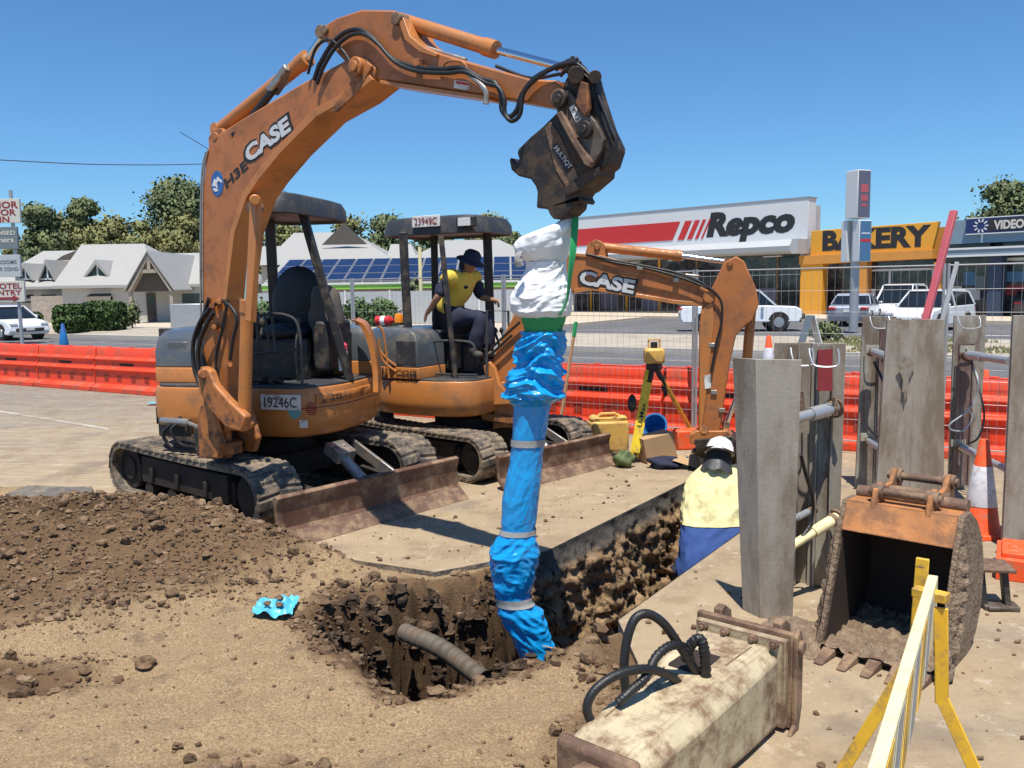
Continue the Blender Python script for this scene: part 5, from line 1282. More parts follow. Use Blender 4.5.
# ------------------------------------------------------------------ loose bucket
def bucket():
    W = V(.74, -.67, 0); F = V(-.67, -.74, 0)
    o = V(1.79, 4.10, 0); T = Matrix(((F.x, W.x, 0, o.x), (F.y, W.y, 0, o.y), (0, 0, .92, 0), (0, 0, 0, 1)))
    root = thing('digger_bucket', 'muddy orange digging bucket standing with its dark mouth towards the camera', 'bucket', M=T)
    hw = .275
    outer = [(.0, .03), (-.02, .0), (-.46, .0), (-.60, .08), (-.68, .22), (-.70, .42), (-.64, .60), (-.54, .72), (-.42, .80), (-.30, .80), (-.235, .665)]
    inner = [(-.25, .66), (-.315, .775), (-.42, .775), (-.525, .70), (-.615, .585), (-.67, .42), (-.65, .23), (-.585, .105), (-.46, .03), (-.02, .03)]
    mb = MB(T); mb.prism(outer + inner[::1], -hw, hw)
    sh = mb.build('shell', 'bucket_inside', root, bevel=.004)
    mb = MB(T); mb.prism([(-.233, .655), (-.298, .803), (-.312, .805), (-.30, .80), (-.246, .655)], -hw - .004, hw + .004); mb.prism([(-.30, .802), (-.43, .803), (-.55, .727), (-.565, .737), (-.43, .818), (-.295, .818)], -hw, hw); mb.prism([(-.22, .66), (-.29, .815), (-.30, .815), (-.232, .655)], -hw, hw); mb.build('top_lip', 'bucket_orange', root, bevel=.003, each=False)
    for y0, y1 in ((-hw - .025, -hw), (hw, hw + .025)):
        mb = MB(T); mb.prism([(.02, .0), (-.47, -.0), (-.61, .07), (-.70, .21), (-.72, .42), (-.66, .62), (-.55, .74), (-.42, .82), (-.29, .82), (-.21, .66)], y0, y1); mb.build('side_plate', 'mud', root, bevel=.004)
    for y0, y1 in ((-hw + .001, -hw + .006), (hw - .006, hw - .001)):  # added dark sheets on the inner sides, for the mouth's shade and dirt
        mb = MB(T); mb.prism([(-.02, .035), (-.45, .035), (-.58, .11), (-.645, .24), (-.66, .42), (-.61, .58), (-.52, .69), (-.42, .765), (-.32, .765), (-.25, .655)], y0, y1); mb.build('shade_liner', 'bucket_inside', root)
    # caked mud on both side plates
    for sgn in (-1, 1):
        def fn(i, j):
            t = i / 39; s_ = j / 15; x = -.235 + .25 * t + (s_ - .5) * .14 - .02; z = .66 * (1 - t) + .01 + .0 * s_
            y = sgn * (hw + .027 + .045 * max(0, math.sin(PI * s_)) * (.5 + 1.2 * abs(noise.noise(V(t * 9, s_ * 4, sgn * 5)))) * min(1, t * 5 + .2))
            return T @ V(x - .04, y, z)
        mb = MB(); mb.grid(40, 16, fn); mb.build('mud_cake', 'mud', root, smooth=70, fixn=False)
    def fl(i, j):
        x = -.60 + .62 * i / 39; y = -hw + 2 * hw * j / 29; return T @ V(x, y, .035 + .05 * abs(noise.noise(V(x * 9, y * 9, 1))) + .05 * abs(noise.noise(V(x * 24, y * 24, 1))) + .12 * max(0, (-x - .25)) )
    mb = MB(); mb.grid(40, 30, fl); mb.build('mud_floor', 'mud', root, smooth=60, fixn=False)
    for i in range(5):
        y = -hw + .045 + i * (2 * hw - .09) / 4
        mb = MB(T); mb.add([(-.02, y - .035, .0), (-.02, y + .035, .0), (-.02, y + .035, .055), (-.02, y - .035, .055), (.16, y - .022, .0), (.16, y + .022, .0), (.16, y + .022, .014), (.16, y - .022, .014)], [(0, 1, 2, 3), (4, 7, 6, 5), (0, 4, 5, 1), (1, 5, 6, 2), (2, 6, 7, 3), (3, 7, 4, 0)])
        mb.build('tooth', 'rust_brown', root, bevel=.006)
    for y in (-.135, .135):
        mb = MB(T); mb.prism([(-.27, .72), (-.30, .70), (-.40, .78), (-.60, .68), (-.68, .72), (-.70, .90), (-.66, .96), (-.60, .97), (-.54, .90), (-.44, .89), (-.38, .93), (-.31, .90), (-.285, .84)], y - .013, y + .013)
        er = mb.build('ear', 'bucket_orange', root, bevel=.004)
        mb = MB(T)
        for x, z in ((-.355, .88), (-.635, .92)): mb.cyl((x, y - .03, z), (x, y + .03, z), .042, n=20)
        mb.build('boss', 'rust_brown', er, bevel=.003, each=True)
    for x, z, r in ((-.355, .88, .024), (-.635, .92, .024), (-.50, .86, .03)):
        mb = MB(T); mb.cyl((x, -.18, z), (x, .18, z), r, n=18); mb.build('pin', 'rust_brown', root)
    mb = MB(T); mb.cyl((-.46, -hw, .835), (-.46, hw, .835), .04, n=20); mb.build('cross_tube', 'rust_brown', root)
bucket()
# lump of dirt beside it
def heaplet(c, rx, ry, h, lab, seed):
    def fn(i, j):
        u = i / 27 * 2 - 1; v = j / 27 * 2 - 1; d = math.hypot(u, v); x = c[0] + u * rx; y = c[1] + v * ry
        return V(x, y, max(-.02, h * (1 - d ** 1.5) + .35 * h * noise.noise(V(x * 9, y * 9, seed)) + .2 * h * noise.noise(V(x * 25, y * 25, seed))) - .004)
    mb = MB(); mb.grid(28, 28, fn); tag(mb.build('dirt_pile', 'mud', None, smooth=60, fixn=False), lab, 'dirt', kind='stuff')
heaplet((1.52, 4.45), .26, .26, .12, 'low crumbly spill of soil at the left side of the bucket', 2)
# ------------------------------------------------------------------ rock breaker
def wear(name, rust, rad=.022, lo=.03, hi=.16):
    "paint rubbed through to rust along the corners of the casting"
    m = MATS[name]; nt = m.node_tree; L = nt.links.new; b = nt.nodes['Principled BSDF']
    bv = nd(nt, 'ShaderNodeBevel'); bv.samples = 6; bv.inputs['Radius'].default_value = rad; ge = nd(nt, 'ShaderNodeNewGeometry')
    dt = nd(nt, 'ShaderNodeVectorMath', operation='DOT_PRODUCT'); L(bv.outputs[0], dt.inputs[0]); L(ge.outputs['Normal'], dt.inputs[1])
    iv = nd(nt, 'ShaderNodeMath', operation='SUBTRACT'); iv.inputs[0].default_value = 1; L(dt.outputs['Value'], iv.inputs[1])
    tc = nd(nt, 'ShaderNodeTexCoord'); n = nd(nt, 'ShaderNodeTexNoise'); n.inputs['Scale'].default_value = 16; n.inputs['Detail'].default_value = 6; L(tc.outputs['Object'], n.inputs['Vector'])
    n2 = nd(nt, 'ShaderNodeMapRange'); n2.inputs[1].default_value = .35; n2.inputs[2].default_value = .65; n2.inputs[3].default_value = .2; n2.inputs[4].default_value = 1.8; L(n.outputs[0], n2.inputs[0])
    ml = nd(nt, 'ShaderNodeMath', operation='MULTIPLY'); L(iv.outputs[0], ml.inputs[0]); L(n2.outputs[0], ml.inputs[1])
    r = nd(nt, 'ShaderNodeMapRange'); r.inputs[1].default_value = lo; r.inputs[2].default_value = hi; L(ml.outputs[0], r.inputs[0])
    src = b.inputs['Base Color'].links[0].from_socket; mx = nd(nt, 'ShaderNodeMix', data_type='RGBA'); L(r.outputs[0], mx.inputs[0]); L(src, mx.inputs[6]); mx.inputs[7].default_value = c4(rust); L(mx.outputs[2], b.inputs['Base Color'])
wear('cream_housing', (.17, .095, .06), .05, .012, .09); wear('orange_paint_worn', (.10, .05, .03), .015); wear('bucket_orange', (.13, .06, .03), .015)
def breaker():
    o = V(.985, 3.62, 0); a = math.atan2(-.765, -.645); T = frame(o, a)
    root = thing('rock_breaker', 'worn cream hydraulic rock breaker lying on its side with black hoses', 'rock breaker', M=T)
    w, h = .185, .40; zb = .035
    def sect(x, w_, z0, z1, ch): return [(x, -w_, z0), (x, w_, z0), (x, w_, z1 - ch), (x, w_ - ch, z1), (x, -w_ + ch * .3, z1), (x, -w_, z1 - ch * .3)]
    L = [(.03, .185, .03, .375, .05), (.30, .183, .03, .368, .06), (.62, .172, .03, .350, .065), (1.02, .155, .04, .325, .06), (1.10, .147, .05, .31, .055)]
    hole = (.16, .40)
    mb = MB(T); vs = []; fs = []
    for l in L: vs += sect(*l)
    n = 6
    for i in range(len(L) - 1):
        for j in range(n): fs.append((i * n + j, i * n + (j + 1) % n, (i + 1) * n + (j + 1) % n, (i + 1) * n + j))
    fs += [tuple(range(n)), tuple((len(L) - 1) * n + j for j in range(n))]
    mb.add(vs, fs); hs = mb.build('housing', 'cream_housing', root, bevel=.008, smooth=30)
    # hose port: dark recess with a raised rim
    mb = MB(T)
    mb.box((.33, -.045, .361), (.20, .15, .022)); mb.build('hose_port', 'bucket_inside', hs, bevel=.02)
    for y in (.085, -.12):
        mb = MB(T); mb.bar((.08 if y > 0 else .45, y, .374 if y > 0 else .361), (.30 if y > 0 else .9, y * .9, .3695 if y > 0 else .3335), .006, .004); mb.build('seam', 'rust_brown', hs)
    # mounting flange
    mb = MB(T); mb.box((.0, 0, .215), (.035, .42, .39)); fl = mb.build('flange', 'cream_housing', root, bevel=.006)
    mb = MB(T); mb.box((-.038, 0, .22), (.035, .45, .42)); tp_ = mb.build('top_plate', 'rust_brown', root, bevel=.006)
    for y in (-.14, .14):
        mb = MB(T); mb.prism([(-.056, .02), (-.056, .45), (-.10, .46), (-.16, .42), (-.17, .34), (-.12, .26), (-.12, .16), (-.16, .10), (-.13, .03)], y - .02, y + .02); mb.build('bracket_ear', 'rust_brown', tp_, bevel=.006)
    mb = MB(T); mb.prism([(-.02, .42), (-.02, .03), (.03, -.0), (-.06, -.0), (-.09, .1), (-.09, .40), (-.06, .45)], .225, .245); mb.cyl((-.055, .24, .37), (-.055, .262, .37), .03); mb.build('side_ear', 'rust_brown', tp_, bevel=.005)
    mb = MB(T)
    for y in (-.165, -.06, .07, .165):
        mb.cyl((.018, y, .39), (.045, y, .39), .020, n=6); mb.cyl((.018, y, .39), (.06, y, .39), .011, n=10)
    mb.build('bolt', 'rust_brown', fl, bevel=.002, each=True)
    # collar and nose
    mb = MB(T); mb.prism([(1.08, .02), (1.13, .02), (1.13, .335), (1.08, .345)], -.165, .165); mb.build('collar', 'rust_brown', root, bevel=.02)
    mb = MB(T); mb.tube([(1.12, 0, .17), (1.36, 0, .16), (1.38, 0, .16), (1.5, 0, .15)], [.12, .115, .10, .095], 20); ns = mb.build('nose', 'cream_housing', root, bevel=.006)
    mb = MB(T); mb.box((1.24, 0, .28), (.22, .08, .03)); mb.build('nose_rib', 'rust_brown', ns, bevel=.005)
    mb = MB(T); mb.cyl((1.48, 0, .15), (1.95, 0, .09), .05, n=18); mb.cyl((1.95, 0, .09), (2.1, 0, .07), .05, .01, n=18); mb.build('chisel', 'rusty_steel', root)
    def q(u, v, y): return D(u, v, y)
    def hz(pts, r, m='hose_black', ribs=False):
        P = smoothpath([q(*p) for p in pts], 12); rr = [r * (1 + .12 * math.sin(i * 2.4)) if ribs else r for i in range(len(P))]
        mb = MB(); mb.tube(P, rr, 12); return mb.build('hose', m, root, smooth=60)
    hz([(704, 690, 3.30), (694, 668, 3.29), (681, 648, 3.27), (664, 624, 3.25), (648, 614, 3.24), (635, 619, 3.22), (627, 640, 3.20), (624, 670, 3.18), (627, 700, 3.17)], .0185)
    hz([(618, 703, 3.05), (632, 690, 3.08), (645, 678, 3.12), (657, 656, 3.18), (673, 645, 3.24), (687, 650, 3.3), (692, 668, 3.32), (694, 684, 3.31)], .018, ribs=True)
    hz([(592, 724, 3.00), (587, 708, 3.0), (595, 690, 3.02), (617, 675, 3.06), (645, 669, 3.12), (668, 675, 3.2), (683, 687, 3.26)], .0175)
    hz([(686, 660, 3.3), (690, 646, 3.28), (700, 639, 3.26), (705, 655, 3.26), (706, 682, 3.27)], .021, ribs=True)
    for p in ((704, 688, 3.29), (683, 687, 3.26), (706, 682, 3.27)):
        c = q(*p); mb = MB(); mb.cyl(c + V(0, 0, -.05), c + V(0, 0, .015), .024, n=6); mb.build('hose_fitting', 'bare_steel', root, bevel=.002)
breaker()
# ------------------------------------------------------------------ barricade
def barricade():
    a, b = G(933, 575, .90), G(876, 768, .90); d = (a - b).normalized(); c0 = b - d * .35
    root = thing('road_barricade', 'yellow legged barrier board with a pale top edge in the right foreground', 'barricade', loc=(a.x, a.y, 0))
    s = V(d.y, -d.x, 0)
    mb = MB(); mb.bar(c0 - V(0, 0, .10), a - V(0, 0, .10) + d * .0, .032, .20); pk = mb.build('board', 'pale_yellow', root, bevel=.003)
    L = (a - c0).length; k = 0; t = .05; yy = .017
    while t < L - .30:
        p = c0 + d * t + s * yy
        mb = MB(); q = [p + V(0, 0, -.195), p + d * .13 + V(0, 0, -.195), p + d * .26 + V(0, 0, -.006), p + d * .13 + V(0, 0, -.006)]
        mb.add(q + [z + s * .0015 for z in q], [(0, 1, 2, 3), (7, 6, 5, 4), (0, 4, 5, 1), (1, 5, 6, 2), (2, 6, 7, 3), (3, 7, 4, 0)]); mb.build('stripe', ['tape_grey', 'yellow_steel'][k % 2], pk); t += .2; k += 1
    e = a - d * .12
    def leg(p0, p1, w=.042, m='yellow_steel'):
        mb = MB(); mb.bar(p0, p1, w, .008 if False else w * .35, up=tuple(d)); return mb.build('leg', m, root, bevel=.003)
    leg(V(e.x, e.y, 0) - s * .032 + d * .10 + V(0, 0, .96), V(e.x, e.y, 0) - s * .045 + d * .10 + V(0, 0, .62)); leg(V(e.x, e.y, 0) - s * .045 + d * .10 + V(0, 0, .62), V(e.x, e.y, 0) - s * .33 + d * .06)
    leg(V(e.x, e.y, 0) + s * .036 + V(0, 0, .83), V(e.x, e.y, 0) + s * .05 + V(0, 0, .50)); leg(V(e.x, e.y, 0) + s * .05 + V(0, 0, .52), V(e.x, e.y, 0) + s * .30 - d * .03)
    mb = MB(); mb.bar(e - s * .05 + d * .03 + V(0, 0, -.035), e + s * .055 + d * .0 + V(0, 0, -.035), .045, .03); mb.build('bracket', 'yellow_steel', root, bevel=.003)
    mb = MB(); p = V(e.x, e.y, .93) - s * .04 + d * .10; mb.cyl(p - s * .012, p + s * .012, .008, n=12); mb.build('bolt', 'rust_brown', root)
    # near stand, only a foot of it in the picture
    f = b - d * .05
    leg(V(f.x, f.y, 0) - s * .03 + V(0, 0, .90), V(f.x, f.y, 0) - s * .30); leg(V(f.x, f.y, 0) + s * .03 + V(0, 0, .83) - d * .2, V(f.x, f.y, 0) + s * .30 - d * .2)
barricade()
# ------------------------------------------------------------------ cones
def cone(label, p, h=.7, cols=('cone_orange', 'reflective_band'), group='traffic cones round the site', base='cone_orange', name='traffic_cone'):
    root = thing(name, label, 'traffic cone', loc=p, group=group); k = h / .7; T = Matrix.Translation(V(*p))
    mb = MB(T)
    mb.add([(-.18 * k, -.13 * k, 0), (-.13 * k, -.18 * k, 0), (.13 * k, -.18 * k, 0), (.18 * k, -.13 * k, 0), (.18 * k, .13 * k, 0), (.13 * k, .18 * k, 0), (-.13 * k, .18 * k, 0), (-.18 * k, .13 * k, 0)] + [(x * .95, y * .95, .035 * k) for x, y in ((-.18 * k, -.13 * k), (-.13 * k, -.18 * k), (.13 * k, -.18 * k), (.18 * k, -.13 * k), (.18 * k, .13 * k), (.13 * k, .18 * k), (-.13 * k, .18 * k), (-.18 * k, .13 * k))],
           [tuple(range(8))[::-1], tuple(range(8, 16))] + [(i, (i + 1) % 8, 8 + (i + 1) % 8, 8 + i) for i in range(8)]); mb.build('base', base, root, bevel=.006)
    mb = MB(T); mb.lathe([(.14 * k, .035 * k), (.125 * k, .07 * k), (.032 * k, .69 * k), (.026 * k, .70 * k)], 28); mb.build('cone_body', cols[0], root)
    mb = MB(T); mb.lathe([(.105 * k, .22 * k), (.1055 * k, .222 * k), (.063 * k, .505 * k), (.062 * k, .507 * k)], 28); mb.build('reflective_band', cols[1], root)
    return root
cone('tall orange cone with a pale band beside the rightmost shoring unit', (3.53, 6.35, 0), .73)
q = G(768, 380); cone('small far orange cone seen just above the nearest shoring unit', (q.x, q.y, 0), .9)
cone('faded orange cone on the far side of the barriers, seen between shoring panels', (G(984, 420).x, G(984, 420).y, 0), .7)
p = D(64, 345, 28); r_ = cone('blue cone with a dark top standing behind the left barriers', (p.x, p.y, 0), 1.0, ('blue_ink', 'blue_plastic'), base='blue_ink')
# steel offcut and orange fence foot
q = G(990, 604); T = Matrix.Translation(q) @ Matrix.Rotation(R(-12), 4, 'Z')
st = thing('steel_bracket', 'small rusty steel bracket standing like a stool on the concrete', 'bracket', M=T)
mb = MB(T); mb.box((0, 0, .235), (.20, .22, .022)); mb.build('plate', 'rust_brown', st, bevel=.006)
for x, y in ((-.075, -.04), (.05, -.04)):
    mb = MB(T); mb.bar((x, y, .225), (x + .02, y - .02, .02), .035, .06); mb.build('leg', 'black_steel', st, bevel=.005)
mb = MB(T); mb.box((.03, -.06, .015), (.19, .12, .03)); mb.cyl((-.05, -.13, .018), (.12, -.10, .018), .014); mb.build('foot', 'hitch_plate', st, bevel=.006)
q = G(1022, 577); T = Matrix.Translation(q) @ Matrix.Rotation(R(-30), 4, 'Z')
mb = MB(T); mb.box((0, .1, .07), (.30, .46, .14)); mb.box((0, .1, .155), (.24, .36, .03)); mb.box((-.05, .06, .171), (.06, .16, .012)); tag(mb.build('fence_foot', 'cone_orange', None, bevel=.03), 'orange plastic fence foot on the concrete at the right edge', 'fence foot')
# ------------------------------------------------------------------ water filled barriers
def barrier(M, label):
    root = thing('safety_barrier', label, 'barrier', M=M, group='orange plastic barriers along the road')
    L = 1.96
    pr = [(-.27, 0), (-.27, .09), (-.20, .135), (-.15, .15), (-.15, .40), (-.195, .425), (-.195, .455), (-.135, .49), (-.125, .60), (-.165, .62), (-.165, .65), (-.105, .69), (-.095, .83), (-.07, .87)]
    prof = pr + [(-x, z) for x, z in pr[::-1]]
    M2 = M @ Matrix.Rotation(R(90), 4, 'Z')      # profile across, extruded along the barrier
    mb = MB(M @ Matrix(((0, 1, 0, 0), (1, 0, 0, 0), (0, 0, 1, 0), (0, 0, 0, 1)))); mb.prism(prof, -L / 2, L / 2); b = mb.build('barrier_body', 'barrier_plastic', root, bevel=.012, smooth=30)
    for s in (-1, 1):
        for x in (-.62, -.22, .22, .62):
            mb = MB(M); mb.box((x, s * .150, .27), (.13, .012, .12)); mb.build('lifting_pocket', 'orange_slot', b, bevel=.004)
        mb = MB(M); mb.box((0, s * .129, .545), (.42, .012, .05)); mb.build('slot', 'barrier_sleeve', b)
    for x in (-.7, 0, .7):
        mb = MB(M); mb.cyl((x, 0, .86), (x, 0, .885), .05, n=16); mb.build('filler_cap', 'barrier_plastic', b)
    mb = MB(M); mb.box((L / 2 + .02, 0, .45), (.05, .10, .70)); mb.build('joint', 'barrier_sleeve', b)
    return root
mat('orange_slot', (.30, .03, .012), .6, 0, .1, 3, 0)
ha = math.atan2(SD.y, SD.x)
NB = 14; proto = None
for i in range(NB):
    p = ST(-21.2 + i * 2.0, 0); M = Matrix.Translation(p) @ Matrix.Rotation(ha, 4, 'Z')
    if proto is None: proto = barrier(M, 'x'); o = proto
    else: o = copy_tree(proto, M)
    o['label'] = ('orange barrier section, %s of the row left of the excavators' % ('first', 'second', 'third', 'fourth', 'fifth')[i - 1]) if 1 <= i <= 5 else ''
BL = {0: 'orange barrier section just outside the left edge of the row', 1: 'orange barrier section at the left end of the row in front of the pale hatchback', 2: 'orange barrier section directly before the blue cone', 3: 'orange barrier section across from the clipped green hedges',
      4: 'orange barrier section just right of the blue cone, across from the gabled porch', 5: 'orange barrier section ending behind the grey hood of the front excavator', 6: 'orange barrier section hidden behind the front excavator seat',
      7: 'orange barrier section behind the gap between both excavators', 8: 'orange barrier section behind the rear excavator operator', 9: 'orange barrier section behind the blue sleeve and the wooden stake',
      10: 'orange barrier section behind the yellow jerry can and tripod', 11: 'orange barrier section behind the lowered arm of the rear excavator', 12: 'orange barrier section seen between the nearest and middle shoring units', 13: 'orange barrier section seen through mesh beside the rightmost shoring unit'}
bs = [o for o in bpy.data.objects if o.name.startswith('safety_barrier')]
for i, o in enumerate(sorted(bs, key=lambda o: o.matrix_world.translation.x if False else ROOT[o.name].translation.x)): o['label'] = BL[i]
# ------------------------------------------------------------------ temporary mesh fence
def fence(M, label):
    root = thing('mesh_fence_panel', label, 'fence panel', M=M, group='temporary mesh fence panels')
    L, H_ = 2.68, 2.1
    for x in (-L / 2, L / 2):
        mb = MB(M); mb.cyl((x, 0, .04), (x, 0, H_), .017, n=10); mb.build('post', 'galvanised', root)
    for z in (.15, H_ - .02):
        mb = MB(M); mb.cyl((-L / 2, 0, z), (L / 2, 0, z), .0085, n=8); mb.build('rail', 'galvanised', root)
    mb = MB(M); n = 32
    for i in range(1, n): x = -L / 2 + L * i / n; mb.tube([(x, 0, .15), (x, 0, H_ - .02)], .0016, 4, cap=False)
    for i in range(1, 8): z = .15 + i * .24; mb.tube([(-L / 2, .003, z), (L / 2, .003, z)], .0016, 4, cap=False)
    mb.build('wire_mesh', 'galvanised', root)
    return root
FL = ['mesh fence panel behind the hood of the rear excavator', 'mesh fence panel behind the rear excavator operator', 'mesh fence panel behind the blue sleeve and wooden stake', 'mesh fence panel behind the tripod',
      'mesh fence panel behind the nearest shoring unit', 'mesh fence panel at the far right behind the shoring units']
proto = None
for i in range(1, 6):
    p = ST(-1.69 + (i - 3) * 2.72 - 1.36 + 2.72 * .0, -.42); M = Matrix.Translation(p) @ Matrix.Rotation(ha, 4, 'Z')
    if proto is None: proto = fence(M, FL[i])
    else: copy_tree(proto, M, FL[i])
# ------------------------------------------------------------------ shop row
FR = frame(V(17.6, 51, 0), R(-45)); Fn = V(-.7071, -.7071, 0); Fo = V(17.6, 51, 0); Fe = V(.7071, -.7071, 0)
def fac(u, v, b=0.):
    q = PL(u, v, Fo + Fn * b, Fn); return ((q - Fo).dot(Fe), q.z)
def fw(a, b, z): return FR @ V(a, -b, z)
def fbox(a0, a1, b0, b1, z0, z1): mb = MB(FR); mb.box(((a0 + a1) / 2, -(b0 + b1) / 2, (z0 + z1) / 2), (a1 - a0, b1 - b0, z1 - z0)); return mb
def fquad(pts, b0, b1):
    "pixel outline on the facade plane b1, extruded back to b0"
    mb = MB(FR); mb.prism([fac(u, v, b1) for u, v in pts], -b1, -b0); return mb
def fprism(pts, b0, b1): mb = MB(FR); mb.prism(pts, -b1, -b0); return mb
o = fbox(-26, 22, .2, 6.0, .0, .16).build('footpath', 'footpath_concrete', None, origin=V(0, 0, 0)); tag(o, kind='structure')
rp = thing('auto_shop', 'large white fronted auto parts shop with a red striped sign', 'shop', loc=fw(-9, 0, 0))
fbox(-19.2, -.35, -2.0, -1.0, 0, 6.6).build('wall', 'awning_white', rp); fbox(-19.2, -11, -14, -2.0, 0, 5.6).build('rear_wall', 'awning_white', rp)
fbox(-19.2, -.15, -1.0, .0, 4.55, 6.95).build('sign_face', 'sign_white', rp, bevel=.02)
mb = MB(FR); pr = [(4.50, -1.0), (4.56, .6), (4.42, 1.25), (4.15, 1.55), (3.85, 1.5), (3.75, 1.2), (3.75, -1.0)]
mb.prism([(-p[1], p[0]) for p in pr], -19.2, -.5, M=Matrix(((0, 1, 0, 0), (1, 0, 0, 0), (0, 0, 1, 0), (0, 0, 0, 1)))) ; mb.build('awning', 'awning_white', rp, smooth=40)
fbox(-.5, -.15, -1.0, 1.3, 3.7, 4.55).build('awning_end', 'awning_white', rp)
fbox(-19.0, -.5, -1.02, -.96, .15, 3.75).build('shop_window', 'shop_front_glass', rp)
for a in (-17.5, -14.2, -11.4, -8.4, -5.4, -2.6): fbox(a, a + .16, -1.0, -.9, .15, 3.75).build('mullion', 'rust_brown' if a > -9 else 'shop_yellow', rp)
for a, z0 in ((-16.5, .15), (-12.8, .15), (-7, .2), (-4, .2)): fbox(a, a + 1.5, -1.0, -.93, z0 + .2, z0 + 1.5).build('window_poster', 'sign_slate', rp)
for a in (-17, -13.5, -10, -6.5, -3): fbox(a, a + 1.2, -.2, 0.0, 3.60, 3.66).build('soffit_light', 'sign_white', rp)
fbox(-19.0, -.5, -1.0, -.93, 2.5, 2.56).build('transom', 'galvanised', rp)
# red band and slashes
z0, z1 = fac(677, 238.5, .0)[1], fac(677, 223, .0)[1]
a1 = fac(677, 231)[0]; zr = (4.95, 6.15)
fprism([(-18.9, 4.95), (a1 - .35, 4.95), (a1 + .25, 6.15), (-18.9, 6.15)], 0, .03).build('red_band', 'red_ink', rp)
x = a1 + .05; w = .62
for i, w in enumerate((.50, .36, .22, .12)):
    fprism([(x, 4.95), (x + w, 4.95), (x + w + .6, 6.15), (x + .6, 6.15)], 0, .03).build('red_slash', 'red_ink', rp); x += w + .24
aL, aR = fac(708, 225)[0], fac(795, 225)[0]
facetext('sign_lettering', 'Repco', fw((aL + aR) / 2, .006, 5.55), Fe, V(.0, 0, 1), 2.0, aR - aL, 'black_ink', rp, .06, .008)
rp_txt = bpy.data.objects['sign_lettering']
for v_ in rp_txt.data.vertices:      # slanted letters
    v_.co += (ROOT[rp.name].to_3x3().inverted() @ Fe) * (v_.co.z - 5.55) * .22
fbox(-19.25, -.1, -1.05, .04, 6.95, 7.02).build('capping', 'galvanised', rp)
# bakery
bk = thing('bakery', 'yellow and orange fronted bakery shop', 'shop', loc=fw(3.5, 0, 0))
fbox(-.1, 7.4, -12, -1.6, 0, 4.9).build('wall', 'shop_orange', bk)
p = [fac(812, 231), fac(939, 221.5), fac(932, 249.5), fac(811, 256)]
fprism(p, -.3, .1).build('sign_face', 'shop_yellow', bk, bevel=.02)
q = [fac(937, 222), fac(940, 221), fac(933, 249.5), fac(930.5, 250)]; fprism(q, .1, .14).build('sign_edge', 'shop_yellow', bk)
fprism([fac(799, 256, .3), fac(932, 249.5, .3), fac(932, 258.5, .3), fac(799, 265, .3)], -.8, .3).build('fascia', 'shop_orange', bk, bevel=.01)
fprism([fac(803, 236, -.2), fac(812, 235, -.2), fac(812, 257, -.2), fac(800, 257, -.2)], -.6, -.2).build('parapet', 'awning_white', bk)
for (u0, u1), m, b in (((800, 822), 'shop_yellow', .2), ((856, 866), 'shop_orange', .2), ((933, 941), 'shop_orange', .2)):
    a0, a1 = fac(u0, 290, b)[0], fac(u1, 290, b)[0]; fbox(a0, a1, -.55, b, .15, fac((u0 + u1) / 2, 262, b)[1]).build('pillar', m, bk, bevel=.01)
a0, a1 = fac(822, 290, -1.2)[0], fac(856, 290, -1.2)[0]; fbox(a0, a1, -1.5, -1.2, .15, 3.6).build('shop_window', 'shop_front_glass', bk)
a0, a1 = fac(865, 290, -.6)[0], fac(933, 290, -.6)[0]; fbox(a0, a1, -1.5, -.6, .15, 3.6).build('shop_window', 'shop_front_glass', bk)
for u in (866, 889, 932): a = fac(u, 290, -.5)[0]; fbox(a - .05, a + .05, -.6, -.52, .15, 2.65).build('window_frame', 'sign_white', bk)
fbox(a0, a1, -.6, -.52, 2.58, 2.70).build('window_frame', 'sign_white', bk)
fbox(a0 + .3, a0 + .6, -.6, -.54, 1.2, 1.6).build('notice', 'sign_white', bk); fbox(a0 + 1.5, a0 + 1.85, -.6, -.54, 1.3, 1.75).build('notice', 'sign_white', bk)
pL, pR = fac(822.5, 240, .1), fac(931, 236, .1)
zc = (fac(880, 225.8, .1)[1] + fac(880, 251, .1)[1]) / 2 + .02
Xd = (fw(pR[0], .1, fac(931, 235, .1)[1]) - fw(pL[0], .1, fac(822.5, 242.5, .1)[1]))
facetext('sign_lettering', 'BAKERY', fw((pL[0] + pR[0]) / 2, .106, zc), Fe, V(0, 0, 1), 1.16, pR[0] - pL[0], 'black_ink', bk, .05, .008)
# video shop
vd = thing('video_shop', 'blue grey shop with a navy video sign at the right edge', 'shop', loc=fw(14, 0, 0))
fbox(7.45, 20, -12, -1.6, 0, 5.2).build('wall', 'shop_bluegrey', vd)
a0 = 7.45; zt = fac(950, 221.5)[1]
fbox(a0, 9.2, -1.6, -.25, 3.9, zt).build('parapet', 'shop_bluegrey', vd); fbox(9.2, 20, -1.6, -.15, 3.9, zt).build('parapet', 'shop_bluegrey', vd)
fbox(9.15, 9.25, -.16, -.1, 3.9, zt).build('trim', 'sign_white', vd)
zb = fac(980, 247.5, .5)[1]; za = fac(980, 256, .5)[1]
fbox(a0, 20, -1.6, .5, za, zb).build('fascia', 'shop_bluegrey', vd); fbox(a0, 20, .5, .54, zb - .08, zb + .02).build('trim', 'sign_white', vd); fbox(a0, 20, .5, .54, za - .02, za + .08).build('trim', 'sign_white', vd)
s0, s1 = fac(966, 225), fac(1046, 220); zs0, zs1 = fac(995, 232.5)[1], fac(995, 217.5)[1]
fbox(s0[0], s1[0], -.15, .02, zs0, zs1).build('sign_face', 'sign_navy', vd); fbox(s0[0], s1[0], -.15, .03, zs0 - .05, zs0).build('trim', 'sign_white', vd); fbox(s0[0], s1[0], -.15, .03, zs1, zs1 + .05).build('trim', 'sign_white', vd)
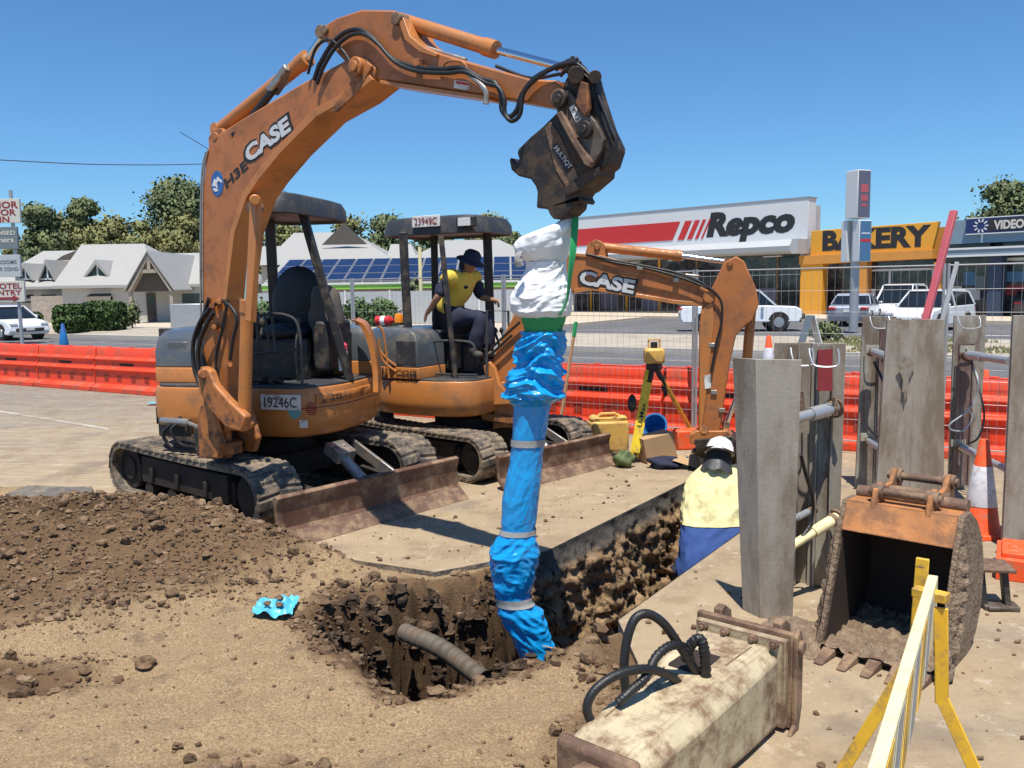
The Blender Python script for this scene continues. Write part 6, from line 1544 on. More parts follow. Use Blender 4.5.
c = fac(981, 226); zc = (zs0 + zs1) / 2
for i in range(10):
    an = i * PI / 5; mb = MB(FR @ Matrix.Translation((c[0], -.035, zc)) @ Matrix.Rotation(an, 4, 'Y')); mb.box((.27, 0, 0), (.16, .02, .07)); mb.build('emblem_ray', 'sign_white', vd)
tL, tR = fac(994, 225)[0], fac(1024.5, 223)[0]
fbox(tL - .25, s1[0] - .1, .02, .03, zs0 + .08, zs1 - .08).build('sign_panel', 'black_ink', vd)
facetext('sign_lettering', 'VIDEO', fw((tL + tR) / 2, .04, zc), Fe, V(0, 0, 1), .46, tR - tL, 'sign_cream', vd, .045, .02)
a0, a1 = fac(942, 290, -.8)[0], fac(988, 290, -.8)[0]; fbox(a0, a1, -1.5, -.8, .15, 3.9).build('shop_window', 'shop_front_glass', vd)
for k, (u0, u1, v0, v1) in enumerate(((944, 956, 274, 284), (950, 962, 286, 296), (964, 975, 272, 285), (966, 980, 288, 300), (976, 985, 276, 290))):
    fprism([fac(u0, v0, -.79), fac(u1, v0, -.79), fac(u1, v1, -.79), fac(u0, v1, -.79)], -.8, -.785).build('window_poster', ['sign_slate', 'sign_cream', 'sign_blue', 'awning_white', 'sign_greyblue'][k], vd)
a0, a1 = fac(987, 290, .1)[0], fac(1001, 290, .1)[0]; fbox(a0, a1, -1.5, .1, .15, za).build('pillar', 'shop_navy', vd)
a0 = fac(1001, 290, -.8)[0]; fbox(a0, 19.8, -1.5, -.8, .15, 3.9).build('shop_window', 'shop_front_glass', vd)
for a in (fac(1002, 290, -.7)[0], fac(1030, 290, -.7)[0]): fbox(a - .07, a + .07, -.8, -.7, .15, 3.1).build('window_frame', 'sign_white', vd)
fbox(fac(1002, 290, -.7)[0], fac(1030, 290, -.7)[0], -.8, -.7, 2.95, 3.1).build('window_frame', 'sign_white', vd)
fbox(a0 + .25, a0 + 2, -.8, -.76, 1.9, 2.4).build('window_poster', 'sign_blue', vd); fbox(a0 + .25, a0 + 2, -.8, -.76, 1.2, 1.7).build('window_poster', 'dark_red_ink', vd)
# pylon sign on the median
q = G(853, 334); pz = lambda v: D(853, v, q.y).z; T = Matrix.Translation(V(q.x, q.y, 0)) @ Matrix.Rotation(R(-68), 4, 'Z')
py = thing('pylon_sign', 'tall grey pylon with stacked slate and blue sign boxes by the bakery', 'sign', M=T)
mb = MB(T); mb.cyl((0, 0, .12), (0, 0, pz(222)), .16, n=16); mb.build('pole', 'galvanised', py)
mb = MB(T); mb.box((0.05, 0, (pz(171) + pz(219)) / 2), (.62, .62, pz(171) - pz(219))); bx = mb.build('sign_box', 'sign_white', py, bevel=.02)
mb = MB(T); mb.box((.365, 0, (pz(171) + pz(219)) / 2), (.012, .56, (pz(171) - pz(219)) * .96)); sf_ = mb.build('sign_face', 'sign_slate', bx)
for z_, w_, h_ in ((.62, .34, .30), (.42, .30, .22), (.27, .26, .10)): mb = MB(T); zz_ = pz(219) + (pz(171) - pz(219)) * z_; mb.box((.374, 0, zz_), (.006, w_, h_)); mb.build('sign_panel', 'pink_paint', sf_)
mb = MB(T); mb.box((.26, .05, (pz(221) + pz(262)) / 2), (.34, .58, pz(221) - pz(262))); bx = mb.build('sign_box', 'sign_white', py, bevel=.02)
mb = MB(T); mb.box((.435, .05, (pz(221) + pz(262)) / 2), (.012, .52, (pz(221) - pz(262)) * .96)); sf_ = mb.build('sign_face', 'sign_blue', bx)
mb = MB(T); mb.box((.444, .05, (pz(239) + pz(243)) / 2), (.006, .48, .10)); mb.build('sign_panel', 'red_ink', sf_); mb = MB(T); mb.box((.444, .05, pz(234)), (.006, .40, .05)); mb.build('sign_panel', 'sign_white', sf_)
mb = MB(T); mb.box((-.34, -.05, (pz(220) + pz(262)) / 2), (.30, .40, pz(220) - pz(262))); mb.build('sign_box', 'sign_white', py, bevel=.02)
# ------------------------------------------------------------------ motel sign at left
q = D(9, 300, 34); T = Matrix.Translation(V(q.x, q.y, 0)); ms = thing('motel_sign', 'white and grey motel sign boards on posts at the left edge', 'sign', M=T)
zz = lambda v: D(5, v, 34).z
for x in (.33, -1.35): mb = MB(T); mb.cyl((x, .1, 0), (x, .1, zz(190)), .07, n=10); mb.build('post', 'galvanised', ms)
def board(v0, v1, x0, x1, m, lines, tm, sz):
    mb = MB(T); mb.box(((x0 + x1) / 2, 0, (zz(v0) + zz(v1)) / 2), (x1 - x0, .12, zz(v0) - zz(v1))); b = mb.build('sign_board', m, ms, bevel=.01)
    for t, vv, h, w, xc in lines: facetext('lettering', t, T @ V(xc, -.065, zz(vv)), (1, 0, 0), (0, 0, 1), h, w, tm, b, .02, .01)
    return b
board(199, 223, -1.55, .72, 'sign_cream', [('MANOR', 205, .26, 1.6, -.13), ('MOTOR', 212.5, .24, 1.5, -.18), ('INN', 219.5, .22, .7, -.05)], 'dark_red_ink', 0)
board(227, 249, -1.5, .55, 'sign_greyblue', [('LICENSED', 233, .16, 1.2, -.12), ('Diners', 240, .20, .9, -.05)], 'sign_cream', 0)
board(255, 277, -1.5, .58, 'awning_white', [('ROOMS', 262, .15, .7, .1), ('AIR COND', 269, .14, .9, .05)], 'sign_greyblue', 0)
b = board(281, 302, -1.5, .66, 'sign_cream', [('MOTEL', 286, .22, 1.15, .0), ('ENTRY', 292.5, .20, 1.1, .0)], 'dark_red_ink', 0)
mb = MB(T); z = zz(298.5); mb.prism([(-.6, z - .05), (.2, z - .05), (.2, z - .13), (.45, z), (.2, z + .13), (.2, z + .05), (-.6, z + .05)], -.075, -.06); mb.build('arrow', 'dark_red_ink', b)
# ------------------------------------------------------------------ motel
def px(u, v, y): q = D(u, v, y); return q
mt = thing('motel', 'pale motel with grey steel roof, dormer gables and an open porch', 'building', loc=(-27, 58, 0))
YF = 57.0
def X(u, y=YF): return D(u, 290, y).x
def Z(u, v, y=YF): return D(u, v, y).z
ze = 2.55
def mbx(x0, x1, y0, y1, z0, z1, name, m, par=mt, bev=0): mb = MB(); mb.box(((x0 + x1) / 2, (y0 + y1) / 2, (z0 + z1) / 2), (x1 - x0, y1 - y0, z1 - z0)); return mb.build(name, m, par, bevel=bev)
mbx(X(-30), X(60), YF + 3, YF + 14, 0, ze, 'wall', 'render_white'); mbx(X(62), X(215), YF, YF + 13, 0, ze, 'wall', 'render_white')
mbx(X(20), X(60), YF + 1.2, YF + 1.5, 0, 1.9, 'stone_wall', 'render_stone')
def hip(x0, x1, y0, y1, z0, z1, hx0, hx1, m='roof_sheet', par=mt):
    ym = (y0 + y1) / 2; mb = MB(); mb.add([(x0, y0, z0), (x1, y0, z0), (x1, y1, z0), (x0, y1, z0), (hx0, ym, z1), (hx1, ym, z1), (x0, y0, z0 - .18), (x1, y0, z0 - .18), (x1, y1, z0 - .18), (x0, y1, z0 - .18)],
        [(0, 1, 5, 4), (1, 2, 5), (2, 3, 4, 5), (3, 0, 4), (6, 7, 1, 0), (7, 8, 2, 1), (8, 9, 3, 2), (9, 6, 0, 3), (9, 8, 7, 6)]); return mb.build('roof', m, par, smooth=0)
hip(X(-40), X(72), YF + 2.2, YF + 14, ze, Z(40, 251, YF + 8), X(-20), X(60))
hip(X(57), X(160), YF - .6, YF + 13, ze, Z(110, 244, YF + 6), X(83, YF + 6), X(146, YF + 6))
hip(X(128), X(232), YF - .2, YF + 11, ze, Z(170, 253, YF + 5), X(149, YF + 5), X(224, YF + 5))
def gable(uc, hw_, vt, vb, y0, depth, par=mt, glass=True, name='dormer'):
    c = X(uc, y0); zt, zb = Z(uc, vt, y0), Z(uc, vb, y0); w = hw_ * y0 / 860
    mb = MB(); mb.prism([(c - w * .86, zb), (c + w * .86, zb), (c, zt - .25)], y0, y0 + .1); d = mb.build(name, 'glass_dark', par)
    mb = MB(); mb.prism([(c - w, zb - .08), (c - w * .84, zb - .08), (c, zt - .32), (c + w * .84, zb - .08), (c + w, zb - .08), (c, zt)], y0 - .25, y0 + depth); mb.build('dormer_roof', 'roof_sheet', d)
    mb = MB(); mb.box((c, y0 - .02, (zt + zb) / 2 - .15), (.09, .06, (zt - zb) * .8)); mb.box((c, y0 - .02, zb + .03), (w * 1.7, .06, .09)); mb.build('window_frame', 'sign_white', d, each=True)
gable(27, 9, 263, 279.5, YF + 3.0, 3); gable(49, 9.5, 259.5, 279.5, YF + 3.0, 3); gable(99, 15.5, 259.5, 278.5, YF + .9, 4)
# porch
c = X(151, YF - 3); w = 22.5 * (YF - 3) / 860; zt, zb = Z(150, 252.5, YF - 3), Z(150, 291.5, YF - 3)
mb = MB(); mb.prism([(c - w, zb), (c - w * .88, zb), (c, zt - .35), (c + w * .88, zb), (c + w, zb), (c, zt)], YF - 3.2, YF + 4); ph = mb.build('porch_roof', 'timber_beige', mt)
for s in (-1, 1):
    mb = MB(); mb.add([(c, YF - 3.3, zt + .03), (c + s * (w + .15), YF - 3.3, zb), (c + s * (w + .15), YF + 5, zb), (c, YF + 5, zt + .03), (c, YF - 3.3, zt + .12), (c + s * (w + .15), YF - 3.3, zb + .09), (c + s * (w + .15), YF + 5, zb + .09), (c, YF + 5, zt + .12)], [(0, 1, 2, 3), (7, 6, 5, 4), (0, 4, 5, 1), (1, 5, 6, 2), (2, 6, 7, 3), (3, 7, 4, 0)]); mb.build('porch_sheeting', 'roof_sheet', ph, smooth=0)
mbx(c - w * .55, c + w * .55, YF - 3.15, YF - 3.0, Z(150, 273, YF - 3), Z(150, 269.5, YF - 3), 'beam', 'timber_beige', ph); mbx(c - .1, c + .1, YF - 3.16, YF - 3.0, Z(150, 270, YF - 3), zt - .2, 'king_post', 'timber_beige', ph)
mb = MB(); mb.prism([(c - w * .5, Z(150, 271, YF - 2.6)), (c + w * .5, Z(150, 271, YF - 2.6)), (c + w * .85, zb), (c - w * .85, zb)], YF - 2.6, YF - 2.5); mb.build('porch_panel', 'timber_dark', ph)
for s in (-1, 1): mbx(c + s * w * .9 - .1, c + s * w * .9 + .1, YF - 3.1, YF - 2.9, 0, zb + .1, 'post', 'timber_beige', ph)
mbx(X(146), X(155), YF - .06, YF, .05, 2.0, 'door', 'timber_dark'); mbx(X(147.5), X(153.5), YF - .08, YF - .06, .3, 1.8, 'door_glass', 'glass_dark')
for u0, u1, v0, v1, yy in ((90, 112, 297, 304, YF), (22, 34, 298, 303, YF + 3), (42, 56, 298, 303, YF + 3)):
    mbx(X(u0, yy), X(u1, yy), yy - .06, yy, Z(u0, v1, yy), Z(u0, v0, yy), 'window', 'glass_dark'); mb = MB(); x0, x1, z1 = X(u0 - 4, yy), X(u1 + 4, yy), Z(u0, v0 - 3.5, yy)
    mb.add([(x0 + .3, yy - .05, z1), (x1 - .3, yy - .05, z1), (x1, yy - .9, z1 - .45), (x0, yy - .9, z1 - .45)], [(0, 1, 2, 3)]); mb.build('window_hood', 'timber_dark', mt, fixn=False)
mbx(X(92), X(110), YF - .1, YF - .05, Z(92, 298.5), Z(92, 297.8), 'window_frame', 'sign_white')
mbx(X(182), X(205), YF - .06, YF, .9, 1.9, 'window', 'glass_dark'); mbx(X(188), X(202), YF - .05, YF + .02, .1, .8, 'planter', 'render_stone')
mb = MB(); mb.cyl((X(36), YF + 7, 3), (X(36), YF + 7, Z(36, 252, YF + 7)), .09); mb.build('flue', 'galvanised', mt)
mb = MB(); x = X(92, YF + 8); mb.prism([(x - 2.6, 3.9), (x + .8, 3.9), (x + .2, 5.3), (x - 1.2, 4.8)], YF + 6.4, YF + 6.5); mb.build('gablet', 'timber_dark', mt)
mbx(X(84, 50), X(86, 50), 50, 50.1, 1.4, 2.0, 'wall_lamp', 'galvanised') if False else None
# ------------------------------------------------------------------ building with solar panels
sb = thing('solar_roof_building', 'low building with a lime green fascia and rows of solar panels on its roof', 'building', loc=(-8, 52, 0)); YS = 50.0
def XS(u, y=YS): return D(u, 285, y).x
x0, x1 = XS(262), XS(545); z0 = Z(390, 283, YS); z1 = 3.95
mbx(x0 + .3, x1 - .3, YS + .8, YS + 16, 0, z0 - .3, 'wall', 'render_stone', sb)
mb = MB(); mb.add([(x0, YS, z0), (x1, YS, z0), (x1, YS + 5.4, z1), (x0, YS + 5.4, z1), (x0, YS, z0 - .12), (x1, YS, z0 - .12), (x1, YS + 5.4, z1 - .12), (x0, YS + 5.4, z1 - .12)], [(0, 1, 2, 3), (7, 6, 5, 4), (0, 4, 5, 1), (1, 5, 6, 2), (2, 6, 7, 3), (3, 7, 4, 0)]); mb.build('roof', 'roof_sheet', sb, smooth=0)
mbx(x0, x1, YS - .08, YS - .02, z0 - .32, z0 - .02, 'fascia', 'lime_green', sb); mbx(x0, x1, YS - .14, YS - .08, z0 - .06, z0 + .04, 'gutter', 'sign_white', sb)
sl = (z1 - z0) / 5.4; N = V(0, -sl, 1).normalized(); n = 0
for r_ in range(3):
    for c_ in range(15):
        xx = x0 + .35 + c_ * 1.08; yy = YS + .25 + r_ * 1.65
        if xx > x1 - 1.0: continue
        sk = .0
        mb = MB(); y2 = yy + 1.58; P = [V(xx, yy, z0 + (yy - YS) * sl), V(xx + 1.03, yy, z0 + (yy - YS) * sl), V(xx + 1.03, y2, z0 + (y2 - YS) * sl), V(xx, y2, z0 + (y2 - YS) * sl)]
        mb.add([p + N * .05 for p in P] + [p + N * .09 for p in P], [(3, 2, 1, 0), (4, 5, 6, 7), (0, 1, 5, 4), (1, 2, 6, 5), (2, 3, 7, 6), (3, 0, 4, 7)]); pf = mb.build('solar_panel_frame', 'galvanised', sb)
        ins = [V(.035, .035, 0), V(-.035, .035, 0), V(-.035, -.035, 0), V(.035, -.035, 0)]; mb = MB()
        Q = [V(p.x + i.x, p.y + i.y, p.z + i.y * sl) + N * .094 for p, i in zip(P, ins)]; mb.add(Q, [(0, 1, 2, 3)]); mb.build('solar_glass', 'solar_panel', pf, fixn=False)
def bigroof(ua, ub, ra, rb, v, y0, y1, z0_):
    ym = (y0 + y1) / 2; xa, xb, xc, xd = XS(ua, y0), XS(ub, y0), XS(ra, ym), XS(rb, ym); zt = D((ra + rb) / 2, v, ym).z
    mb = MB(); mb.add([(xa, y0, z0_), (xb, y0, z0_), (xb, y1, z0_), (xa, y1, z0_), (xc, ym, zt), (xd, ym, zt)], [(0, 1, 5, 4), (1, 2, 5), (2, 3, 4, 5), (3, 0, 4), (3, 2, 1, 0)]); return mb.build('upper_roof', 'roof_sheet', sb, smooth=0)
mbx(XS(262, 58), XS(540, 58), 58, 74, 0, 3.6, 'wall', 'render_white', sb)
bigroof(245, 320, 262, 300, 246, 57, 69, 3.7); bigroof(262, 400, 296, 352, 232.5, 57.5, 73, 3.7); bigroof(385, 420, 392, 412, 244, 59, 67, 3.7); bigroof(400, 545, 446, 500, 240, 57.5, 72, 3.7)
for (ra, v) in ((352, 240),):
    mb = MB(); p = D(ra, v - 3, 64); mb.prism([(p.x - 1.6, p.z - .7), (p.x + 1.6, p.z - .7), (p.x, p.z + .8)], 61, 61.1); mb.build('gable_vent', 'timber_dark', sb)
# white ribbed fence and side pieces
rf = thing('ribbed_fence', 'long white ribbed steel fence in front of the solar roofed building', 'fence', loc=(-9, 46.5, 0)); YR = 46.5
xa, xb = D(256, 300, YR).x, D(560, 300, YR).x
mb = MB(); nn_ = int((xb - xa) / .1); vs = []
for i in range(nn_ + 1): x = xa + i * .1; y = YR + (.035 if i % 2 else 0); vs += [(x, y, .12), (x, y, 1.88)]
mb.add(vs, [(2 * i, 2 * i + 2, 2 * i + 3, 2 * i + 1) for i in range(nn_)]); mb.build('sheeting', 'awning_white', rf, smooth=0, fixn=False)
x = xa
while x < xb: mbx(x - .04, x + .04, YR - .05, YR, .1, 1.95, 'post', 'sign_white', rf); x += 2.4
# verandah rail / stacked blocks on the right of the operator
mbx(D(512, 300, 44).x, D(522, 300, 44).x, 44, 44.2, .1, 1.6, 'post', 'render_stone', sb)
# green pole behind
mb = MB(); p = D(421, 300, 48); mb.cyl((p.x, p.y, .1), (p.x, p.y, D(421, 247, 48).z), .10); tag(mb.build('lamp_post', 'pale_yellow', None), 'pale green thin post in front of the solar panels', 'post')
# kerbside utility box by the porch
q = D(190, 322, 44); mbx2 = MB(); mbx2.box((q.x, 44, .75), (1.7, .8, 1.3)); tag(mbx2.build('trailer_bin', 'galvanised', None, bevel=.04), 'grey metal bin beside the porch, left of the boom', 'bin')
# potted plant by the porch

# dark sheeted board between the front excavator and the barriers
xa_, xb_ = D(157, 340, 10.1).x, D(388, 340, 9.75).x
mb = MB(); mb.add([(xa_, 10.15, 0), (xb_, 9.95, 0), (xb_, 9.95, 1.42), (xa_, 10.15, 1.50), (xa_, 10.25, 0), (xb_, 10.05, 0), (xb_, 10.05, 1.42), (xa_, 10.25, 1.50)], [(0, 1, 2, 3), (7, 6, 5, 4), (0, 4, 5, 1), (1, 5, 6, 2), (2, 6, 7, 3), (3, 7, 4, 0)])
tag(mb.build('site_board', 'black_rubber', None, bevel=.01), 'long black board standing behind the front excavator', 'board')
# ------------------------------------------------------------------ vegetation
def leaves(mb, c, rad, n, size, r_, shell=.55, flat=.0):
    for _ in range(n):
        d = Vector((r_.gauss(0, 1), r_.gauss(0, 1), r_.gauss(0, 1))).normalized(); k = shell + (1 - shell) * r_.random() ** .6 if r_.random() < .8 else r_.uniform(.8, 1.45)
        k *= 1 + .3 * noise.noise(d * 2.3 + Vector(c) * .7)
        p = Vector((c[0] + d.x * rad[0] * k, c[1] + d.y * rad[1] * k, c[2] + d.z * rad[2] * k))
        s = size * r_.uniform(.6, 1.4); t = Vector((r_.gauss(0, 1), r_.gauss(0, 1), r_.gauss(0, .7) - .4)).normalized(); u = t.orthogonal().normalized()
        a = r_.uniform(0, 6.3); w = (u * math.cos(a) + t.cross(u) * math.sin(a)) * s * .45
        on = (d + V(0, 0, .35) + t.cross(w.normalized()) * .35 * (1 if t.cross(w).dot(d) > 0 else -1)).normalized()
        o = len(mb.v); mb.v += [p - t * s * .5, p + w, p + t * s * .6, p - w]; g = t.cross(w)
        mb.f.append((o, o + 1, o + 2, o + 3) if (w + t * .5).cross(t).dot(on) > 0 else (o + 3, o + 2, o + 1, o)); mb.mi.append(0)
        if not hasattr(mb, 'nn'): mb.nn = []
        mb.nn += [on] * 4
def setn(o, mb):
    if len(mb.nn) == len(o.data.vertices): o.data.normals_split_custom_set_from_vertices([tuple(n) for n in mb.nn])
    return o
def tree(label, base, h, w, clumps, n, size, m='leaf_gum', seed=0, trunk=.3, group='gum trees behind the buildings', low=.25, name='gum_tree'):
    r_ = random.Random(seed); root = thing(name, label, 'tree', loc=base, group=group)
    B = Vector(base); cl = []
    for i in range(clumps):
        f = r_.random(); z = low + (1 - low) * (f * .92 + .05); span = math.sin(PI * min(1, (z - low) / (1 - low) * .8 + .18)) 
        a = r_.uniform(0, 6.3); rr = w * .5 * span * r_.random() ** .5 * .8
        s = h * r_.uniform(.09, .17) * (.8 + .4 * (1 - f)); s = min(s, w * .24); cl.append((B + Vector((rr * math.cos(a), rr * math.sin(a), z * h - s * .4)), s))
    mb = MB()
    for c, s in cl: leaves(mb, c, (s * 1.25, s * 1.2, s * .8), int(n / clumps), size, r_, .35)
    setn(mb.build('crown', m, root, smooth=180, fixn=False), mb)
    mb = MB(); top = B + V(0, 0, h * .62); mid = B + V(r_.uniform(-.3, .3), 0, h * .35)
    mb.tube(smoothpath([B - V(0, 0, .1), mid, top], 5), [trunk * (1 - .06 * i) for i in range(11)], 8)
    for c, s in cl: mb.tube([mid.lerp(top, r_.random()), (mid + c) / 2 + V(0, 0, -.2), c], [trunk * .35, trunk * .22, trunk * .08], 5)
    mb.build('trunk', 'bark', root); return root
def at(u, v_top, y): return D(u, v_top, y)
TR = [ # label, u, v_top, y, width px, clumps, leaves, leaf size, mat, low
 ('sparse gum beside the motel sign boards', 36, 206, 74, 40, 16, 4200, .40, 'leaf_gum_dark', .45),
 ('slender open crowned gum standing clear above the tree line', 83, 193, 92, 26, 9, 2600, .42, 'leaf_gum_dark', .62),
 ('rounded olive tree behind the low motel wing', 62, 218, 82, 80, 26, 9000, .42, 'leaf_gum', .1),
 ('olive tree behind the motel ridge', 108, 216, 86, 80, 26, 9000, .42, 'leaf_gum', .1),
 ('yellowish gum to the left of the big dark gum', 140, 221, 80, 66, 24, 8000, .40, 'leaf_gum', .1),
 ('tallest dark round gum just left of the boom', 178, 179, 90, 64, 26, 11000, .42, 'leaf_gum_dark', .42),
 ('broad gum under the tall dark one, touching the boom', 180, 214, 78, 90, 30, 10500, .40, 'leaf_gum', .1),
 ('gum hidden behind the excavator boom', 228, 208, 88, 70, 24, 7000, .42, 'leaf_gum', .1),
 ('gum behind the canopy of the front excavator', 286, 222, 92, 80, 24, 7000, .42, 'leaf_gum', .1),
 ('low gum right of the front excavator canopy', 350, 217, 88, 60, 22, 6500, .42, 'leaf_gum', .1),
 ('dense gum left of the rear excavator canopy', 386, 216, 82, 50, 22, 7000, .40, 'leaf_gum_dark', .1),
 ('gum seen under the rear excavator canopy', 430, 226, 90, 70, 22, 6500, .42, 'leaf_gum_dark', .1),
 ('gum with a pointed top right of the rear canopy', 488, 214, 92, 46, 18, 5000, .42, 'leaf_gum', .1),
 ('dark tree behind the roof beside the white sack', 510, 231, 84, 60, 20, 6000, .40, 'leaf_gum_dark', .1),
  ('olive gum behind the gabled porch', 158, 226, 84, 80, 24, 8000, .40, 'leaf_gum', .05),
 ('low gum showing between sign boards and motel wing', 24, 232, 80, 60, 20, 6000, .40, 'leaf_gum', .05),
 ('low gum behind the left end of the motel ridge', 86, 230, 80, 70, 22, 7000, .40, 'leaf_gum', .05),
 ('loose crowned gum above the video sign', 1006, 181, 62, 62, 26, 8500, .32, 'leaf_gum_dark', .25)]
for i, (lb, u, v, y, wpx, cl, n, ls, m, low) in enumerate(TR):
    p = at(u, v, y); tree(lb, (p.x, p.y, 0), p.z, wpx * y / 860 * 1.12, int(cl * 1.4), int(n * 1.7), ls * .66, m, 40 + i, .3, low=low)
def bush(label, c, r, n, size, m='leaf_hedge', cat='shrub', name='shrub', group=None, boxy=False, seed=1):
    r_ = random.Random(seed); root = thing(name, label, cat, loc=(c[0], c[1], 0), group=group); mb = MB()
    if boxy:
        for _ in range(n):
            q = [r_.uniform(-1, 1) for _ in range(3)]; k = r_.randrange(3); q[k] = math.copysign(1, q[k]) * r_.uniform(.86, 1.04)
            L = (abs(q[0]) ** 5 + abs(q[1]) ** 5 + abs(q[2]) ** 5) ** .2; q = [a / max(L, .001) * min(L, 1.0) if L > 1.05 else a for a in q]
            leaves(mb, (c[0] + q[0] * r[0], c[1] + q[1] * r[1], c[2] + q[2] * r[2]), (.03, .03, .03), 1, size, r_)
        setn(mb.build('foliage', m, root, smooth=180, fixn=False), mb)
        m2 = MB(); m2.ball(c, (r[0] * .88, r[1] * .88, r[2] * .9), 16, 10); m2.build('inner_foliage', m, root)
    else:
        for k in range(7):
            o = V(r_.uniform(-.5, .5) * r[0], r_.uniform(-.4, .4) * r[1], r_.uniform(-.3, .4) * r[2]); leaves(mb, Vector(c) + o, (r[0] * .6, r[1] * .6, r[2] * .6), n // 7, size, r_, .2)
        setn(mb.build('foliage', m, root, smooth=180, fixn=False), mb)
    m2 = MB(); m2.cyl((c[0], c[1], 0), (c[0], c[1], c[2]), .05); m2.build('stem', 'bark', root)
    return root
GH = 'clipped hedges before the motel'
def hb(u0, u1, v0, y, lab, s):
    a, b = D(u0, 320, y), D(u1, 320, y); zt = D((u0 + u1) / 2, v0, y).z; bush(lab, ((a.x + b.x) / 2, y, .1 + zt / 2), ((b.x - a.x) / 2, 1.0, zt / 2), 4200, .13, 'leaf_hedge', 'hedge', 'hedge', GH, True, s)
hb(61, 90, 307, 43, 'left half of the clipped green hedge pair before the motel', 3); hb(88, 121, 304, 43.6, 'right and taller half of the clipped green hedge pair before the motel', 4); hb(66, 80, 319, 41, 'small round clipped bush at the foot of the motel hedges', 5)
hb(18, 34, 315, 44, 'dark low bush right of the pale hatchback', 6)
p = D(131, 305, 46); bush('thin potted shrub beside the porch post', (p.x, 46, .9), (.45, .45, .75), 500, .14, 'leaf_shrub', seed=8)
for i, (u, v, s, lab) in enumerate(((268, 312, 34, 'green bush left of the front excavator seat'), (362, 312, 30, 'leafy bush before the ribbed fence between both excavators'), (385, 314, 20, 'small bush behind the hood of the rear excavator'), (408, 283, 20, 'shrub with loose leaves above the ribbed fence'))):
    p = D(u, v, 44 if v > 300 else 48.5); bush(lab, (p.x, p.y, max(.75, p.z * .55)), (s * 44 / 860 / 2 * 1.4, .7, max(.75, p.z * .6)), 2600, .16, 'leaf_hedge' if i < 3 else 'leaf_shrub', seed=20 + i)
p = D(826, 330, 27); bush('round green shrub on the grassy median left of the pylon', (p.x, 27, .42), (.52, .45, .34), 1500, .09, 'leaf_shrub', seed=31)
# grass on the median
mb = MB(); r_ = random.Random(9); m = 0
while m < 9000:
    a = r_.uniform(-3.5, 16); b = r_.uniform(12.95, 19.8)
    if noise.noise(V(a * .5, b * .5, 0)) < -.12: m += .4; continue
    p = ST(a, b, .13); h = r_.uniform(.04, .12); an = r_.uniform(0, 6.3); d = V(math.cos(an), math.sin(an), 0)
    o = len(mb.v); mb.v += [p - d * .03, p + d * .03, p + d * r_.uniform(-.05, .05) + V(0, 0, h)]; mb.f.append((o, o + 1, o + 2)); mb.mi.append(0); m += 1
mat('grass_blade', (.16, .19, .06), .8, 0, .3, .8, 0, dirt=((.33, .27, .12), .5, .7))
tag(mb.build('grass', 'grass_blade', None, smooth=0, fixn=False, origin=V(0, 0, 0)), 'patchy dry green grass on the median', kind='stuff')
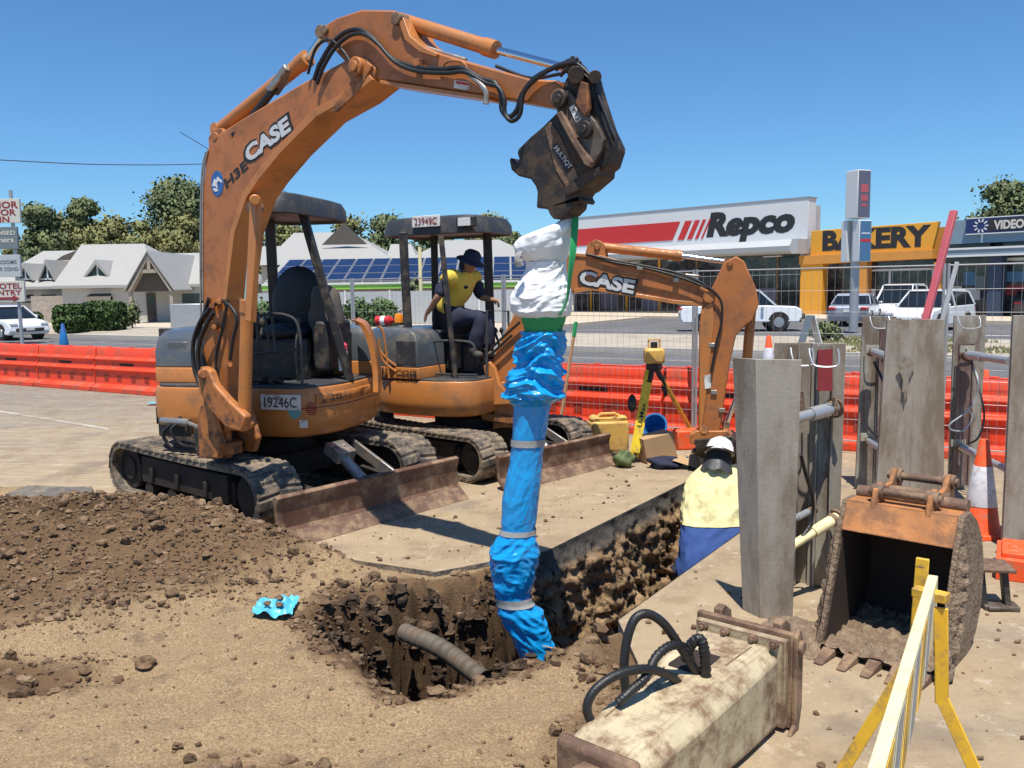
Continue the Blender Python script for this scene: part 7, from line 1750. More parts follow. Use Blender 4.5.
# ------------------------------------------------------------------ cars
def car(name, label, cat, p, heading, paint, L=4.5, W=1.78, H=1.45, style='sedan', group='cars parked by the shops', wheel=.33):
    T = frame(V(p[0], p[1], p[2] if len(p) > 2 else 0), heading); root = thing(name, label, cat, M=T, group=group)
    l = L / 2; hb = .92 if style != 'ute' else 1.02
    cl = .24 if style != 'ute' else .38
    body = {'sedan': [(-l, .5), (-l + .03, .85), (-l + .12, .95), (-l + .75, .99), (-.55, .97), (.95, .95), (l - .35, .82), (l - .04, .66), (l, .45), (l - .1, cl), (-l + .1, cl)],
            'hatch': [(-l, .45), (-l + .02, .95), (-l + .1, 1.0), (.85, .96), (l - .35, .84), (l - .04, .64), (l, .42), (l - .1, cl), (-l + .08, cl)],
            'ute': [(-l, .55), (-l + .02, 1.08), (-.3, 1.08), (1.0, 1.08), (l - .25, 1.02), (l - .04, .9), (l, .6), (l - .12, cl), (-l + .1, cl)]}[style]
    cab = {'sedan': [(-l + .70, .97), (-l + 1.25, 1.36), (-.9, H), (.15, H), (.45, H - .06), (1.15, .95)],
           'hatch': [(-l + .06, .98), (-l + .38, H - .12), (-l + .7, H), (.1, H), (.4, H - .05), (1.15, .95)],
           'ute': [(-.62, 1.06), (-.55, H - .05), (-.4, H), (.55, H), (.75, H - .04), (1.4, 1.07)]}[style]
    hw = W / 2
    def shell(poly, w0, w1, z0, z1, name, m, par, bev):
        # prism with the sides leaning in towards the top
        mb = MB(T); mb.prism(poly, -1, 1); Ti = T.inverted()
        for i, v in enumerate(mb.v):
            q = Ti @ v; t = max(0, min(1, (q.z - z0) / (z1 - z0))); q.y *= w0 + (w1 - w0) * t; mb.v[i] = T @ q
        return mb.build(name, m, par, bevel=bev)
    b = shell(body, hw, hw * .94, .5, 1.0, 'body', paint, root, .05)
    cb = shell(cab, hw * .93, hw * .74, .95, H, 'cabin', 'glass_dark', root, .02)
    roofp = [(x, z) for x, z in cab if z > H - .16]; roofp = [(roofp[0][0] - .06, roofp[0][1] - .02)] + roofp + [(roofp[-1][0] + .08, roofp[-1][1] - .02)]
    shell([(x, z + .018) for x, z in roofp], hw * .93 + .01, hw * .74 + .015, .95, H, 'roof', paint, cb, .012)
    for s in (-1, 1):   # pillars
        for (xa, za), (xb, zb_) in ((cab[0], cab[1]), (cab[-1], cab[-2]), ((-.15, .96), (-.12, H - .02))):
            def yy(z): t = max(0, min(1, (z - .95) / (H - .95))); return s * (hw * .93 + (hw * .74 - hw * .93) * t + .008)
            mb = MB(T); mb.bar((xa, yy(za), za), (xb, yy(zb_), zb_), .05, .07); mb.build('pillar', paint, cb)
        mb = MB(T); mb.box((.85, s * (hw + .06), 1.02), (.12, .18, .12)); mb.build('mirror', paint, root, bevel=.03)
        for x, nm, m in ((l - .10, 'headlight', 'lamp_clear'), (-l + .05, 'tail_light', 'tail_red')):
            z = .70 if nm == 'headlight' else .82; mb = MB(T); mb.box((x + (.0 if nm == 'headlight' else -.03), s * hw * .76, z + (.15 if style == 'ute' else 0)), (.16, .34, .13)); mb.build(nm, m, root, bevel=.03)
        for x in (-l * .60, l * .62):
            mb = MB(T); mb.cyl((x, s * (hw - .22), wheel), (x, s * (hw + .005), wheel), wheel, n=28); wl = mb.build('wheel', 'tyre', root, bevel=.02)
            mb = MB(T); mb.lathe([(.0, 0), (wheel * .56, 0), (wheel * .54, .012), (.0, .02)], 20, Matrix.Translation((x, s * (hw + .005), wheel)) @ Matrix.Rotation(-s * R(90), 4, 'X')); mb.build('rim', 'rim_metal', wl)
            mb = MB(T); mb.cyl((x, s * (hw - .24), wheel + .03), (x, s * (hw - .02) if False else s * (hw - .012), wheel + .01), wheel + .05, n=28); mb.build('wheel_arch', 'black_steel', b)
    mb = MB(T); mb.box((l - .02, 0, .45), (.06, W * .7, .16)); mb.build('grille', 'black_steel', root, bevel=.02)
    mb = MB(T); mb.box((-l - .005, 0, .72), (.02, .38, .11)); mb.build('number_plate', 'white_plate', root)
    mb = MB(T); mb.box((l + .012, 0, .48), (.012, .38, .11)); mb.build('number_plate', 'white_plate', root)
    if style == 'ute':
        mb = MB(T); mb.box((l + .05, 0, .62), (.14, W * .95, .22)); mb.build('bull_bar', 'black_steel', root, bevel=.04)
        mb = MB(T); mb.box((-1.55, 0, 1.10), (1.9, W * .9, .06)); mb.build('tray_cover', 'black_steel', root, bevel=.02)
    return root
q = G(790, 331); car('white_ute', 'white utility truck nosing out beside the rear excavator arm', 'ute', (q.x - 1.95, q.y + .75), R(-8), 'car_white', 4.9, 1.78, 1.72, 'ute', wheel=.38)
q = G(866, 326); car('silver_sedan', 'silver blue sedan seen from behind near the bakery door', 'car', (q.x, q.y + 1.2), R(60), 'car_silver')
q = G(934, 330); car('parked_car', 'white wagon parked nose to camera behind the middle shoring unit', 'car', (q.x, q.y + .3, 0), R(-138), 'car_white', 4.5, 1.85, 1.62, 'hatch')
q = G(925, 322); car('parked_car', 'white van roofed car parked behind the white wagon', 'car', (q.x - .8, q.y + 1.0), R(-130), 'car_white', 4.6, 1.8, 1.85, 'hatch')
q = G(1022, 318); car('parked_car', 'dark hatchback at the right edge outside the video shop', 'car', (q.x + .5, q.y), R(60), 'car_dark', 4.2, 1.76, 1.5, 'hatch')
q = G(-2, 340); car('parked_car', 'pale hatchback with a dark lower bumper at the left edge by the motel sign', 'car', (q.x, q.y + .6), R(-32), 'car_white', 4.1, 1.75, 1.5, 'hatch')
# sandwich board, wire lines
q = D(810, 346, 24); T = Matrix.Translation(V(q.x, 24, .13)) @ Matrix.Rotation(R(6), 4, 'Z'); ab = thing('sandwich_board', 'white faced sandwich board standing on the grassy median', 'sign', M=T)
for s, m in ((1, 'sign_white'), (-1, 'sign_greyblue')):
    mb = MB(T); mb.bar((s * .28, 0, 0), (s * .01, 0, .92), .5, .03, up=(1, 0, 0)) if False else mb.add([(s * .28, -.2, 0), (s * .28, .2, 0), (s * .01, .2, .92), (s * .01, -.2, .92), (s * .31, -.2, 0), (s * .31, .2, 0), (s * .04, .2, .92), (s * .04, -.2, .92)], [(3, 2, 1, 0), (4, 5, 6, 7), (0, 1, 5, 4), (1, 2, 6, 5), (2, 3, 7, 6), (3, 0, 4, 7)])
    mb.build('sign_board', m, ab)
def wire(lab, pts, r=.02):
    mb = MB(); mb.tube(smoothpath([D(*p) for p in pts], 6), r, 5); tag(mb.build('power_line', 'black_ink', None), lab, 'cable')
wire('thin overhead cable crossing the sky at the left', [(-160, 152, 34), (0, 160, 38), (100, 164.5, 42), (202, 164, 47), (300, 158, 52)])
wire('thin cable sloping down behind the front excavator canopy', [(180, 132, 50), (267, 183, 52), (340, 214, 55), (380, 230, 58)])
# ------------------------------------------------------------------ people
def skin(name, nodes, edges, m, parent, sub=2, rooti=0, fn=None):
    names = list(nodes); me = bpy.data.meshes.new(name)
    me.from_pydata([Vector(nodes[n][0]) for n in names], [(names.index(a), names.index(b)) for a, b in edges], [])
    o = bpy.data.objects.new(name, me); col.objects.link(o)
    md = o.modifiers.new('skin', 'SKIN'); md.use_smooth_shade = True
    for i, n in enumerate(names):
        r = nodes[n][1]; v = me.skin_vertices[0].data[i]; v.radius = r if isinstance(r, tuple) else (r, r); v.use_root = i == rooti
    sb = o.modifiers.new('sub', 'SUBSURF'); sb.levels = sub; sb.render_levels = sub
    dg = bpy.context.evaluated_depsgraph_get(); dg.update(); ev = o.evaluated_get(dg); m2 = bpy.data.meshes.new_from_object(ev)
    bpy.data.objects.remove(o)
    mb = MB(); mb.v = [v.co.copy() for v in m2.vertices]; mb.f = [tuple(p.vertices) for p in m2.polygons]; mb.mi = [0] * len(mb.f)
    if fn: mb.v = [fn(v) for v in mb.v]
    return mb.build(name, m, parent, smooth=180)
def chain(*ns): return list(zip(ns, ns[1:]))
def wrinkle(s, a):
    def f(v): n = noise.noise_vector(v * s); return v + n * a
    return f
def hand(parent_nodes, edges, base, wrist, dirv, side, up, k=1.0, curl=.5, tag_='h'):
    "palm and five bent fingers growing from the wrist node"
    d = Vector(dirv).normalized(); s = Vector(side).normalized(); u = Vector(up).normalized(); W = Vector(wrist)
    parent_nodes[tag_ + 'palm'] = (W + d * .05 * k, (.036 * k, .022 * k)); edges.append((base, tag_ + 'palm'))
    for i, (off, ln) in enumerate(((-.030, .070), (-.010, .080), (.010, .076), (.030, .060))):
        a = W + d * .085 * k + s * off * k; b = a + (d * math.cos(curl) - u * math.sin(curl)) * ln * .5 * k; c = b + (d * math.cos(curl * 2.2) - u * math.sin(curl * 2.2)) * ln * .5 * k
        parent_nodes[f'{tag_}f{i}a'] = (a, .0105 * k); parent_nodes[f'{tag_}f{i}b'] = (b, .009 * k); parent_nodes[f'{tag_}f{i}c'] = (c, .0075 * k)
        edges += [(tag_ + 'palm', f'{tag_}f{i}a'), (f'{tag_}f{i}a', f'{tag_}f{i}b'), (f'{tag_}f{i}b', f'{tag_}f{i}c')]
    a = W + d * .03 * k - s * .035 * k; b = a + (d * .6 - s * .6 - u * .4).normalized() * .035 * k; c = b + (d * .9 - u * .4).normalized() * .028 * k
    parent_nodes[tag_ + 'ta'] = (a, .012 * k); parent_nodes[tag_ + 'tb'] = (b, .0105 * k); parent_nodes[tag_ + 'tc'] = (c, .009 * k)
    edges += [(tag_ + 'palm', tag_ + 'ta'), (tag_ + 'ta', tag_ + 'tb'), (tag_ + 'tb', tag_ + 'tc')]
def head(root, c, fwd, up=(0, 0, 1), r=.098, glasses=False):
    "head ball with face features, merged to one skin mesh"
    f = Vector(fwd).normalized(); u = (Vector(up) - f * f.dot(Vector(up))).normalized(); s = f.cross(u)
    M = Matrix(((s.x, f.x, u.x, c[0]), (s.y, f.y, u.y, c[1]), (s.z, f.z, u.z, c[2]), (0, 0, 0, 1)))
    def fn(i, j):
        th = PI * j / 31; a = 2 * PI * i / 40; x, y, z = math.sin(th) * math.cos(a), math.sin(th) * math.sin(a), math.cos(th)
        w = .78 + .0 * z; fx = 1.0
        px_, py, pz = x * r * .78, y * r * .98, z * r * 1.18
        if y > 0:
            pz -= 0; py -= .012 * max(0, y - .5) * 2
            py += .024 * math.exp(-((x / .16) ** 2)) * math.exp(-(((z + .12) / .2) ** 2)) * y      # nose
            py -= .010 * math.exp(-(((abs(x) - .36) / .14) ** 2)) * math.exp(-(((z - .12) / .12) ** 2))  # eye sockets
            py += .007 * math.exp(-((x / .3) ** 2)) * math.exp(-(((z + .48) / .09) ** 2))             # lips
            py += .012 * math.exp(-((x / .3) ** 2)) * math.exp(-(((z + .8) / .15) ** 2))              # chin
        if z < -.2: px_ *= 1 - .22 * (-z - .2)
        if abs(x) > .93: px_ += math.copysign(.006, x) * math.exp(-(((z) / .22) ** 2))
        return M @ V(px_, py, pz)
    return fn, M
def person(name, label, loc): return thing(name, label, 'person', loc=loc)

# operator of the rear machine
def operator():
    sh = V(0, 0, 0)
    P = lambda u, v, y: D(u, v, y)
    pel = P(444, 318, 9.55); che = P(457, 292, 9.50); nec = P(466, 273, 9.45); hd = P(470.5, 262, 9.40)
    sn = P(447, 277, 9.30); sf = P(476, 276, 9.66)          # near (right) and far shoulder
    en = P(438, 297, 9.18); wn = P(430, 309, 9.28)
    ef = P(480, 297, 9.62); wf = P(493, 300, 9.42)
    kn = P(482, 318, 9.22); an = P(474, 350, 9.20); kf = P(490, 320, 9.55); af = P(486, 350, 9.5)
    root = person('person', 'operator in a yellow work shirt and dark brimmed hat seated in the rear excavator', pel)
    fwd = V(.62, -.40, -.34)
    nodes = {'pel': (pel, .13), 'che': (che, .13), 'nec': (nec, .055), 'hd0': (hd, .07), 'top': (nec * .7 + che * .3, .085), 'sn': (sn, .055), 'en': (en, .044), 'wn': (wn, .030), 'sf': (sf, .06), 'ef': (ef, .044), 'wf': (wf, .030),
             'kn': (kn, .075), 'an': (an, .05), 'kf': (kf, .075), 'af': (af, .05)}
    ed = chain('pel', 'che', 'top', 'nec', 'hd0') + chain('top', 'sn', 'en', 'wn') + chain('top', 'sf', 'ef', 'wf') + chain('pel', 'kn', 'an') + chain('pel', 'kf', 'af')
    hand(nodes, ed, 'wn', wn, (wn - en), (.3, -.7, 0), (0, 0, 1), 1, .6, 'n'); hand(nodes, ed, 'wf', wf, (wf - ef), (.2, -.8, 0), (0, 0, 1), 1, .8, 'f')
    sk = skin('body', nodes, ed, 'skin', root, 2)
    fn, M = head(root, hd, fwd)
    mb = MB(); mb.v = [ROOT[root.name] @ v.co for v in sk.data.vertices]; mb.f = [tuple(p.vertices) for p in sk.data.polygons]; mb.mi = [0] * len(mb.f)
    mb.grid(40, 32, fn, close_u=True); bpy.data.objects.remove(sk); mb.build('body', 'skin', root, smooth=180, fixn=False)
    m2 = (en * .55 + sn * .45); m3 = (ef * .6 + sf * .4)
    skin('shirt', {'pel': (pel + V(.02, 0, .04), (.175, .15)), 'mid': ((pel + che) / 2 + V(.0, 0, .02), (.165, .15)), 'che': (che, (.17, .15)), 'top': (nec * .65 + che * .35, (.12, .11)), 'col': (nec * .92 + che * .08, .072), 'sn': (sn, .10), 'sn2': (sn.lerp(en, .36), .088), 'sf': (sf, .085), 'sf2': (sf.lerp(ef, .3), .074)},
         chain('pel', 'mid', 'che', 'top', 'col') + chain('top', 'sn', 'sn2') + chain('top', 'sf', 'sf2'), 'hivis_yellow', root, 2, fn=wrinkle(9, .02))
    skin('sleeve', {'a': (sn.lerp(en, .20), .082), 'b': (sn.lerp(en, .75), .072), 'c': (sn.lerp(en, 1.0), .064)}, chain('a', 'b', 'c'), 'navy_cloth', root, 2, fn=wrinkle(12, .01))
    skin('sleeve', {'a': (sf.lerp(ef, .25), .078), 'b': (sf.lerp(ef, .85), .066), 'c': (ef.lerp(wf, .3), .056)}, chain('a', 'b', 'c'), 'navy_cloth', root, 2, fn=wrinkle(12, .01))
    skin('trousers', {'pel': (pel + V(0, 0, -.03), .175), 'kn0': (pel.lerp(kn, .5), .115), 'kn': (kn, .10), 'an': (an, .075), 'kf0': (pel.lerp(kf, .5), .115), 'kf': (kf, .10), 'af': (af, .075)}, chain('pel', 'kn0', 'kn', 'an') + chain('pel', 'kf0', 'kf', 'af'), 'navy_cloth', root, 2, fn=wrinkle(10, .015))
    for a in (an, af):
        skin('boot', {'a': (a + V(-.02, 0, .04), .06), 'b': (a + V(.0, 0, -.04), .06), 'c': (a + V(.09, -.05, -.07), .045)}, chain('a', 'b', 'c'), 'black_rubber', root, 2)
    # hat: crown and drooping brim, sunglasses
    mb = MB(M); mb.lathe([(0, .135), (.06, .13), (.092, .10), (.10, .045), (.105, .03), (.14, .022), (.162, .006), (.163, .0), (.14, .012), (.10, .02), (.0, .02)], 28); mb.build('hat', 'navy_cloth', root, smooth=60)
    mb = MB(M); mb.ball((0, -.055, -.03), (.088, .06, .10), 16, 10); mb.build('neck_flap', 'navy_cloth', root)
    mb = MB(M)
    for s in (-1, 1): mb.ball((s * .034, .086, .012), (.028, .012, .019), 12, 8)
    mb.tube([(-.078, .0, .02), (-.062, .075, .016), (.062, .075, .016), (.078, .0, .02)], .004, 6); mb.build('sunglasses', 'glass_dark', root)
    c = che + V(.10, -.14, .05); mb = MB(); mb.ball(c, (.032, .012, .018), 10, 6); mb.build('shirt_logo', 'navy_cloth', root)
operator()
# worker standing in the trench, bending away
def trench_worker():
    P = lambda u, v, y: D(u, v, y)
    pel = P(706, 566, 7.22); wst = P(708, 540, 7.25); che = P(712, 505, 7.38); nec = P(716, 478, 7.55); hd = P(719, 457, 7.62)
    sl = P(694, 493, 7.42); sr = P(734, 492, 7.45); el = P(686, 520, 7.62); er = P(744, 522, 7.65); wl = P(694, 548, 7.85); wr = P(738, 552, 7.88)
    kl = V(pel.x - .11, pel.y + .12, -.72); kr = V(pel.x + .12, pel.y + .10, -.72); al = V(kl.x, kl.y - .12, -1.1); ar = V(kr.x, kr.y - .12, -1.1)
    root = person('person', 'worker in a pale yellow shirt and white hard hat standing in the trench', V(pel.x, pel.y, -1.16))
    nodes = {'pel': (pel + V(0, .06, 0), .10), 'wst': (wst + V(0, .06, 0), .09), 'che': (che + V(0, .05, 0), .095), 'nec': (nec, .06), 'hd0': (hd, .07), 'top': (nec * .6 + che * .4 + V(0, .03, 0), .07), 'sl': (sl, .05), 'el': (el, .045), 'wl': (wl, .03), 'sr': (sr, .065), 'er': (er, .045), 'wr': (wr, .03), 'kl': (kl, .07), 'al': (al, .05), 'kr': (kr, .07), 'ar': (ar, .05)}
    ed = chain('pel', 'wst', 'che', 'top', 'nec', 'hd0') + chain('top', 'sl', 'el', 'wl') + chain('top', 'sr', 'er', 'wr') + chain('pel', 'kl', 'al') + chain('pel', 'kr', 'ar')
    hand(nodes, ed, 'wl', wl, (wl - el), (1, 0, 0), (0, 1, 0), 1, .5, 'l'); hand(nodes, ed, 'wr', wr, (wr - er), (-1, 0, 0), (0, 1, 0), 1, .5, 'r')
    sk = skin('body', nodes, ed, 'skin', root, 2); fn, M = head(root, hd, (.35, .75, -.45))
    mb = MB(); mb.v = [ROOT[root.name] @ v.co for v in sk.data.vertices]; mb.f = [tuple(p.vertices) for p in sk.data.polygons]; mb.mi = [0] * len(mb.f)
    mb.grid(40, 32, fn, close_u=True); bpy.data.objects.remove(sk); mb.build('body', 'skin', root, smooth=180, fixn=False)
    rows = [(463, 704, 734, .09), (468, 700, 738, .11), (473, 694, 743, .13), (479, 689, 747, .15), (487, 686, 750, .165), (500, 684.5, 751, .17), (512, 683.5, 750, .17), (521, 682.5, 749, .17), (535, 681, 747, .175), (550, 679, 744, .18), (566, 677, 740, .18), (580, 678, 738, .17)]
    def loft(v0, v1, nv, name, m, grow, sd_):
        mb = MB()
        def fn(i, j):
            v = v0 + (v1 - v0) * j / (nv - 1); th = 2 * PI * i / 90
            for a, b in zip(rows, rows[1:]):
                if a[0] <= v <= b[0]: break
            t = (v - a[0]) / (b[0] - a[0]); uL, uR, dp = [a[k] + (b[k] - a[k]) * t for k in (1, 2, 3)]
            Y = 7.56 - .34 * sstep(463, 575, v); c = (D(uL, v, Y) + D(uR, v, Y)) / 2; hw_ = (D(uR, v, Y) - D(uL, v, Y)).length / 2
            q = V(math.cos(th) * 1.6 + v * .022, math.sin(th) * 1.6, v * .03 + sd_)
            k = 1 + grow + .055 * (1 - 2.6 * abs(noise.noise(q))) + .03 * (1 - 2.6 * abs(noise.noise(q * 2.3 + V(4, 1, 2))))
            e = .82; cx_ = math.copysign(abs(math.cos(th)) ** e, math.cos(th)); sx_ = math.copysign(abs(math.sin(th)) ** e, math.sin(th))
            return c + V(cx_ * hw_ * k, sx_ * dp * k, 0)
        mb.grid(90, nv, fn, close_u=True); return mb.build(name, m, root, smooth=180, fixn=False)
    loft(463, 522, 90, 'shirt', 'hivis_lemon', .02, 3); loft(517, 580, 80, 'shirt_tail', 'royal_cloth', -.025, 3)
    for a_, b_, c_ in ((sl, el, wl), (sr, er, wr)):
        skin('sleeve', {'sl': (a_ + V(0, .02, 0), .085), 'm': (a_.lerp(b_, .5) + V(0, .03, 0), .075), 'el': (b_, .064), 'wl': (b_.lerp(c_, .75), .052)}, chain('sl', 'm', 'el', 'wl'), 'hivis_lemon', root, 2, fn=wrinkle(9, .02))
    skin('trousers', {'pel': (pel + V(0, 0, -.04), .18), 'kl0': (pel.lerp(kl, .5), .12), 'kl': (kl, .095), 'al': (al, .08), 'kr0': (pel.lerp(kr, .5), .12), 'kr': (kr, .095), 'ar': (ar, .08)}, chain('pel', 'kl0', 'kl', 'al') + chain('pel', 'kr0', 'kr', 'ar'), 'navy_cloth', root, 2, fn=wrinkle(9, .02))
    for a in (al, ar): skin('boot', {'a': (a + V(0, 0, .04), .065), 'b': (a + V(0, 0, -.01), .06), 'c': (a + V(0, .15, -.015), .045)}, chain('a', 'b', 'c'), 'timber_dark', root, 2)
    mb = MB(M); mb.lathe([(0, .165), (.05, .16), (.095, .13), (.118, .08), (.124, .03), (.135, .022), (.137, .016), (.12, .02), (0, .02)], 30, Matrix.Translation((0, .0, .02))); hh = mb.build('hard_hat', 'hard_hat', root, smooth=60)
    mb = MB(M); mb.box((0, .0, .115), (.03, .20, .14)) if False else mb.tube([(0, -.118, .08), (0, -.09, .155), (0, 0, .188), (0, .09, .155)], .012, 8); mb.build('hat_ridge', 'hard_hat', hh)
    # sun brim and neck flap
    def bf(i, j):
        a = 2 * PI * i / 36; r = .12 + .10 * j / 5; back = max(0, -math.sin(a)); return M @ V(r * math.cos(a), r * 1.12 * math.sin(a), .045 - .035 * (j / 5) ** 1.5 + .012 * math.sin(3 * a))
    mb = MB(); mb.grid(36, 6, bf, close_u=True); mb.build('sun_brim', 'timber_dark', root, smooth=60, fixn=False)
    def nf(i, j):
        a = PI + .25 + (PI - .5) * i / 17; t = j / 9; return M @ V((.11 + .05 * t) * math.cos(a), (.12 + .07 * t) * math.sin(a), .03 - .20 * t + .012 * math.sin(9 * a) * t)
    mb = MB(); mb.grid(18, 10, nf); mb.build('neck_flap', 'canopy_plastic', root, smooth=60, fixn=False)
trench_worker()
# ------------------------------------------------------------------ tools and boxes behind the dozer blades
def tripod():
    c = D(654, 368, 9.4); zt = c.z; root = thing('survey_tripod', 'yellow and black survey tripod with a tan laser level on top', 'tripod', loc=(c.x, c.y, 0))
    mb = MB(); mb.cyl((c.x, c.y, zt - .02), (c.x, c.y, zt + .05), .09, n=18); mb.build('head', 'black_steel', root, bevel=.01)
    f1, f2, f3 = G(633, 463), G(697, 441), V(c.x - .10, c.y + .62, 0); f2 = V(f2.x, f2.y, 0)
    for i, f in enumerate((f1, f2, f3)):
        t = V(c.x, c.y, zt - .02) + (V(f.x, f.y, zt) - V(c.x, c.y, zt)).normalized() * .07; k = t.lerp(f, .93)
        mb = MB(); w = .095 if i == 0 else .05; mb.bar(t, k, w, .03, up=(-.3, 1, 0) if i == 0 else (0, 0, 1)); lg = mb.build('leg', 'yellow_leg' if i == 0 else 'yellow_steel' if i == 1 else 'black_steel', root, bevel=.006)
        mb = MB(); d = (k - t); mb.bar(t.lerp(k, .0), t.lerp(k, .14), w * 1.15, .035); mb.build('leg_clamp', 'black_steel', lg, bevel=.004)
        mb = MB(); mb.cyl(t.lerp(f, .9), f, .028, .012); mb.build('foot', 'black_steel', lg)
        if i == 0:
            X_ = (t - k).normalized(); ctr = t.lerp(k, .52); n_ = (EYE - ctr); n_ = (n_ - X_ * n_.dot(X_)).normalized(); Yv = n_.cross(X_)
            mb = MB(); mb.bar(t.lerp(k, .14) + n_ * .024, t.lerp(k, .95) + n_ * .024, .10, .012, up=tuple(n_)); mb.build('leg_face', 'yellow_leg', lg)
            facetext('lettering', 'U-Max', ctr + n_ * .034, X_, Yv, .05, .26, 'black_ink', lg, .01)
            mb = MB(); mb.ball(t.lerp(k, .38) + V(-.13, -.02, 0), (.05, .04, .10), 12, 8); mb.build('strap', 'black_rubber', root)
    mb = MB(); q = D(663, 385, 9.35); mb.tube(smoothpath([D(657, 374, 9.35), D(664, 382, 9.33), D(666, 396, 9.33), D(662, 386, 9.33)], 5), .016, 6); mb.build('strap', 'black_rubber', root)
    lv = thing('laser_level', 'tan box shaped laser level screwed onto the tripod', 'instrument', loc=(c.x, c.y, zt + .05)); z = zt + .05
    mb = MB(); mb.box((c.x, c.y, z + .085), (.215, .18, .17)); mb.build('housing', 'jerry_plastic', lv, bevel=.03)
    mb = MB(); mb.cyl((c.x, c.y, z + .17), (c.x, c.y, z + .235), .038, n=16); mb.build('rotor', 'black_steel', lv)
    mb = MB()
    for s in (-1, 1): mb.cyl((c.x + s * .06, c.y, z + .16), (c.x + s * .06, c.y, z + .26), .010, n=8)
    mb.bar((c.x - .07, c.y, z + .262), (c.x + .07, c.y, z + .262), .03, .016); mb.build('handle', 'jerry_plastic', lv, bevel=.003, each=True)
tripod()
def jerry():
    a = D(608, 452, 9.95); T = Matrix.Translation(V(a.x, a.y, 0)) @ Matrix.Rotation(R(8), 4, 'Z'); root = thing('jerry_can', 'yellow ochre plastic jerry can behind the rear dozer blade', 'jerry can', M=T)
    mb = MB(T); mb.box((0, 0, .18), (.45, .24, .36)); mb.prism([(-.225, .355), (.225, .355), (.20, .42), (.12, .42), (.09, .37), (-.09, .37), (-.12, .42), (-.20, .42)], -.10, .10); b = mb.build('can_body', 'jerry_plastic', root, bevel=.03)
    mb = MB(T); mb.tube([(-.12, 0, .41), (-.08, 0, .435), (.08, 0, .435), (.12, 0, .41)], .018, 8); mb.build('handle', 'jerry_plastic', root); mb = MB(T); mb.cyl((.17, 0, .41), (.17, 0, .45), .03); mb.build('cap', 'red_tin', root)
jerry()
def boxy(name, lab, cat, u, v, y, d, rz, m, tilt=0, bev=.004):
    c = D(u, v, y); T = Matrix.Translation(V(c.x, y, max(0, c.z))) @ Matrix.Rotation(rz, 4, 'Z') @ Matrix.Rotation(tilt, 4, 'Y'); mb = MB(T); mb.box((0, 0, d[2] / 2), d); return tag(mb.build(name, m, None, bevel=bev), lab, cat)
def carton():
    c = G(657, 464); T = Matrix.Translation(V(c.x + .03, c.y + .15, .02)) @ Matrix.Rotation(R(16), 4, 'Z') @ Matrix.Rotation(R(-9), 4, 'Y'); root = thing('cardboard_box', 'brown cardboard box lying open at the tripod foot', 'box', M=T)
    mb = MB(T); mb.box((0, 0, .15), (.36, .24, .27)); mb.build('carton', 'cardboard', root, bevel=.004)
    mb = MB(T); mb.add([(-.18, -.12, .015), (.18, -.12, .015), (.20, -.24, -.01), (-.16, -.25, .0)], [(0, 1, 2, 3)]); mb.build('flap', 'cardboard', root, fixn=False)
    c = G(688, 470); mb = MB(); mb.add([(c.x - .16, c.y + .02, .10), (c.x + .10, c.y - .03, .02), (c.x + .16, c.y + .14, .16), (c.x - .06, c.y + .2, .12)], [(0, 1, 2, 3)]); tag(mb.build('cardboard_sheet', 'cardboard', None, fixn=False), 'torn cardboard sheet between the open box and the worker', 'cardboard')
carton()
def bag(lab, u, v, r, m, seed, name='tool_bag', cat='bag'):
    c = G(u, v); mb = MB(); mb.ball((c.x, c.y, r[2] * .8), r, 20, 12, nz=.5, seed=seed); tag(mb.build(name, m, None, smooth=70), lab, cat)
bag('dark blue bag lying under the cardboard box', 665, 468, (.18, .10, .07), 'navy_cloth', 1)
bag('crumpled green cloth behind the end of the rear dozer blade', 624, 467, (.10, .08, .10), 'leaf_shrub', 2, 'cloth', 'cloth')
bag('small dark teal bottle bag on the cardboard sheet', 686, 468, (.06, .05, .07), 'sign_greyblue', 3)
bag('black bag beside the worker in front of the lowered arm', 705, 466, (.16, .12, .12), 'black_rubber', 5)
boxy('plastic_crate', 'small orange plastic box behind the cardboard, left of the lowered arm', 'box', 687, 463, 10.0, (.30, .22, .23), .1, 'cone_orange', bev=.02)
def pail():
    c = G(658, 447); T = Matrix.Translation(V(c.x, c.y + .1, 0)); root = thing('blue_bucket', 'bright blue bucket tipped behind the tripod leg', 'bucket', M=T)
    T2 = T @ Matrix.Translation((0, 0, .20)) @ Matrix.Rotation(R(62), 4, 'X') @ Matrix.Rotation(R(-20), 4, 'Y'); mb = MB(T2); mb.lathe([(.10, -.13), (.145, .13), (.155, .13), (.155, .145), (.135, .145), (.095, -.12)], 24); mb.build('pail', 'blue_plastic', root)
    mb = MB(T2); mb.tube([(.15 * math.cos(a), .15 * math.sin(a), .14) for a in [i * PI / 12 for i in range(24)]], .008, 6, close=True); mb.build('rim', 'blue_plastic', root)
pail()
# coupler plate of the arm beside the worker
mb = MB(B2.M); mb.prism(B2.poly([(690, 434), (697, 430), (728, 430), (734, 437), (722, 442), (700, 446), (690, 442)], .1), -.16, .06); mb.build('bucket_coupler', 'orange_paint_worn', e2, bevel=.01)
mb = MB(B2.M); mb.prism(B2.poly([(694, 440), (732, 436), (745, 446), (742, 470), (720, 478), (700, 470)], .2), -.2, .2); mb.build('digging_bucket', 'dark_hitch_steel', e2, bevel=.01)
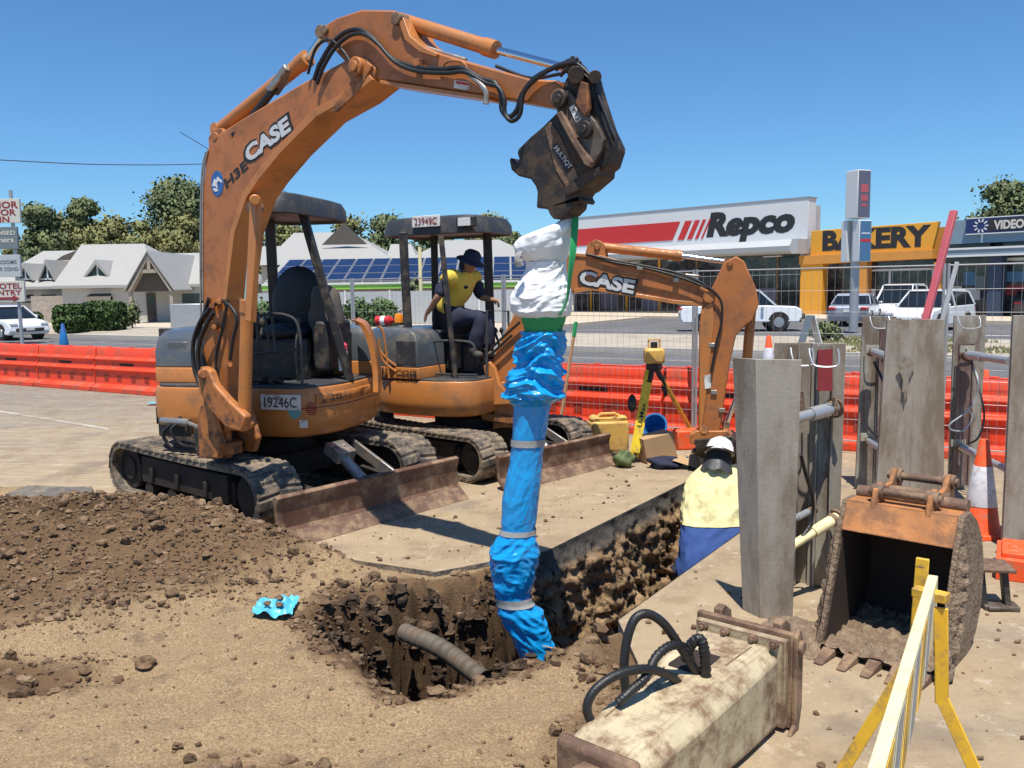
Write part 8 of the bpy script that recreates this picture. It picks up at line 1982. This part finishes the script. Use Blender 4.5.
# stake with a green top
a, b = D(576, 322, 10.3), D(562, 412, 10.1); d = b - a; g = a + d * (a.z / (a.z - b.z)) if a.z > b.z else b
st = thing('marker_stake', 'slim wooden stake with a green painted top leaning behind the blue sleeve', 'stake', loc=(g.x, g.y, 0))
mb = MB(); mb.bar(a + d * .16, g, .028, .028); mb.build('shaft', 'wood_pole', st); mb = MB(); mb.bar(a, a + d * .165, .034, .034); mb.build('painted_top', 'green_strap', st)
# ------------------------------------------------------------------ light and render settings
w = bpy.data.worlds.new('World'); sc.world = w; w.use_nodes = True
nt = w.node_tree; bg = nt.nodes['Background']
sky = nt.nodes.new('ShaderNodeTexSky'); sky.sky_type = 'NISHITA'; sky.sun_disc = False
SUN_EL, SUN_AZ = R(72), R(184)        # azimuth measured clockwise from +Y: behind the camera, to the left
sky.sun_elevation = SUN_EL; sky.sun_rotation = SUN_AZ
sky.altitude = 300; sky.air_density = 1.0; sky.dust_density = .25; sky.ozone_density = 2.2
tn = nt.nodes.new('ShaderNodeVectorMath'); tn.operation = 'MULTIPLY'; tn.inputs[1].default_value = (.49, .79, 1.05)   # deep clear inland blue
nt.links.new(sky.outputs[0], tn.inputs[0]); nt.links.new(tn.outputs[0], bg.inputs['Color']); bg.inputs['Strength'].default_value = .105
sd = bpy.data.lights.new('sun', 'SUN'); sd.energy = 5.0; sd.angle = R(.5); sd.color = (1, .945, .85)
so = bpy.data.objects.new('sun', sd); col.objects.link(so)
dirv = Vector((math.sin(SUN_AZ) * math.cos(SUN_EL), math.cos(SUN_AZ) * math.cos(SUN_EL), math.sin(SUN_EL)))
so.location = (0, 0, 30); so.rotation_euler = dirv.to_track_quat('Z', 'Y').to_euler()
sc.view_settings.view_transform = 'Standard'; sc.view_settings.look = 'None'; sc.view_settings.gamma = 1
sc.view_settings.use_curve_mapping = False; sc.view_settings.exposure = 0.34
sc.cycles.max_bounces = 6; sc.cycles.diffuse_bounces = 3; sc.cycles.glossy_bounces = 3; sc.cycles.transmission_bounces = 4
